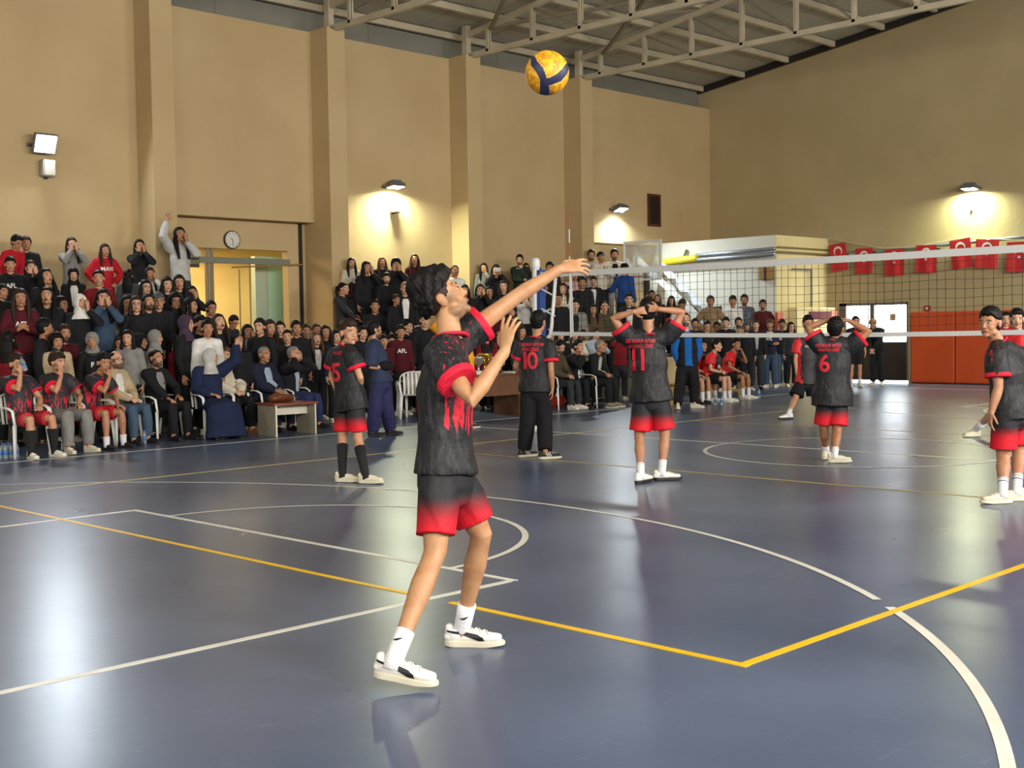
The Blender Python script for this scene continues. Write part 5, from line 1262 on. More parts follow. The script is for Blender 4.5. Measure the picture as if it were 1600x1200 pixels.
# ---- the server in the foreground
D = 5.9
anR = at_z(616, 1030, .125); anL = at_z(722, 981, .09)
sp = dict(pel=(696, 724), che=(697, 610, .0), nek=(704, 530, .0), shR=(686, 556, -.19), elR=(737, 626, -.33), wrR=(789, 548, -.24), shL=(727, 524, .17), elL=(806, 464, .22), wrL=(874, 421, .25), hpR=(686, 738, -.075), knR=(680, 862, -.17), hpL=(705, 736, .07), knL=(752, 836, .10))
Hf = (RG*.80+UP*.52+FG*.16)
J = J_from(D, sp, HM_at(692, 469, D+.03, Hf, UP-RG*.5), ((RG*.97-FG*.10), (RG*.95-FG*.28)),
    dict(handL=(RG*.93+UP*.18+FG*.1, FG*.75-UP*.6, .34, .30, 1), handR=(UP*1.0+RG*.16+FG*.15, RG*.6+FG*.8, .22, .26, -1)))
J['anR'] = anR; J['anL'] = anL
rz = rzdir((RG*.95-FG*.1)); loc0 = (anR+anL)/2; loc0.z = 0
HAIRM['server'] = remesh(cap_acc([.066, .058, .040, .030, -.03], .016, .030, front=.010, seed=21, noise_a=.009, n=64, m=44), .005, 1, 'hair')
t, Q = hero('server in black and red jersey, arm stretched after the ball, white shoes with black stripes', J, loc0, rz, 1.07, .0075, SKS, 'server', 'k', jersey_mat('jersey_server', streak=.66, ztop=.70), None, hem=.045, fl=-.006, sleeve=(.34, .60), leg=.80, k=.93, wide=-.022, loose=.020, socks=m_sockW, sock_h=.135, shoes=(m_shoeW, m_soleW), extra=('stripe', m_shoeK), pitch=(0, .12), fold=.011, bodyvox=.0052, shoe_s=.99, hair_s=1.02, seed=3,
    decals=(('8', .28, (.0, 1.15), 'back', m_numred, .006),))
for o in t.children:
    if o.name.startswith('shorts'): o.material_slots[0].material = shorts_mat('shorts_server', .63, .80)
    if o.name.startswith('sock'):
        pass
fade = cap_acc([.062, .050, .004, -.03, -.075], .0035, .0, noise_a=.0003, seed=22)
h = obj('hair_fade', mesh(fade), HM['d'], t, True); h.matrix_local = Q['H']
# sock emblem: a small hooked tick
def tick(root, kn, an, fd, s=1.0):
    up = (kn-an).normalized(); x = fd; n_ = (up.cross(x)).normalized()
    A = Acc(); V = []
    for i in range(9):
        q = i/8; u_ = -.022+.044*q; c_ = .006-.020*math.sin(q*PI*.62)*1.0+.012*q; hw = .0012+.0042*math.sin(PI*min(1, q*1.15))
        for sg in (-1, 1):
            ang = u_/.045; p = an+up*(.078+c_+sg*hw)+(x*math.sin(ang)+n_*math.cos(ang)*(-1 if n_.dot(Vector((0, 0, 1))) > 2 else 1))*.0455*s; V.append(p)
    A.add(V, [(2*i, 2*i+1, 2*i+3, 2*i+2) for i in range(8)]); return A
for q in 'LR':
    for sgn in (1, -1):
        n_fd = Q['ft'+q]; a = tick(t, Q['kn'+q], Q['an'+q], n_fd*sgn, 1.07); obj('sock_emblem', a, m_shoeK, t)

# ---- number 10, back to the viewer
D = 15.05
dn = dict(pel=(836, 600), che=(837, 565), nek=(839, 527), shL=(817, 541, .05), elL=(806, 572, .12), wrL=(814, 590, .28), shR=(858, 541, -.05), elR=(861, 580, -.08), wrR=(863, 607, -.04), hpL=(826, 606), knL=(824, 660), hpR=(847, 606), knR=(851, 660))
face = (FG*.94+RG*.34)
J = J_from(D, dn, HM_at(841, 504, D, FG*.9+RG*.45), ((RG*.6+FG*.4)*1.0, (RG*.9+FG*.15)), dict(handR=(-UP, -RG, .5, .08, 1)))
J['anL'] = at_z(819, 703, .09); J['anR'] = at_z(852, 706, .09)
jk = jersey_mat('jersey_back', streak=1.2)
p = (J['anL']+J['anR'])/2; rz = rzdir(FG*.9-RG*.15)
hero('number 10 player from behind in black trousers, watching the net', J, (p.x, p.y, 0), rz, 1.0, .010, SK[1], 'short', 'k', jk, cloth('trackpant', (26, 24, 28)), leg=1.0, wide=.022, k=1.0, hem=.10, sleeve=.62, shoes=(m_shoeK, m_soleW), extra=('three', m_shoeW), decals=(('10', .29, (-.10, 1.17), 'back', m_numred, .004), ('7 KURUP-INTAM', .055, (-.06, 1.37), 'back', m_numred, .001), ('FEN LİSESİ', .055, (-.07, 1.31), 'back', m_numred, .001)), seed=4)
# ---- number 11, hands behind the head
D = 12.68
dn = dict(pel=(1017, 612), che=(1014, 568), nek=(1014, 523), shL=(981, 528, .0), elL=(958, 497, -.02), wrL=(990, 487, -.10), shR=(1046, 524, .0), elR=(1067, 487, -.02), wrR=(1029, 483, -.10), hpL=(1004, 622), knL=(999, 683), hpR=(1031, 622), knR=(1039, 680))
J = J_from(D, dn, HM_at(1012, 488, D+.02, FG+RG*.1, UP-FG*.1), ((RG*.5+FG*.6), (RG*.95+FG*.1)), dict(handL=(RG+UP*.12, FG, .30, .18, -1, 1), handR=(-RG+UP*.1, FG, .30, .18, 1, 1)))
J['anL'] = at_z(1001, 741, .09); J['anR'] = at_z(1034, 737, .09)
p = (J['anL']+J['anR'])/2
t, Q = hero('number 11 player from behind with both hands locked on the head', J, (p.x, p.y, 0), rzdir(FG), 1.04, .009, SK[1], 'short', 'k', jk, None, k=.93, hem=.10, fl=.012, sleeve=.52, leg=.84, socks=m_sockW, sock_h=.12, shoes=(m_shoeW, m_shoeK), wide=.0, loose=.034, decals=(('11', .31, (-.12, 1.22), 'back', m_numred, .004), ('EST KURUP-INTAM', .052, (-.09, 1.42), 'back', m_numred, .001), ('ANADOLU LİSESİ', .046, (-.09, 1.365), 'back', m_numred, .001)), seed=6, fold=.009)
for o in t.children:
    if o.name.startswith('shorts'): o.material_slots[0].material = shorts_mat('shorts_11', .54, .69)
# ---- number 6
D = 14.1
dn = dict(pel=(1301, 612), che=(1302, 572), nek=(1304, 530), shL=(1280, 540, .02), elL=(1262, 512, .08), wrL=(1297, 499, .06), shR=(1329, 541, -.02), elR=(1358, 518, -.06), wrR=(1324, 500, .0), hpL=(1292, 620), knL=(1287, 668, .05), hpR=(1311, 620), knR=(1308, 670, -.03))
J = J_from(D, dn, HM_at(1306, 515, D, FG*.9+RG*.5, UP), ((RG*.5+FG*.6), (RG*.95-FG*.1)), dict(handL=(RG*1+UP*.15, -UP, .25, .15, 1), handR=(-RG*1+UP*.2, -UP, .25, .15, -1)))
J['anL'] = at_z(1291, 706, .09); J['anR'] = at_z(1304, 711, .09)
p = (J['anL']+J['anR'])/2
t, Q = hero('number 6 player from behind with hands resting on top of the head', J, (p.x, p.y, 0), rzdir(FG+RG*.15), .97, .010, SK[3], 'short', 'k', jk, None, k=1.08, fl=.012, hem=.17, sleeve=.60, leg=.90, socks=m_sockW, sock_h=.09, shoes=(m_shoeC, m_soleW), wide=.0, loose=.036, decals=(('6', .27, (-.11, 1.11), 'back', m_numred, .006), ('EST KULUP ANTRE', .050, (-.06, 1.32), 'back', m_numred, .001), ('ANADOLU LİSESİ', .044, (-.06, 1.27), 'back', m_numred, .001)), seed=8)
for o in t.children:
    if o.name.startswith('shorts'): o.material_slots[0].material = shorts_mat('shorts_6', .46, .60)
# ---- number 25
D = 13.05
dn = dict(pel=(546, 612), che=(540, 575), nek=(539, 541), shL=(524, 556, .10), elL=(518, 588, .16), wrL=(524, 606, .10), shR=(550, 556, -.12), elR=(563, 590, -.14), wrR=(563, 610, .05), hpL=(538, 620, .08), knL=(535, 683, .06), hpR=(554, 620, -.08), knR=(559, 683, -.06))
J = J_from(D, dn, HM_at(545, 521, D-.02, RG*.65-FG*.75), ((RG*.9-FG*.25), (RG*.9-FG*.25)), dict(handR=(RG*.3-UP*.6+FG*.4, -RG, .4, .08, 1)))
J['anL'] = at_z(535, 740, .09); J['anR'] = at_z(571, 742, .09)
p = (J['anL']+J['anR'])/2
t, Q = hero('number 25 player looking round over the shoulder, long black socks', J, (p.x, p.y, 0), rzdir(RG*.75+FG*.45), 1.0, .009, SK[0], 'fringe', 'd', jk, None, k=.92, fl=.01, hem=.2, sleeve=.60, leg=.86, socks=m_sockK, sock_h=.33, shoes=(m_shoeC, m_soleW), extra=('three', m_lace), wide=-.005, loose=.030, decals=(('25', .27, (.0, 1.13), 'back', m_numred, .006), ('FEN LİSESİ', .045, (.0, 1.34), 'back', m_numred, .001)), seed=9)
for o in t.children:
    if o.name.startswith('shorts'): o.material_slots[0].material = shorts_mat('shorts_25', .55, .69)
# ---- player at the right edge
D = 10.9
dn = dict(pel=(1580, 632), che=(1574, 585), nek=(1560, 535), shL=(1557, 556, -.17), elL=(1560, 606, -.20), wrL=(1549, 645, -.22), shR=(1592, 556, .14), elR=(1606, 600, .18), wrR=(1604, 645, .1), hpL=(1570, 645, -.09), knL=(1568, 712, -.06), hpR=(1592, 645, .09), knR=(1592, 705, .08))
J = J_from(D, dn, HM_at(1547, 506, D-.03, -RG*.72-FG*.62, UP), ((-RG*.97-FG*.1), (-RG*.9-FG*.2)), dict(handL=(-UP*.95-RG*.15, RG, .4, .1, 1)))
J['anL'] = at_z(1567, 770, .09); J['anR'] = at_z(1589, 766, .09)
p = (J['anL']+J['anR'])/2
t, Q = hero('player at the right edge turning the head to the viewer, striped white socks', J, (p.x, p.y, 0), rzdir(-RG*.9+FG*.25), 1.03, .0085, SK[1], 'fringe', 'k', jersey_mat('jersey_side', streak=.80), None, k=1.06, fl=.014, hem=.12, sleeve=.66, leg=.84, socks=m_sockW, sock_h=.16, shoes=(m_shoeC, m_soleW), extra=('three', m_lace), wide=-.008, loose=.028, seed=10)
m_sockStripe = mat('sock_stripe', srgb(60, 40, 80), .9)
m_green = mat('heel_green', srgb(20, 120, 80), .6)
for o in list(t.children):
    if o.name.startswith('shorts'): o.material_slots[0].material = shorts_mat('shorts_edge', .52, .66)
for q in 'LR':
    kn, an = Q['kn'+q], Q['an'+q]; up = (kn-an).normalized()
    for hh in (.095, .125): obj('sock_stripe', Acc().tube([an+up*hh, an+up*(hh+.007)], .0455, 18, caps=(0, 0)), m_sockStripe, t, True)
    fd = Q['ft'+q]; obj('heel_tab', Acc().tube([an-fd*.062-V3(0, 0, .015), an-fd*.064+V3(0, 0, .012)], [(.022, .012), (.018, .01)], 10, ref=fd.cross(UP)), m_green, t, True)
# ---- opponents in red and black
m_opp = jersey_mat('jersey_red_black', black=(206, 24, 34), red=(26, 24, 28), streak=.28)
def halves(name, thr=.12):
    m = bpy.data.materials.new(name); m.use_nodes = True; nt = m.node_tree; b = nt.nodes['Principled BSDF']; L = nt.links.new
    tc = N(nt, 'ShaderNodeTexCoord'); sp = N(nt, 'ShaderNodeSeparateXYZ'); L(tc.outputs['Object'], sp.inputs[0])
    nz = N(nt, 'ShaderNodeTexNoise'); nz.inputs['Scale'].default_value = 14; nz.inputs['Detail'].default_value = 4; L(tc.outputs['Object'], nz.inputs['Vector'])
    ma = N(nt, 'ShaderNodeMath', operation='MULTIPLY_ADD'); L(nz.outputs['Fac'], ma.inputs[0]); ma.inputs[1].default_value = .16; L(sp.outputs['X'], ma.inputs[2])
    r = N(nt, 'ShaderNodeMapRange'); r.inputs['From Min'].default_value = thr; r.inputs['From Max'].default_value = thr+.01; L(ma.outputs[0], r.inputs['Value'])
    mx = N(nt, 'ShaderNodeMix', data_type='RGBA'); mx.inputs[6].default_value = srgb(210, 26, 36); mx.inputs[7].default_value = srgb(26, 24, 28); L(r.outputs[0], mx.inputs[0]); L(mx.outputs[2], b.inputs['Base Color']); b.inputs['Roughness'].default_value = .6
    return m
m_opp = halves('jersey_halves')
D = 21.0
dn = dict(pel=(1260, 592), che=(1262, 560), nek=(1263, 527), shR=(1247, 536), elR=(1243, 562), wrR=(1245, 585), shL=(1279, 536), elL=(1285, 562), wrL=(1281, 584), hpR=(1252, 595), knR=(1243, 622, -.1), hpL=(1268, 595), knL=(1272, 622))
J = J_from(D, dn, HM_at(1263, 507, D, -FG+RG*.1), ((-FG*.6+RG*.8), (-FG*.3-RG*.9)))
J['anR'] = at_z(1232, 647, .09); J['anL'] = at_z(1282, 645, .09)
p = (J['anL']+J['anR'])/2
hero('number 13 opponent in red and black jersey behind the net, left leg set out', J, (p.x, p.y, 0), rzdir(-FG), .98, .011, SK[0], 'quiff', 'k', m_opp, cloth('shorts_black', (24, 24, 28)), cuff=None, leg=.86, socks=m_sockW, sock_h=.15, shoes=(m_shoeW, m_shoeK), k=.95, decals=(('13', .11, (.0, 1.27), 'front', m_white_print, .002), ('KOCAHASAR', .05, (.04, 1.19), 'front', m_white_print, .001), ('●', .13, (.11, 1.34), 'front', m_white_print, .0)), seed=12)
D = 16.2
dn = dict(pel=(1600, 600), che=(1600, 560), nek=(1592, 522), shR=(1577, 533, .1), elR=(1572, 568, .1), wrR=(1580, 596, 0), shL=(1610, 533), elL=(1618, 566), wrL=(1616, 592), hpR=(1588, 604), knR=(1556, 640, .1), hpL=(1608, 604), knL=(1616, 645))
J = J_from(D, dn, HM_at(1589, 500, D, -FG-RG*.35), ((RG*.6-FG*.6), (-RG*.95-FG*.3)))
J['anR'] = at_z(1524, 672, .09); J['anL'] = at_z(1606, 690, .09)
p = (J['anL']+J['anR'])/2
hero('opponent in red and black behind the edge player, one leg stretched out low', J, (p.x, p.y, 0), rzdir(-FG-RG*.3), 1.0, .011, SK[2], 'fringe', 'k', halves('jersey_halves_right', .42), cloth('shorts_black', (24, 24, 28)), cuff=None, leg=.80, socks=m_sockW, sock_h=.24, shoes=(m_shoeC, m_soleW), k=.95, seed=13)
P_ = mkproto(stand('down', 'down', yaw=-20), sleeve=.6, leg=.86)
pp = at_z(1571, 640, 0); t = person(P_, 'opp', (pp.x, pp.y, 0), rzdir(-FG), .97, 'opponent with dark hair farther back by the orange pads, only the face clear', 'short', 'k', 'red', 'black', shoes=m_shoeW)
# ---- player in orange standing between server and net, hands on the head
D = 19.8
dn = dict(pel=(726, 592), che=(724, 560), nek=(720, 522), shL=(704, 530), elL=(676, 506), wrL=(705, 494), shR=(738, 530), elR=(761, 508), wrR=(733, 495), hpL=(718, 596), knL=(716, 635), hpR=(733, 596), knR=(735, 635))
J = J_from(D, dn, HM_at(719, 503, D, FG), ((FG), (RG*.8+FG*.3)), dict(handL=(RG+UP*.15, -UP, .25, .15, 1), handR=(-RG+UP*.2, -UP, .25, .15, -1)))
J['anL'] = at_z(712, 662, .09); J['anR'] = at_z(732, 661, .09)
p = (J['anL']+J['anR'])/2
hero('player in orange shirt, hands on head, mostly hidden by the server', J, (p.x, p.y, 0), rzdir(FG), 1.0, .011, SK[1], 'short', 'k', tmat('orange'), cloth('shorts_black', (24, 24, 28)), sleeve=.97, cuff=None, leg=.86, socks=m_sockK, sock_h=.1, shoes=(m_shoeK, m_soleW), k=.95, seed=14)
# ---- man in navy jumper with a bottle
D = 18.3
dn = dict(pel=(596, 590), che=(592, 560), nek=(585, 532), shL=(578, 543, .12), elL=(585, 572, .12), wrL=(601, 571, .02), shR=(583, 543, -.16), elR=(580, 574, -.22), wrR=(600, 573, -.14), hpL=(600, 594, .09), knL=(604, 634, .07), hpR=(592, 594, -.09), knR=(586, 634, -.07))
J = J_from(D, dn, HM_at(585, 516, D, RG*.85+FG*.5), ((RG*.95-FG*.1), (RG*.95-FG*.1)), dict(handR=(RG, -UP*.2+FG, .7, .05, -1)))
J['anR'] = at_z(583, 673, .09); J['anL'] = at_z(610, 671, .09)
p = (J['anL']+J['anR'])/2
t, Q = hero('bearded man in navy jumper and blue trousers with a crossbody bag and bottle', J, (p.x, p.y, 0), rzdir(RG*.9+FG*.2), 1.0, .011, SKB[0], 'short', 'k', cloth('navy_jumper', (46, 54, 78)), cloth('blue_trousers', (44, 46, 84)), sleeve=.98, cuff=None, leg=1.0, shoes=(m_shoeK, m_shoeK), k=1.0, hem=.08, wide=.03, seed=15)
a = Acc(); a.ell(Q['pel']+V3(-.16, -.06, .18), (.05, .12, .075)); obj('crossbody_bag', remesh(a, .01, 1), cloth('bag_black', (22, 22, 24)), t)
a = Acc(); a.tube([Q['nek']+V3(.06, -.06, -.02), Q['che']+V3(-.09, -.14, .0), Q['pel']+V3(-.15, -.15, .2)], [(.012, .004)]*3, 8); obj('bag_strap', a, m_black, t, True)
# ---- man with the vest
D = 23.7
dn = dict(pel=(1074, 567), che=(1074, 545), nek=(1073, 519), shR=(1058, 526), elR=(1055, 548), wrR=(1060, 567), shL=(1089, 526), elL=(1092, 548), wrL=(1087, 566), hpR=(1067, 570), knR=(1062, 603), hpL=(1081, 570), knL=(1085, 602))
J = J_from(D, dn, HM_at(1071, 500, D, -FG-RG*.05), ((-FG*.5+RG*.9), (-FG*.9-RG*.1)))
J['anR'] = at_z(1059, 632, .09); J['anL'] = at_z(1085, 631, .09)
p = (J['anL']+J['anR'])/2
t, Q = hero('bearded man with bright blue top under a black padded vest behind the bottom tape', J, (p.x, p.y, 0), rzdir(-FG), 1.03, .011, SKB[2], 'receding', 'd', cloth('royal_blue', (24, 92, 168)), cloth('trackpant', (26, 24, 28)), sleeve=1.0, cuff=None, leg=1.0, shoes=(m_shoeW, m_soleW), k=1.05, hem=.06, wide=.02, seed=16)
A, _ = top_geo(Q, 1.03, 1.05, .045, .12, .06, False); ve = remesh(A, .012, 2, 'vest'); ruffle(ve, .008, (3, 3, 26), 2)
bmv = bmesh.new(); bmv.from_mesh(ve); dele = [f for f in bmv.faces if (f.calc_center_median().y < Q['che'].y-.02 and abs(f.calc_center_median().x-Q['che'].x) < .07)]; bmesh.ops.delete(bmv, geom=dele, context='FACES'); bmv.to_mesh(ve); bmv.free(); obj('padded_vest', ve, tmat('black'), t)
# ---- coach bending by the door
D = 31.2
pc = at_z(1380, 601, 0); Jc = stand('front', 'front', lean=.30, pitch=-50); Pc = mkproto(Jc, loose=.035)
t = person(Pc, 'coach', (pc.x-.5, pc.y-.1, 0), rzdir(-FG-RG*.6), .97, 'person in black padded coat stooping in front of the barred door', 'short', 'l', 'black', 'black', SK[2], shoes=m_shoeW)
pc = at_z(1337, 606, 0); Pc = mkproto(stand('down', 'down'), sleeve=.6, leg=.8)
t = person(Pc, 'sub', (pc.x, pc.y, 0), rzdir(-FG), .98, 'substitute in black shorts and white socks near the barred door', 'short', 'k', 'black', 'black', SK[0], shoes=m_shoeW)
for q in 'LR':
    an, kn = Pc.J['an'+q], Pc.J['kn'+q]; up = (kn-an).normalized(); obj('sock', Acc().tube([an, an+up*.13], .044, 12, caps=(0, 0)), m_sockW, t, True)
# ================================================================== FRONT ROW, FURNITURE, NET
def chair_proto(label, loc, rz):
    t = thing('plastic_chair', label, 'chair', loc, rz)
    A = Acc(); n = 9
    V = []; 
    for i in range(n):
        for j in range(n):
            u = -1+2*i/(n-1); v = -1+2*j/(n-1); w_ = .235-.02*(v+1)/2; V.append((u*w_, v*.21, .44-.018*(1-u*u)*(1-.4*v*v)+(.012 if v < -.9 else 0)*-1))
    V2 = [(x, y, z-.012) for x, y, z in V]; F = []
    for i in range(n-1):
        for j in range(n-1): a = i*n+j; F += [(a, a+n, a+n+1, a+1), (a+n*n, a+1+n*n, a+n+1+n*n, a+n+n*n)]
    for i in range(n-1):
        for (a, b) in ((i*n, (i+1)*n), (i*n+n-1, (i+1)*n+n-1), (i, i+1), ((n-1)*n+i, (n-1)*n+i+1)): F.append((a, b, b+n*n, a+n*n))
    A.add(V, F); obj('seat', A, m_white_pl, t, True)
    # curved back: rim tube plus upright slats
    def bk(u, z): return V3(u*.225, .20+.06*(z-.44)/.4-.05*u*u, z)
    pts = [bk(-1, .47)]+[bk(-1, .62)]+[bk(math.sin((q-.5)*PI)*1.0, .70+.12*math.cos((q-.5)*PI)) for q in [i/10 for i in range(11)]]+[bk(1, .62), bk(1, .47)]
    b = obj('backrest', Acc().tube(pts, [(.014, .022)]*len(pts), 8), m_white_pl, t, True)
    for k in (-.66, -.33, 0, .33, .66): obj('slat', Acc().tube([bk(k, .43), bk(k*1.0, .62), bk(k*.98, .70+.12*math.cos(math.asin(k)))], [(.022, .006)]*3, 8, ref=(1, 0, 0)), m_white_pl, b, True)
    for s in (-1, 1):
        obj('armrest', Acc().tube([bk(s, .64)+V3(0, .0, 0), V3(s*.26, .1, .655), V3(s*.275, -.12, .65), V3(s*.265, -.205, .61), V3(s*.245, -.215, .44)], [(.028, .009), (.03, .010), (.03, .010), (.024, .010), (.02, .012)], 10, ref=[(1, 0, 0)]*3+[(1, 0, 0)]*2), m_white_pl, t, True)
        obj('leg', Acc().tube([(s*.235, -.195, .43), (s*.262, -.225, .0)], [(.032, .016), (.020, .012)], 10, ref=(1, 0, 0), caps=(0, 0)), m_white_pl, t, True)
        obj('leg', Acc().tube([(s*.225, .19, .43), (s*.25, .26, .0)], [(.030, .016), (.020, .012)], 10, ref=(1, 0, 0), caps=(0, 0)), m_white_pl, t, True)
    return t
# seated people: (foot px, facing degrees from straight at the court, ...)
SIT = {}
def seat_person(name, J, foot, rz, label, **kw):
    P = mkproto(J, .011, kw.pop('sleeve', 1.0), kw.pop('hem', .05), kw.pop('loose', .02), kw.pop('leg', 1.0), 0, True, kw.pop('k', 1.0), kw.pop('bottom', 'pants'), kw.pop('wide', .004))
    f = at_z(foot[0], foot[1], 0); d = V3(math.sin(rz), -math.cos(rz), 0); loc = f-d*.47*kw.get('s', 1.0)
    s = kw.pop('s', 1.0); socks = kw.pop('socks', None); cf = kw.pop('cuffs', None)
    t = person(P, name, (loc.x, loc.y, 0), rz, s, label, **kw)
    if cf:
        for (e, dd, r) in P.cuffs: obj('sleeve_cuff', remesh(Acc().tube([e-dd*.022, e+dd*.006], [r+.005, r+.004], 20, caps=(0, 0)), .009, 1), cf, t)
        nk = P.J['nek']; hb = P.H @ V3(0, .018, -.055); ax = (hb-nk).normalized(); pts = [nk+ax*.004+V3(math.cos(a_)*.076, 0, 0)+ax.cross(V3(1, 0, 0))*(math.sin(a_)*.072) for a_ in [2*PI*i/24 for i in range(25)]]; obj('collar', Acc().tube(pts, .011, 6), cf, t, True)
    if socks:
        for q in 'LR':
            an, kn = P.J['an'+q], P.J['kn'+q]; up = (kn-an).normalized(); obj('sock', Acc().tube([an-up*.05, an, an+up*socks[1]], [.042, .042, .046+.03*(socks[1] > .2)], 14, caps=(0, 0)), socks[0], t, True)
    return t, P, loc
CH0 = None
def put_chair(loc, rz, label):
    global CH0
    if CH0 is None: CH0 = chair_proto(label, loc, rz); return CH0
    return dup(CH0, label, loc, rz, None)
COLS['_j'] = (26, 26, 30)
jf = jersey_mat('jersey_front', streak=.48)
def jseat(t, z0, z1, nm, j=jf):
    for o in t.children:
        if o.name.startswith('top'): o.material_slots[0].material = j
        if o.name.startswith('shorts') and nm: o.material_slots[0].material = nm
m_ss = bpy.data.materials.new('shorts_seated'); m_ss = None
def seated_shorts(name):
    m = bpy.data.materials.new(name); m.use_nodes = True; nt = m.node_tree; b = nt.nodes['Principled BSDF']; L = nt.links.new
    tc = N(nt, 'ShaderNodeTexCoord'); sp = N(nt, 'ShaderNodeSeparateXYZ'); L(tc.outputs['Object'], sp.inputs[0])
    mr = N(nt, 'ShaderNodeMapRange'); mr.inputs['From Min'].default_value = -.16; mr.inputs['From Max'].default_value = -.32; L(sp.outputs['Y'], mr.inputs['Value'])
    mx = N(nt, 'ShaderNodeMix', data_type='RGBA'); mx.inputs[6].default_value = srgb(30, 28, 32); mx.inputs[7].default_value = srgb(176, 24, 36); L(mr.outputs[0], mx.inputs[0]); L(mx.outputs[2], b.inputs['Base Color']); b.inputs['Roughness'].default_value = .7
    return m
m_ss = seated_shorts('shorts_seated_gradient')
def jersey_seated(name):
    m = bpy.data.materials.new(name); m.use_nodes = True; nt = m.node_tree; b = nt.nodes['Principled BSDF']; L = nt.links.new
    tc = N(nt, 'ShaderNodeTexCoord'); sp = N(nt, 'ShaderNodeSeparateXYZ'); L(tc.outputs['Object'], sp.inputs[0])
    mp2 = N(nt, 'ShaderNodeMapping'); mp2.inputs['Scale'].default_value = (30, 10, 8); mp2.inputs['Rotation'].default_value = (0, -.5, 0); L(tc.outputs['Object'], mp2.inputs['Vector'])
    n2 = N(nt, 'ShaderNodeTexNoise'); n2.inputs['Detail'].default_value = 4; n2.inputs['Scale'].default_value = 1; n2.inputs['Distortion'].default_value = 1; L(mp2.outputs[0], n2.inputs['Vector'])
    fz = N(nt, 'ShaderNodeMapRange'); fz.inputs['From Min'].default_value = 1.0; fz.inputs['From Max'].default_value = .7; L(sp.outputs['Z'], fz.inputs['Value'])
    ad = N(nt, 'ShaderNodeMath', operation='MULTIPLY_ADD'); L(fz.outputs[0], ad.inputs[0]); ad.inputs[1].default_value = .13; L(n2.outputs['Fac'], ad.inputs[2])
    r2 = N(nt, 'ShaderNodeMapRange'); r2.inputs['From Min'].default_value = .66; r2.inputs['From Max'].default_value = .70; L(ad.outputs[0], r2.inputs['Value'])
    m2 = N(nt, 'ShaderNodeMix', data_type='RGBA'); m2.inputs[6].default_value = srgb(34, 34, 40); m2.inputs[7].default_value = srgb(200, 24, 48); L(r2.outputs[0], m2.inputs[0]); L(m2.outputs[2], b.inputs['Base Color']); b.inputs['Roughness'].default_value = .65
    return m
js = jersey_seated('jersey_seated')
rd = math.radians
t, P, lc = seat_person('s1', sit('lap', 'face', lean=-.06, slump=-.02, spread=.16), (70, 716), rd(10), 'seated player drinking from a bottle, leftmost, long black socks', hair='fringe', hm='d', top='black', bot='red', sleeve=.62, leg=.82, shoes=m_shoeW, socks=(m_sockK, .28), cuffs=m_red, skin=SK[0], s=1.0, k=1.02, wide=-.012)
jseat(t, 0, 0, m_ss, js); put_chair(lc, rd(10), 'white plastic chair under the leftmost seated player')
b = thing('water_bottle', 'clear bottle held to the mouth by the leftmost seated player', 'bottle', (0, 0, 0)); 
m_bottle = mat('clear_bottle', srgb(196, 210, 220), .08, trans=.7); m_capb = mat('bottle_cap_blue', srgb(60, 110, 180), .4)
BOT = mesh(Acc().tube([(0, 0, 0), (0, 0, .02), (0, 0, .13), (0, 0, .165), (0, 0, .19)], [.028, .031, .031, .022, .012], 14, caps=(0, 0)), 'bottle'); BCAP = mesh(Acc().tube([(0, 0, .185), (0, 0, .205)], .014, 12, caps=(0, 0)), 'cap'); BLAB = mesh(Acc().tube([(0, 0, .06), (0, 0, .10)], .0318, 14, caps=(0, 0)), 'label')
def bottle(b, lab=True):
    obj('bottle_body', BOT, m_bottle, b); obj('bottle_cap', BCAP, m_capb, b)
    if lab: obj('paper_label', BLAB, mat('bottle_label', srgb(70, 120, 190), .5), b)
bottle(b); b.matrix_basis = t.matrix_basis @ (Matrix.Translation(P.J['wrR']+V3(.055, -.03, .02)) @ Matrix.Rotation(-.5, 4, 'X'))
t, P, lc = seat_person('s2', sit('thigh', 'chin', lean=.02, spread=.15, yaw=10), (126, 708), rd(10), 'seated player in grey sweatpants resting the chin on a fist', hair='curly', hm='d', top='black', bot='grey', sleeve=.62, wide=.012, shoes=m_shoeC, cuffs=m_red, skin=SK[0], k=1.05)
jseat(t, 0, 0, None, js); put_chair(lc, rd(10), 'white plastic chair under the player in grey sweatpants')
t, P, lc = seat_person('s3', sit('knee', 'chin', lean=.22, pitch=-6, spread=.17, yaw=-25), (184, 702), rd(25), 'seated player leaning forward with red shorts and black shoes', hair='fringe', hm='k', top='black', bot='red', sleeve=.62, leg=.78, wide=-.01, shoes=m_shoeK, socks=(m_sockW, .1), cuffs=m_red, skin=SK[1])
jseat(t, 0, 0, None, js); put_chair(lc, rd(15), 'white plastic chair under the player leaning forward')
t, P, lc = seat_person('s4', sit('clasp', 'clasp', yaw=-5), (224, 694), rd(20), 'seated bald bearded man with glasses, beige jacket and blue jeans', hair='bald', hm='k', top='beige', bot='jeans', shoes=m_shoeK, skin=SKB[2], glasses=True, open_='white', k=1.05)
put_chair(lc, rd(20), 'white plastic chair under the man in the beige jacket')
t, P, lc = seat_person('s5', sit('thigh', 'knee', lean=-.03), (286, 688), rd(15), 'seated bearded man in black zip jacket and black trousers', hair='receding', hm='k', top='black', bot='black', shoes=m_shoeK, skin=SKB[1], open_='grey')
put_chair(lc, rd(15), 'white plastic chair under the man in the black zip jacket')
t, P, lc = seat_person('s6', sit('point', 'lap', yaw=70), (352, 686), rd(-8), 'seated person in long navy robe and pale grey head scarf pointing back', hair='scarf', hm='lgrey', top='navy', bot='navy', shoes=m_shoeK, skin=SK[0], bottom='skirt', loose=.04, hem=.1)
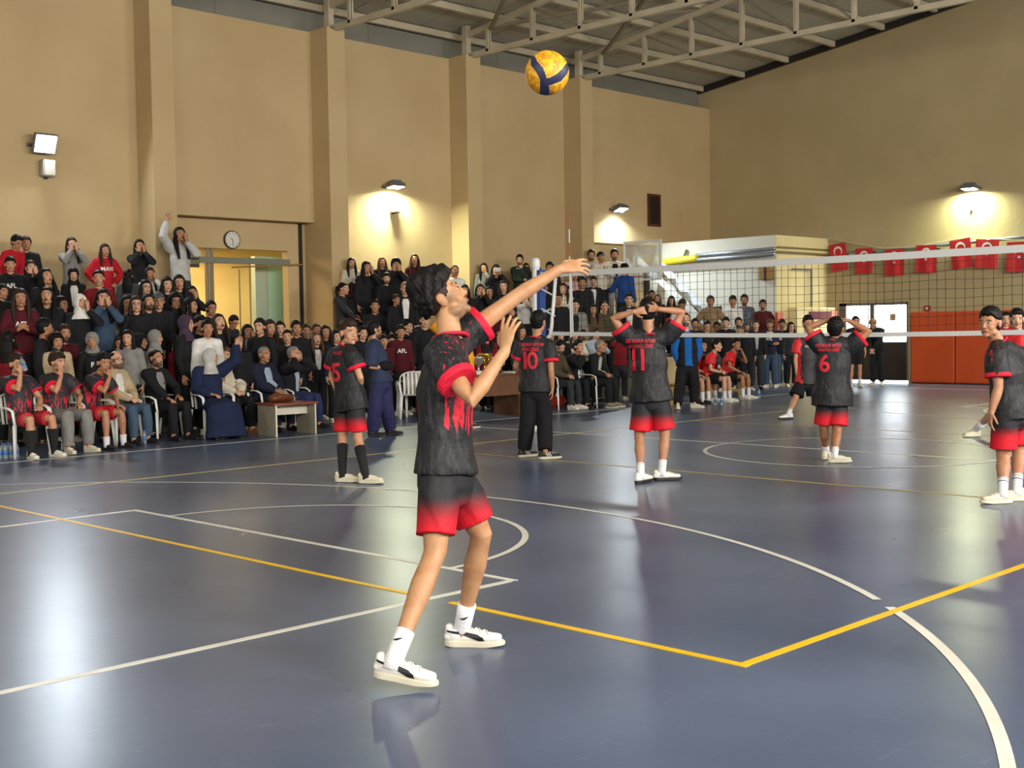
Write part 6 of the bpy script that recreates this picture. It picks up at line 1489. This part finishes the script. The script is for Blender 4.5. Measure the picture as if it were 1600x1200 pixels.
for o in t.children:
    if o.name.startswith(('top', 'skirt')): o.material_slots[0].material = cloth('robe_navy', (28, 36, 66))
put_chair(lc, rd(0), 'white plastic chair behind the navy robe')
t, P, lc = seat_person('s7', sit('clasp', 'clasp', yaw=-45), (385, 678), rd(5), 'seated person in cream quilted jacket, short brown hair, tan shoes', hair='bob', hm='b', top='cream', bot='black', shoes=m_shoeBr, sole=m_shoeBr, skin=SK[2], loose=.04, k=1.02)
for o in t.children:
    if o.name.startswith('top'): ruffle(o.data, .010, (2, 2, 30), 3)
put_chair(lc, rd(5), 'white plastic chair under the cream quilted jacket')
t, P, lc = seat_person('s8', sit('clasp', 'clasp'), (447, 674), rd(8), 'seated grey-haired man in dark navy overcoat with tie behind the low table', hair='receding', hm='g', top='navy', bot='navy', shoes=m_shoeK, skin=SK[1], open_='lblue', loose=.035, k=1.12)
put_chair(lc, rd(8), 'white plastic chair under the man in the navy overcoat')
t, P, lc = seat_person('s9', sit('ear', 'ear', lean=.06, yaw=8), (495, 670), rd(25), 'seated grey-haired man in black coat holding a phone to the ear', hair='receding', hm='g', top='black', bot='navy', shoes=m_shoeK, skin=SK[0], open_='lblue', loose=.035, k=1.08)
for o in t.children:
    if o.name.startswith('trousers'): o.material_slots[0].material = cloth('suit_blue', (40, 48, 86))
put_chair(lc, rd(25), 'white plastic chair under the man on the phone')
# officials right of the trophy table
t, P, lc = seat_person('s10', sit('clasp', 'clasp', lean=.08, pitch=-22), (901, 640), rd(12), 'seated bearded man in olive jacket looking down at a phone', hair='short', hm='k', top='olive', bot='charcoal', shoes=m_shoeW, skin=SKB[0])
put_chair(lc, rd(12), 'white plastic chair under the olive jacket')
t, P, lc = seat_person('s11', sit('knee', 'chin', lean=.12, yaw=-5), (926, 638), rd(8), 'seated man in black jacket smiling with chin on hand', hair='short', hm='k', top='black', bot='black', shoes=m_shoeK, skin=SK[0])
put_chair(lc, rd(8), 'white plastic chair under the smiling man in black')
t, P, lc = seat_person('s12', sit('clasp', 'clasp', lean=.14), (960, 637), rd(15), 'seated older man in black suit and pale shirt next to number 11', hair='receding', hm='g', top='black', bot='black', shoes=m_shoeG, skin=SK[1], open_='lgrey', k=1.1)
put_chair(lc, rd(15), 'white plastic chair under the older man in the black suit')
t, P, lc = seat_person('s13', sit('lap', 'lap'), (800, 634), rd(5), 'seated man in navy suit and pale blue shirt at the trophy table', hair='receding', hm='k', top='navy', bot='navy', shoes=m_shoeK, skin=SKB[1], open_='lblue')
put_chair(lc, rd(5), 'white plastic chair behind the trophy table')
# red substitutes on the bench
SUBL = []
SUB = [('knee', 'chin', 1096, 632, 'red substitute nearest the vest wearer, hand on face'), ('clasp', 'clasp', 1115, 629, 'red substitute with white wristband leaning forward'), ('clasp', 'clasp', 1139, 629, 'red substitute with a knee bandage, tallest on the bench'), ('chin', 'knee', 1168, 624, 'red substitute at the far end resting cheek on hand')]
for i, (a1, a2, fx, fy, lb) in enumerate(SUB):
    t, P, lc = seat_person('sub%d' % i, sit(a1, a2, lean=.16, pitch=-4, yaw=(5, 0, 10, -15)[i]), (fx, fy), rd((12, 8, 15, 10)[i]), lb, hair=('short', 'fringe', 'short', 'quiff')[i], hm='k', top='red', bot='black', sleeve=.62, leg=.8, shoes=m_shoeW if i else m_shoeK, socks=(m_sockW, .16), skin=SK[i % 4], s=.97)
    SUBL.append(lc)
    for o in t.children:
        if o.name.startswith('top'): o.material_slots[0].material = m_opp
m_bench = mat('bench_wood', srgb(196, 160, 84), .5, vary=.15, vscale=8)
d_ = (SUBL[-1]-SUBL[0]).length+.9; bc_ = (SUBL[0]+SUBL[-1])/2; brz = math.atan2(SUBL[-1].y-SUBL[0].y, SUBL[-1].x-SUBL[0].x)
t = thing('bench', 'long yellow wooden bench under the red substitutes', 'bench', (bc_.x, bc_.y, 0), brz)
for k in range(3): obj('slat', Acc().box((-d_/2, -.17+k*.12, .40), (d_/2, -.07+k*.12, .43)), m_bench, t)
for x in (-d_/2+.15, 0, d_/2-.15):
    obj('leg', Acc().box((x-.03, -.16, 0), (x+.03, -.11, .40)), m_bench, t); obj('leg', Acc().box((x-.03, .12, 0), (x+.03, .17, .40)), m_bench, t); obj('crossbar', Acc().box((x-.02, -.11, .15), (x+.02, .12, .20)), m_bench, t)
t = thing('bench_box', 'cream wooden seat box at the near end of the bench', 'box', (at_z(1045, 634, 0).x+.1, at_z(1045, 634, 0).y+.25, 0)); obj('panel', Acc().box((-.2, -.2, .43), (.25, .2, .95)), mat('cream_board', srgb(206, 190, 140), .6), t); obj('base', Acc().box((-.2, -.2, 0), (.25, .2, .43)), m_bench, t)
# empty chair
p = at_z(652, 655, 0); put_chair((p.x+.1, p.y+.2, 0), rd(-35), 'empty white plastic chair beside the maroon sweatshirts')
p = at_z(680, 655, 0); put_chair((p.x+.3, p.y+.9, 0), rd(160), 'white plastic chair partly hidden behind the server')
# low table with handbag
m_tside = mat('laminate_grey_beige', srgb(160, 152, 132), .5, vary=.08, vscale=9); m_tedge = mat('laminate_edge', srgb(222, 216, 196), .5); m_ttop = mat('reddish_wood_top', srgb(140, 70, 44), .35, vary=.12, vscale=6)
pa = at_z(437, 682, 0); pb = at_z(474, 680, 0)
pc_ = (pa+pb)/2; t = thing('low_table', 'small beige side table with reddish top in front of the seated men', 'table', (pc_.x+.12, pc_.y+.28, 0), 0)
w2, d2, hh = .38, .28, .47
t.rotation_euler = (0, 0, math.atan2(pb.y-pa.y, pb.x-pa.x)*.3)
obj('side_panel', Acc().box((-w2+.03, -d2, 0), (-w2+.055, d2, hh)), m_tside, t); obj('side_panel', Acc().box((w2-.055, -d2, 0), (w2-.03, d2, hh)), m_tside, t)
for s in (-1, 1): obj('edge_strip', Acc().box((s*(w2-.0425)-.0125, -d2-.004, 0), (s*(w2-.0425)+.0125, -d2-.0005, hh)), m_tedge, t)
obj('cross_panel', Acc().box((-w2+.055, -.05, hh-.16), (w2-.055, -.03, hh)), m_tedge, t); obj('tabletop', Acc().box((-w2, -d2-.02, hh), (w2, d2+.02, hh+.028)), m_ttop, t)
t2 = thing('handbag', 'brown leather handbag lying on the low side table', 'bag', (pc_.x+.02, pc_.y+.24, hh+.029), .1)
a = Acc(); a.tube([(-.2, 0, .07), (-.1, 0, .085), (.06, 0, .08), (.17, 0, .05)], [(.09, .06), (.10, .08), (.09, .07), (.06, .04)], 16, ref=(0, 1, 0)); bgm = remesh(a, .009, 2); ruffle(bgm, .004, (10, 10, 10), 3); obj('bag_body', bgm, mat('brown_leather', srgb(104, 56, 30), .4, bump=.3, bscale=40), t2)
obj('handle', Acc().tube([(.05, -.06, .12), (.14, -.09, .11), (.22, -.05, .06), (.2, .04, .05), (.1, .06, .1)], .009, 8), mat('brown_leather_dark', srgb(84, 44, 24), .4), t2, True)
obj('buckle', Acc().box((.19, -.07, .05), (.215, -.05, .075)), mat('brass', srgb(190, 170, 110), .3, .8), t2)
# trophy table
m_twood = mat('walnut_veneer', srgb(104, 70, 48), .4, vary=.18, vscale=5, bump=.05, bscale=30)
_ta, _tb = at_y(736, 640, 15.75).x, at_y(852, 640, 15.75).x
TX = (_ta+_tb)/2; hw = (_tb-_ta)/2
t = thing('official_table', 'long brown wooden table carrying the trophies beside number 10', 'table', (TX, 15.75, 0), 0)
obj('front_panel', Acc().box((-hw, -.02, .38), (hw, .0, .74)), m_twood, t); obj('tabletop', Acc().box((-hw-.03, -.06, .74), (hw+.03, .68, .77)), m_twood, t)
obj('side_panel', Acc().box((-hw, 0, 0), (-hw+.03, .65, .74)), m_twood, t); obj('side_panel', Acc().box((hw-.03, 0, 0), (hw, .65, .74)), m_twood, t); obj('side_panel', Acc().box((.25, 0, 0), (.28, .65, .74)), m_twood, t)
obj('lower_panel', Acc().box((.28, .3, .02), (hw-.03, .32, .5)), mat('walnut_dark', srgb(60, 38, 28), .5), t)
tag(obj('paper', Acc().box((TX+.1, 15.75, .7705), (TX+hw-.05, 16.2, .785)), m_white_pl), 'white papers spread on the trophy table', 'paper')
m_gold = mat('trophy_gold', srgb(212, 170, 70), .22, .9); m_silver = mat('trophy_silver', srgb(206, 204, 198), .2, .8)
def trophy(x, y, s, m1, m2, label):
    t = thing('trophy', label, 'trophy', (x, y, .7705)); t.scale = (s, s, s)
    obj('base', Acc().tube([(0, 0, 0), (0, 0, .05)], .06, 18, caps=(0, 0)), m_white_pl if m1 is m_silver else m_darkmet, t)
    obj('cup', Acc().tube([(0, 0, .05), (0, 0, .09), (0, 0, .12), (0, 0, .17), (0, 0, .25), (0, 0, .27)], [.03, .012, .014, .06, .085, .09], 22, caps=(0, 0)), m1, t, True)
    for sg in (-1, 1): obj('handle', Acc().tube([(sg*.075, 0, .24), (sg*.13, 0, .25), (sg*.13, 0, .19), (sg*.06, 0, .16)], .008, 8), m2, t, True)
    return t
for i, (px, sc, m1, m2, lb) in enumerate(((746, 1.15, m_silver, m_gold, 'white and gold trophy cup nearest the server'), (758, 1.35, m_gold, m_gold, 'large gold trophy cup in the middle of the cluster'), (771, 1.1, m_silver, m_gold, 'silver trophy cup with gold handles right of the large gold one'), (783, .8, m_gold, m_silver, 'small gold trophy cup at the right of the cluster'))):
    p = at_y(px, 585, 15.95+.1*(i % 2)); trophy(p.x, 15.92+.14*(i % 2), sc, m1, m2, lb)
# water bottle packs at the left and bottles by the bench
t0 = None
for i in range(10):
    _b = at_z(-10, 719, 0); x, y = _b.x+(i % 5)*.075, _b.y+(i//5)*.075
    q = thing('water_bottle', 'clear water bottle in the pack beside the leftmost chair', 'bottle', (x, y, 0), 0, 'bottles of the pack by the leftmost chair') if t0 is None else None
    if t0 is None: bottle(q); t0 = q
    else: dup(t0, t0['label'], (x, y, 0), 0, t0['group'])
for i, (px, py, lb) in enumerate(((1043, 595, 'water bottle standing on the bench box end'), (1118, 633, 'water bottle on the floor before the second substitute'), (1128, 634, 'water bottle on the floor between the two middle substitutes'), (1186, 622, 'water bottle on the floor past the last substitute'), (226, 694, 'water bottle by the jeans of the bald man'))):
    p = at_z(px, py, 0); q = thing('water_bottle', lb, 'bottle', (p.x, p.y, 0)) ; bottle(q)
    if i == 0: q.location = (at_z(1045, 634, 0).x+.1, at_z(1045, 634, 0).y+.15, .951)
p = at_z(603, 585, 0); b = thing('water_bottle', 'water bottle in the hands of the man in navy jumper', 'bottle', at_d(603, 580, 18.25)); bottle(b, False)
red = thing('gym_bag', 'red and black sports bag under the chairs beside number 10', 'bag', (17.75, 16.55, 0)); a = Acc().tube([(-.2, 0, .13), (.2, 0, .13)], [(.12, .12)]*2, 16); obj('bag_body', remesh(a, .01, 1), cloth('bag_red', (150, 40, 30)), red); obj('strap', Acc().tube([(-.1, 0, .25), (0, 0, .33), (.1, 0, .25)], .012, 6), m_black, red, True)
# ---- net, posts, antenna
NX = 13.67
t = thing('volleyball_net', 'black mesh volleyball net with white top and bottom tapes', 'net', (NX, 8.0, 0))
yl, yr_ = 4.75, -5.2
def sagz(y, top): u = (y-yr_)/(yl-yr_); return (2.375 if top else 1.485)-.06*math.sin(PI*u)*(1 if not top else .35)
def tape(top, h):
    a = Acc(); n = 24; V = []
    for i in range(n+1):
        y = yr_+(yl-yr_)*i/n; z = sagz(y, top)
        for dx, dz in ((-.006, -h/2), (.006, -h/2), (.006, h/2), (-.006, h/2)): V.append((dx, y, z+dz))
    F = []
    for i in range(n):
        for k in range(4): F.append((i*4+k, i*4+(k+1) % 4, i*4+4+(k+1) % 4, i*4+4+k))
    F += [(0, 1, 2, 3), (n*4+3, n*4+2, n*4+1, n*4)]; return a.add(V, F)
m_tape = mat('net_tape', srgb(206, 208, 206), .7)
obj('top_tape', tape(True, .085), m_tape, t); obj('bottom_tape', tape(False, .055), m_tape, t)
a = Acc(); n = int((yl-yr_)/.11)
for i in range(n+1):
    y = yr_+i*.11; a.bar((.0, y, sagz(y, False)), (0, y+.012*math.sin(i*1.7), sagz(y, True)), .0045)
for k in range(1, 9):
    f = k/9; pr = None
    for i in range(0, n+1, 3):
        y = yr_+i*.11; z = sagz(y, False)*(1-f)+sagz(y, True)*f+.008*math.sin(i*.6+k); p = (0, y, z)
        if pr: a.bar(pr, p, .0045)
        pr = p
g_ = obj('mesh_cords', a, mat('net_cord', srgb(30, 26, 22), .8), t); g_['kind'] = 'stuff'
obj('edge_band', Acc().tube([(0, 4.33, 1.44), (.0, 4.35, 2.37)], [(.006, .025)]*2, 8, ref=(1, 0, 0)), m_tape, t)
obj('rope', Acc().tube([(0, yl, 2.37), (0, 4.98, 2.40)], .008, 6), m_tape, t); obj('rope', Acc().tube([(0, yl, 1.49), (0, 4.72+.1, 1.55)], .008, 6), m_tape, t)
t = thing('net_antenna', 'red and white banded antenna above the end of the net', 'antenna', (NX-.02, 12.35, 0))
for k in range(9):
    z0 = 1.42+k*.2; obj('band', Acc().tube([(0, 0, z0), (0, 0, z0+.2)], .0085, 8, caps=(0, 0)), mat('antenna_red', srgb(170, 44, 40), .5) if k % 2 == 0 and k > 4 else m_tape, t)
t = thing('net_post', 'white double-tube net post with lattice and blue padding', 'post', (NX, 13.08, 0))
obj('main_tube', Acc().tube([(0, .02, 0), (0, -.02, 2.55)], .055, 16), m_wht, t, True); obj('cap', Acc().tube([(0, -.02, 2.50), (0, -.02, 2.58)], .066, 14), m_wht, t, True)
obj('blue_pad', Acc().box((-.03, -.13, .1), (.09, -.055, 2.45)), mat('pad_blue', srgb(34, 66, 138), .5), t)
obj('outer_tube', Acc().tube([(0, -.05, 1.30), (0, -.30, 1.46), (0, -.33, 1.6), (0, -.43, 2.36), (0, -.06, 2.40)], .028, 10), m_wht, t, True)
for z in (1.75, 2.05): obj('strut', Acc().tube([(0, -.03, z+.15), (0, -.34-.05*(z > 1.6), z)], .014, 8), m_wht, t, True)
obj('strut', Acc().tube([(0, -.03, 1.78), (0, -.36, 1.86)], .014, 8), m_wht, t, True)
obj('base', Acc().box((-.15, -.15, 0), (.15, .15, .03)), m_wht, t); obj('winch', Acc().box((-.08, -.03, 1.1), (-.03, .05, 1.25)), m_darkmet, t)
# ---- glass backboard behind the net
t = thing('basketball_backboard', 'clear basketball backboard with white frame above the far spectators', 'backboard', (25.2, 19.4, 0))
c0 = at_x(975, 378, 25.2)-V3(25.2, 19.4, 0); c1 = at_x(1033, 378, 25.2)-V3(25.2, 19.4, 0); b0 = at_x(975, 440, 25.2)-V3(25.2, 19.4, 0)
ya, yb, zt_, zb = c0.y, c1.y, c0.z, b0.z
fr = Acc(); fr.box((-.03, yb, zt_-.06), (.03, ya, zt_)).box((-.03, yb, zb), (.03, ya, zb+.05)).box((-.03, ya-.05, zb+.05), (.03, ya, zt_-.06)).box((-.03, yb, zb+.05), (.03, yb+.05, zt_-.06)); obj('frame', fr, m_wht, t)
obj('board', Acc().box((-.01, yb+.05, zb+.05), (.01, ya-.05, zt_-.06)), mat('acrylic', srgb(206, 206, 200), .15, trans=.75, alpha=.7), t)
ym = (ya+yb)/2; obj('target_square', Acc().box((-.014, ym-.3, zb+.2), (-.011, ym+.3, zb+.23)).box((-.014, ym-.3, zb+.62), (-.011, ym+.3, zb+.65)).box((-.014, ym-.3, zb+.23), (-.011, ym-.27, zb+.62)).box((-.014, ym+.27, zb+.23), (-.011, ym+.3, zb+.62)), m_wht, t)
obj('mid_bar', Acc().box((.03, ya-.4, zb), (.07, ya-.35, zt_)), m_wht, t)
ring = [(-.35+.225*math.cos(q), ym+.225*math.sin(q), zb+.1) for q in [2*PI*i/24 for i in range(25)]]; obj('hoop', Acc().tube(ring, .012, 8), mat('hoop_red', srgb(160, 60, 50), .5), t, True)
a = Acc()
for i in range(12):
    q = 2*PI*i/12; a.tube([(-.35+.22*math.cos(q), ym+.22*math.sin(q), zb+.1), (-.35+.13*math.cos(q+.3), ym+.13*math.sin(q+.3), zb-.28)], .004, 5); a.tube([(-.35+.22*math.cos(q), ym+.22*math.sin(q), zb+.1), (-.35+.13*math.cos(q-.3), ym+.13*math.sin(q-.3), zb-.28)], .004, 5)
obj('hoop_net', a, m_tape, t, True)
obj('stand', Acc().box((.1, ym-.06, 0), (.22, ym+.06, zb+.3)), m_darkmet, t); obj('arm', Acc().box((.0, ym-.04, zb+.3), (.2, ym+.04, zb+.36)), m_wht, t)
# ---- crescent and star flags on a string
m_flag = mat('flag_red', srgb(190, 30, 36), .7); m_fw = mat('flag_white', srgb(224, 214, 208), .7)
FL = [(1309, 381, 26, 45, -.10, 'first small red crescent flag next to the cream wall'), (1351, 388, 27, 41, .02, 'second red crescent flag, hanging straight'), (1398, 389, 29, 42, .0, 'third red crescent flag, lowest of the row'), (1448, 383, 30, 43, .03, 'fourth red crescent flag with creased lower half'), (1500, 374, 30, 44, -.12, 'fifth red crescent flag, tilted, left of the string peak'), (1544, 374, 32, 43, .08, 'sixth red crescent flag under the string peak'), (1594, 378, 34, 44, .03, 'red crescent flag cut by the right frame edge')]
sc_ = XB/ (ray(1450, 400).x/ray(1450, 400).dot(cF)) / F_PX
for (px, py, wp, hp, tilt, lb) in FL:
    x = XB-.17; p = at_x(px, py, x); wf = wp*sc_*1.12; hf = hp*sc_
    t = thing('flag', lb, 'flag', (x, p.y, p.z)); t.rotation_euler = (tilt, 0, 0)
    n = 10; V = []; F = []
    for i in range(n+1):
        for j in range(n+1): yy = (.5-i/n)*wf; zz = -j/n*hf; V.append((-.025-.02*math.sin(i*.9+px)*(j/n), yy, zz))
    m_ = (n+1)**2; V += [(v[0]-.003, v[1], v[2]) for v in V]
    for i in range(n):
        for j in range(n): a_ = i*(n+1)+j; F += [(a_, a_+1, a_+n+2, a_+n+1), (a_+m_, a_+n+1+m_, a_+n+2+m_, a_+1+m_)]
    fm = mesh(Acc().add(V, F)); obj('cloth', fm, m_flag, t)
    # crescent (outer disc minus shifted disc) and star, turned like the hanging flags
    cz = -hf*.27; R1, R2 = hf*.175, hf*.135; V2 = []; F2 = []; nn = 26; a0 = math.radians(36)
    for i in range(nn+1):
        q = a0+(2*PI-2*a0)*i/nn; V2.append(V3(R1*math.sin(q), R1*math.cos(q)*-1, 0))
    for i in range(nn+1):
        q = a0*1.32+(2*PI-2*a0*1.32)*i/nn; V2.append(V3(R2*math.sin(q), -R2*math.cos(q)-hf*.042, 0))
    for i in range(nn): F2.append((i, i+1, nn+2+i, nn+1+i))
    V2 = [V3(v.x, v.y+cz, 0) for v in V2]; k0 = len(V2); cs = cz-hf*.235
    V2.append(V3(0, cs, 0))
    for i in range(10): q = PI+i*PI/5; rr = hf*.075*(1 if i % 2 == 0 else .4); V2.append(V3(rr*math.sin(q), cs+rr*math.cos(q), 0))
    for i in range(10): F2.append((k0, k0+1+i, k0+1+(i+1) % 10))
    obj('crescent_and_star', decal(fm, V2, F2, (0, 0, 0), (0, -1, 0), (0, 0, 1), (1, 0, 0), .004), m_fw, t)
pts = [at_x(q[0], q[1], XB-.17) for q in ((1288, 371), (1335, 380), (1380, 388), (1430, 386), (1480, 376), (1515, 369), (1545, 373), (1600, 376), (1640, 380))]
tag(obj('flag_string', Acc().tube(pts, .01, 6), mat('string_cream', srgb(190, 184, 150), .7), smooth=True), 'cream string carrying the row of red flags', 'string')
# ---- ball
D = 6.0
bc = at_d(855, 114, D); Rb = .0345*D/1938*1000*1.0; Rb = 34.3*D/1938
print('ball radius', Rb)
t = thing('volleyball', 'scuffed yellow and navy volleyball in the air under the roof', 'ball', bc)
def ballmat(name, c, c2):
    m = bpy.data.materials.new(name); m.use_nodes = True; nt = m.node_tree; b = nt.nodes['Principled BSDF']; L = nt.links.new
    tc = N(nt, 'ShaderNodeTexCoord'); nz = N(nt, 'ShaderNodeTexNoise'); nz.inputs['Scale'].default_value = 38; nz.inputs['Detail'].default_value = 6; nz.inputs['Roughness'].default_value = .7; L(tc.outputs['Object'], nz.inputs['Vector'])
    cr = N(nt, 'ShaderNodeValToRGB'); cr.color_ramp.elements[0].position = .42; cr.color_ramp.elements[0].color = c2; cr.color_ramp.elements[1].position = .56; cr.color_ramp.elements[1].color = c
    L(nz.outputs['Fac'], cr.inputs['Fac']); L(cr.outputs['Color'], b.inputs['Base Color']); b.inputs['Roughness'].default_value = .5
    vo = N(nt, 'ShaderNodeTexVoronoi'); vo.inputs['Scale'].default_value = 160; L(tc.outputs['Object'], vo.inputs['Vector']); bp = N(nt, 'ShaderNodeBump'); bp.inputs['Strength'].default_value = .3; bp.inputs['Distance'].default_value = .002; L(vo.outputs['Distance'], bp.inputs['Height']); L(bp.outputs[0], b.inputs['Normal'])
    return m
mby = ballmat('ball_yellow', srgb(236, 170, 12), srgb(176, 118, 14)); mbn = ballmat('ball_navy', srgb(40, 42, 78), srgb(30, 32, 60)); mbs = mat('ball_seam', srgb(216, 180, 96), .6)
# classify a fine sphere: navy swoosh bands cross three yellow panels; colour per face, panels cut at seams
bm = bmesh.new(); bmesh.ops.create_icosphere(bm, subdivisions=6, radius=Rb)
# frame: view-facing axis -cF, right cR, up cU
def bcls(p):
    q = p.normalized(); a_, b_, c_ = q.dot(cR), q.dot(cU), -q.dot(cF)
    # two arms of the navy Y: left arm sweeping up-left, right arm sweeping right
    def seg(P, Qn):
        best = 9
        for i in range(len(P)-1):
            d0 = Vector(P[i]); d1 = Vector(P[i+1]); e = d1-d0; v = Vector((a_, b_))-d0; tt = max(0, min(1, v.dot(e)/e.length_squared)); w_ = Qn[i]+(Qn[i+1]-Qn[i])*tt; best = min(best, (v-e*tt).length-w_)
        return best
    if c_ < -.1:
        return .3*math.sin(3*math.atan2(b_, a_)+4*c_)-.05
    L1 = seg([(-.70, .78), (-.66, .55), (-.60, .22), (-.36, -.10), (-.20, -.45), (-.12, -.9)], [.04, .10, .16, .17, .15, .22])
    L2 = seg([(-.20, -.60), (.12, -.58), (.50, -.40), (.78, -.08), (.92, .3)], [.13, .14, .16, .14, .08])
    return min(L1, L2)
vv_ = {}
bm.verts.ensure_lookup_table()
for v in bm.verts:      # pull vertices onto the panel borders so the seams run smooth
    f0 = bcls(v.co); q = v.co.normalized()
    if abs(f0) < .045 or True:
        for lev in (0.0, .03):
            if abs(f0-lev) < .0145 and -q.dot(cF) > -.08:
                t1 = q.orthogonal().normalized(); t2 = q.cross(t1); e_ = .004
                g1 = (bcls(q+t1*e_)-bcls(q-t1*e_))/(2*e_); g2 = (bcls(q+t2*e_)-bcls(q-t2*e_))/(2*e_); gg = g1*g1+g2*g2
                if gg > .2: q = (q-(t1*g1+t2*g2)*((f0-lev)/gg)).normalized(); v.co = q*Rb; f0 = lev
                break
    vv_[v.index] = f0
groups = {'navy': [], 'yellow': [], 'seam': []}
for f in bm.faces:
    c = f.calc_center_median(); v = sum(vv_[k_.index] for k_ in f.verts)/3; q = c.normalized(); a_, b_, c_ = q.dot(cR), q.dot(cU), -q.dot(cF)
    seam = 0 < v < .03
    def nearl(P):
        return any((lambda d0, d1, v_: (v_-(d1-d0)*max(0, min(1, v_.dot(d1-d0)/(d1-d0).length_squared))).length < .010)(Vector(P[i]), Vector(P[i+1]), Vector((a_, b_))-Vector(P[i])) for i in range(len(P)-1))
    if c_ > 0 and v > .02 and (nearl([(.18, .98), (.22, .55), (-.02, .42), (-.38, .30)]) or nearl([(.22, .55), (.5, .35), (.66, .12)])): seam = True
    groups['seam' if seam else ('navy' if v < 0 else 'yellow')].append(f)
for k, m_ in (('navy', mbn), ('yellow', mby), ('seam', mbs)):
    idx = {}; V = []; F = []
    for f in groups[k]:
        r = []
        for vv in f.verts:
            if vv.index not in idx: idx[vv.index] = len(V); V.append(tuple(vv.co*(.992 if k == 'seam' else 1.0)))
            r.append(idx[vv.index])
        F.append(tuple(r))
    obj({'navy': 'navy_panel', 'yellow': 'yellow_panel', 'seam': 'seam'}[k], Acc().add(V, F), m_, t, True)
bm.free()
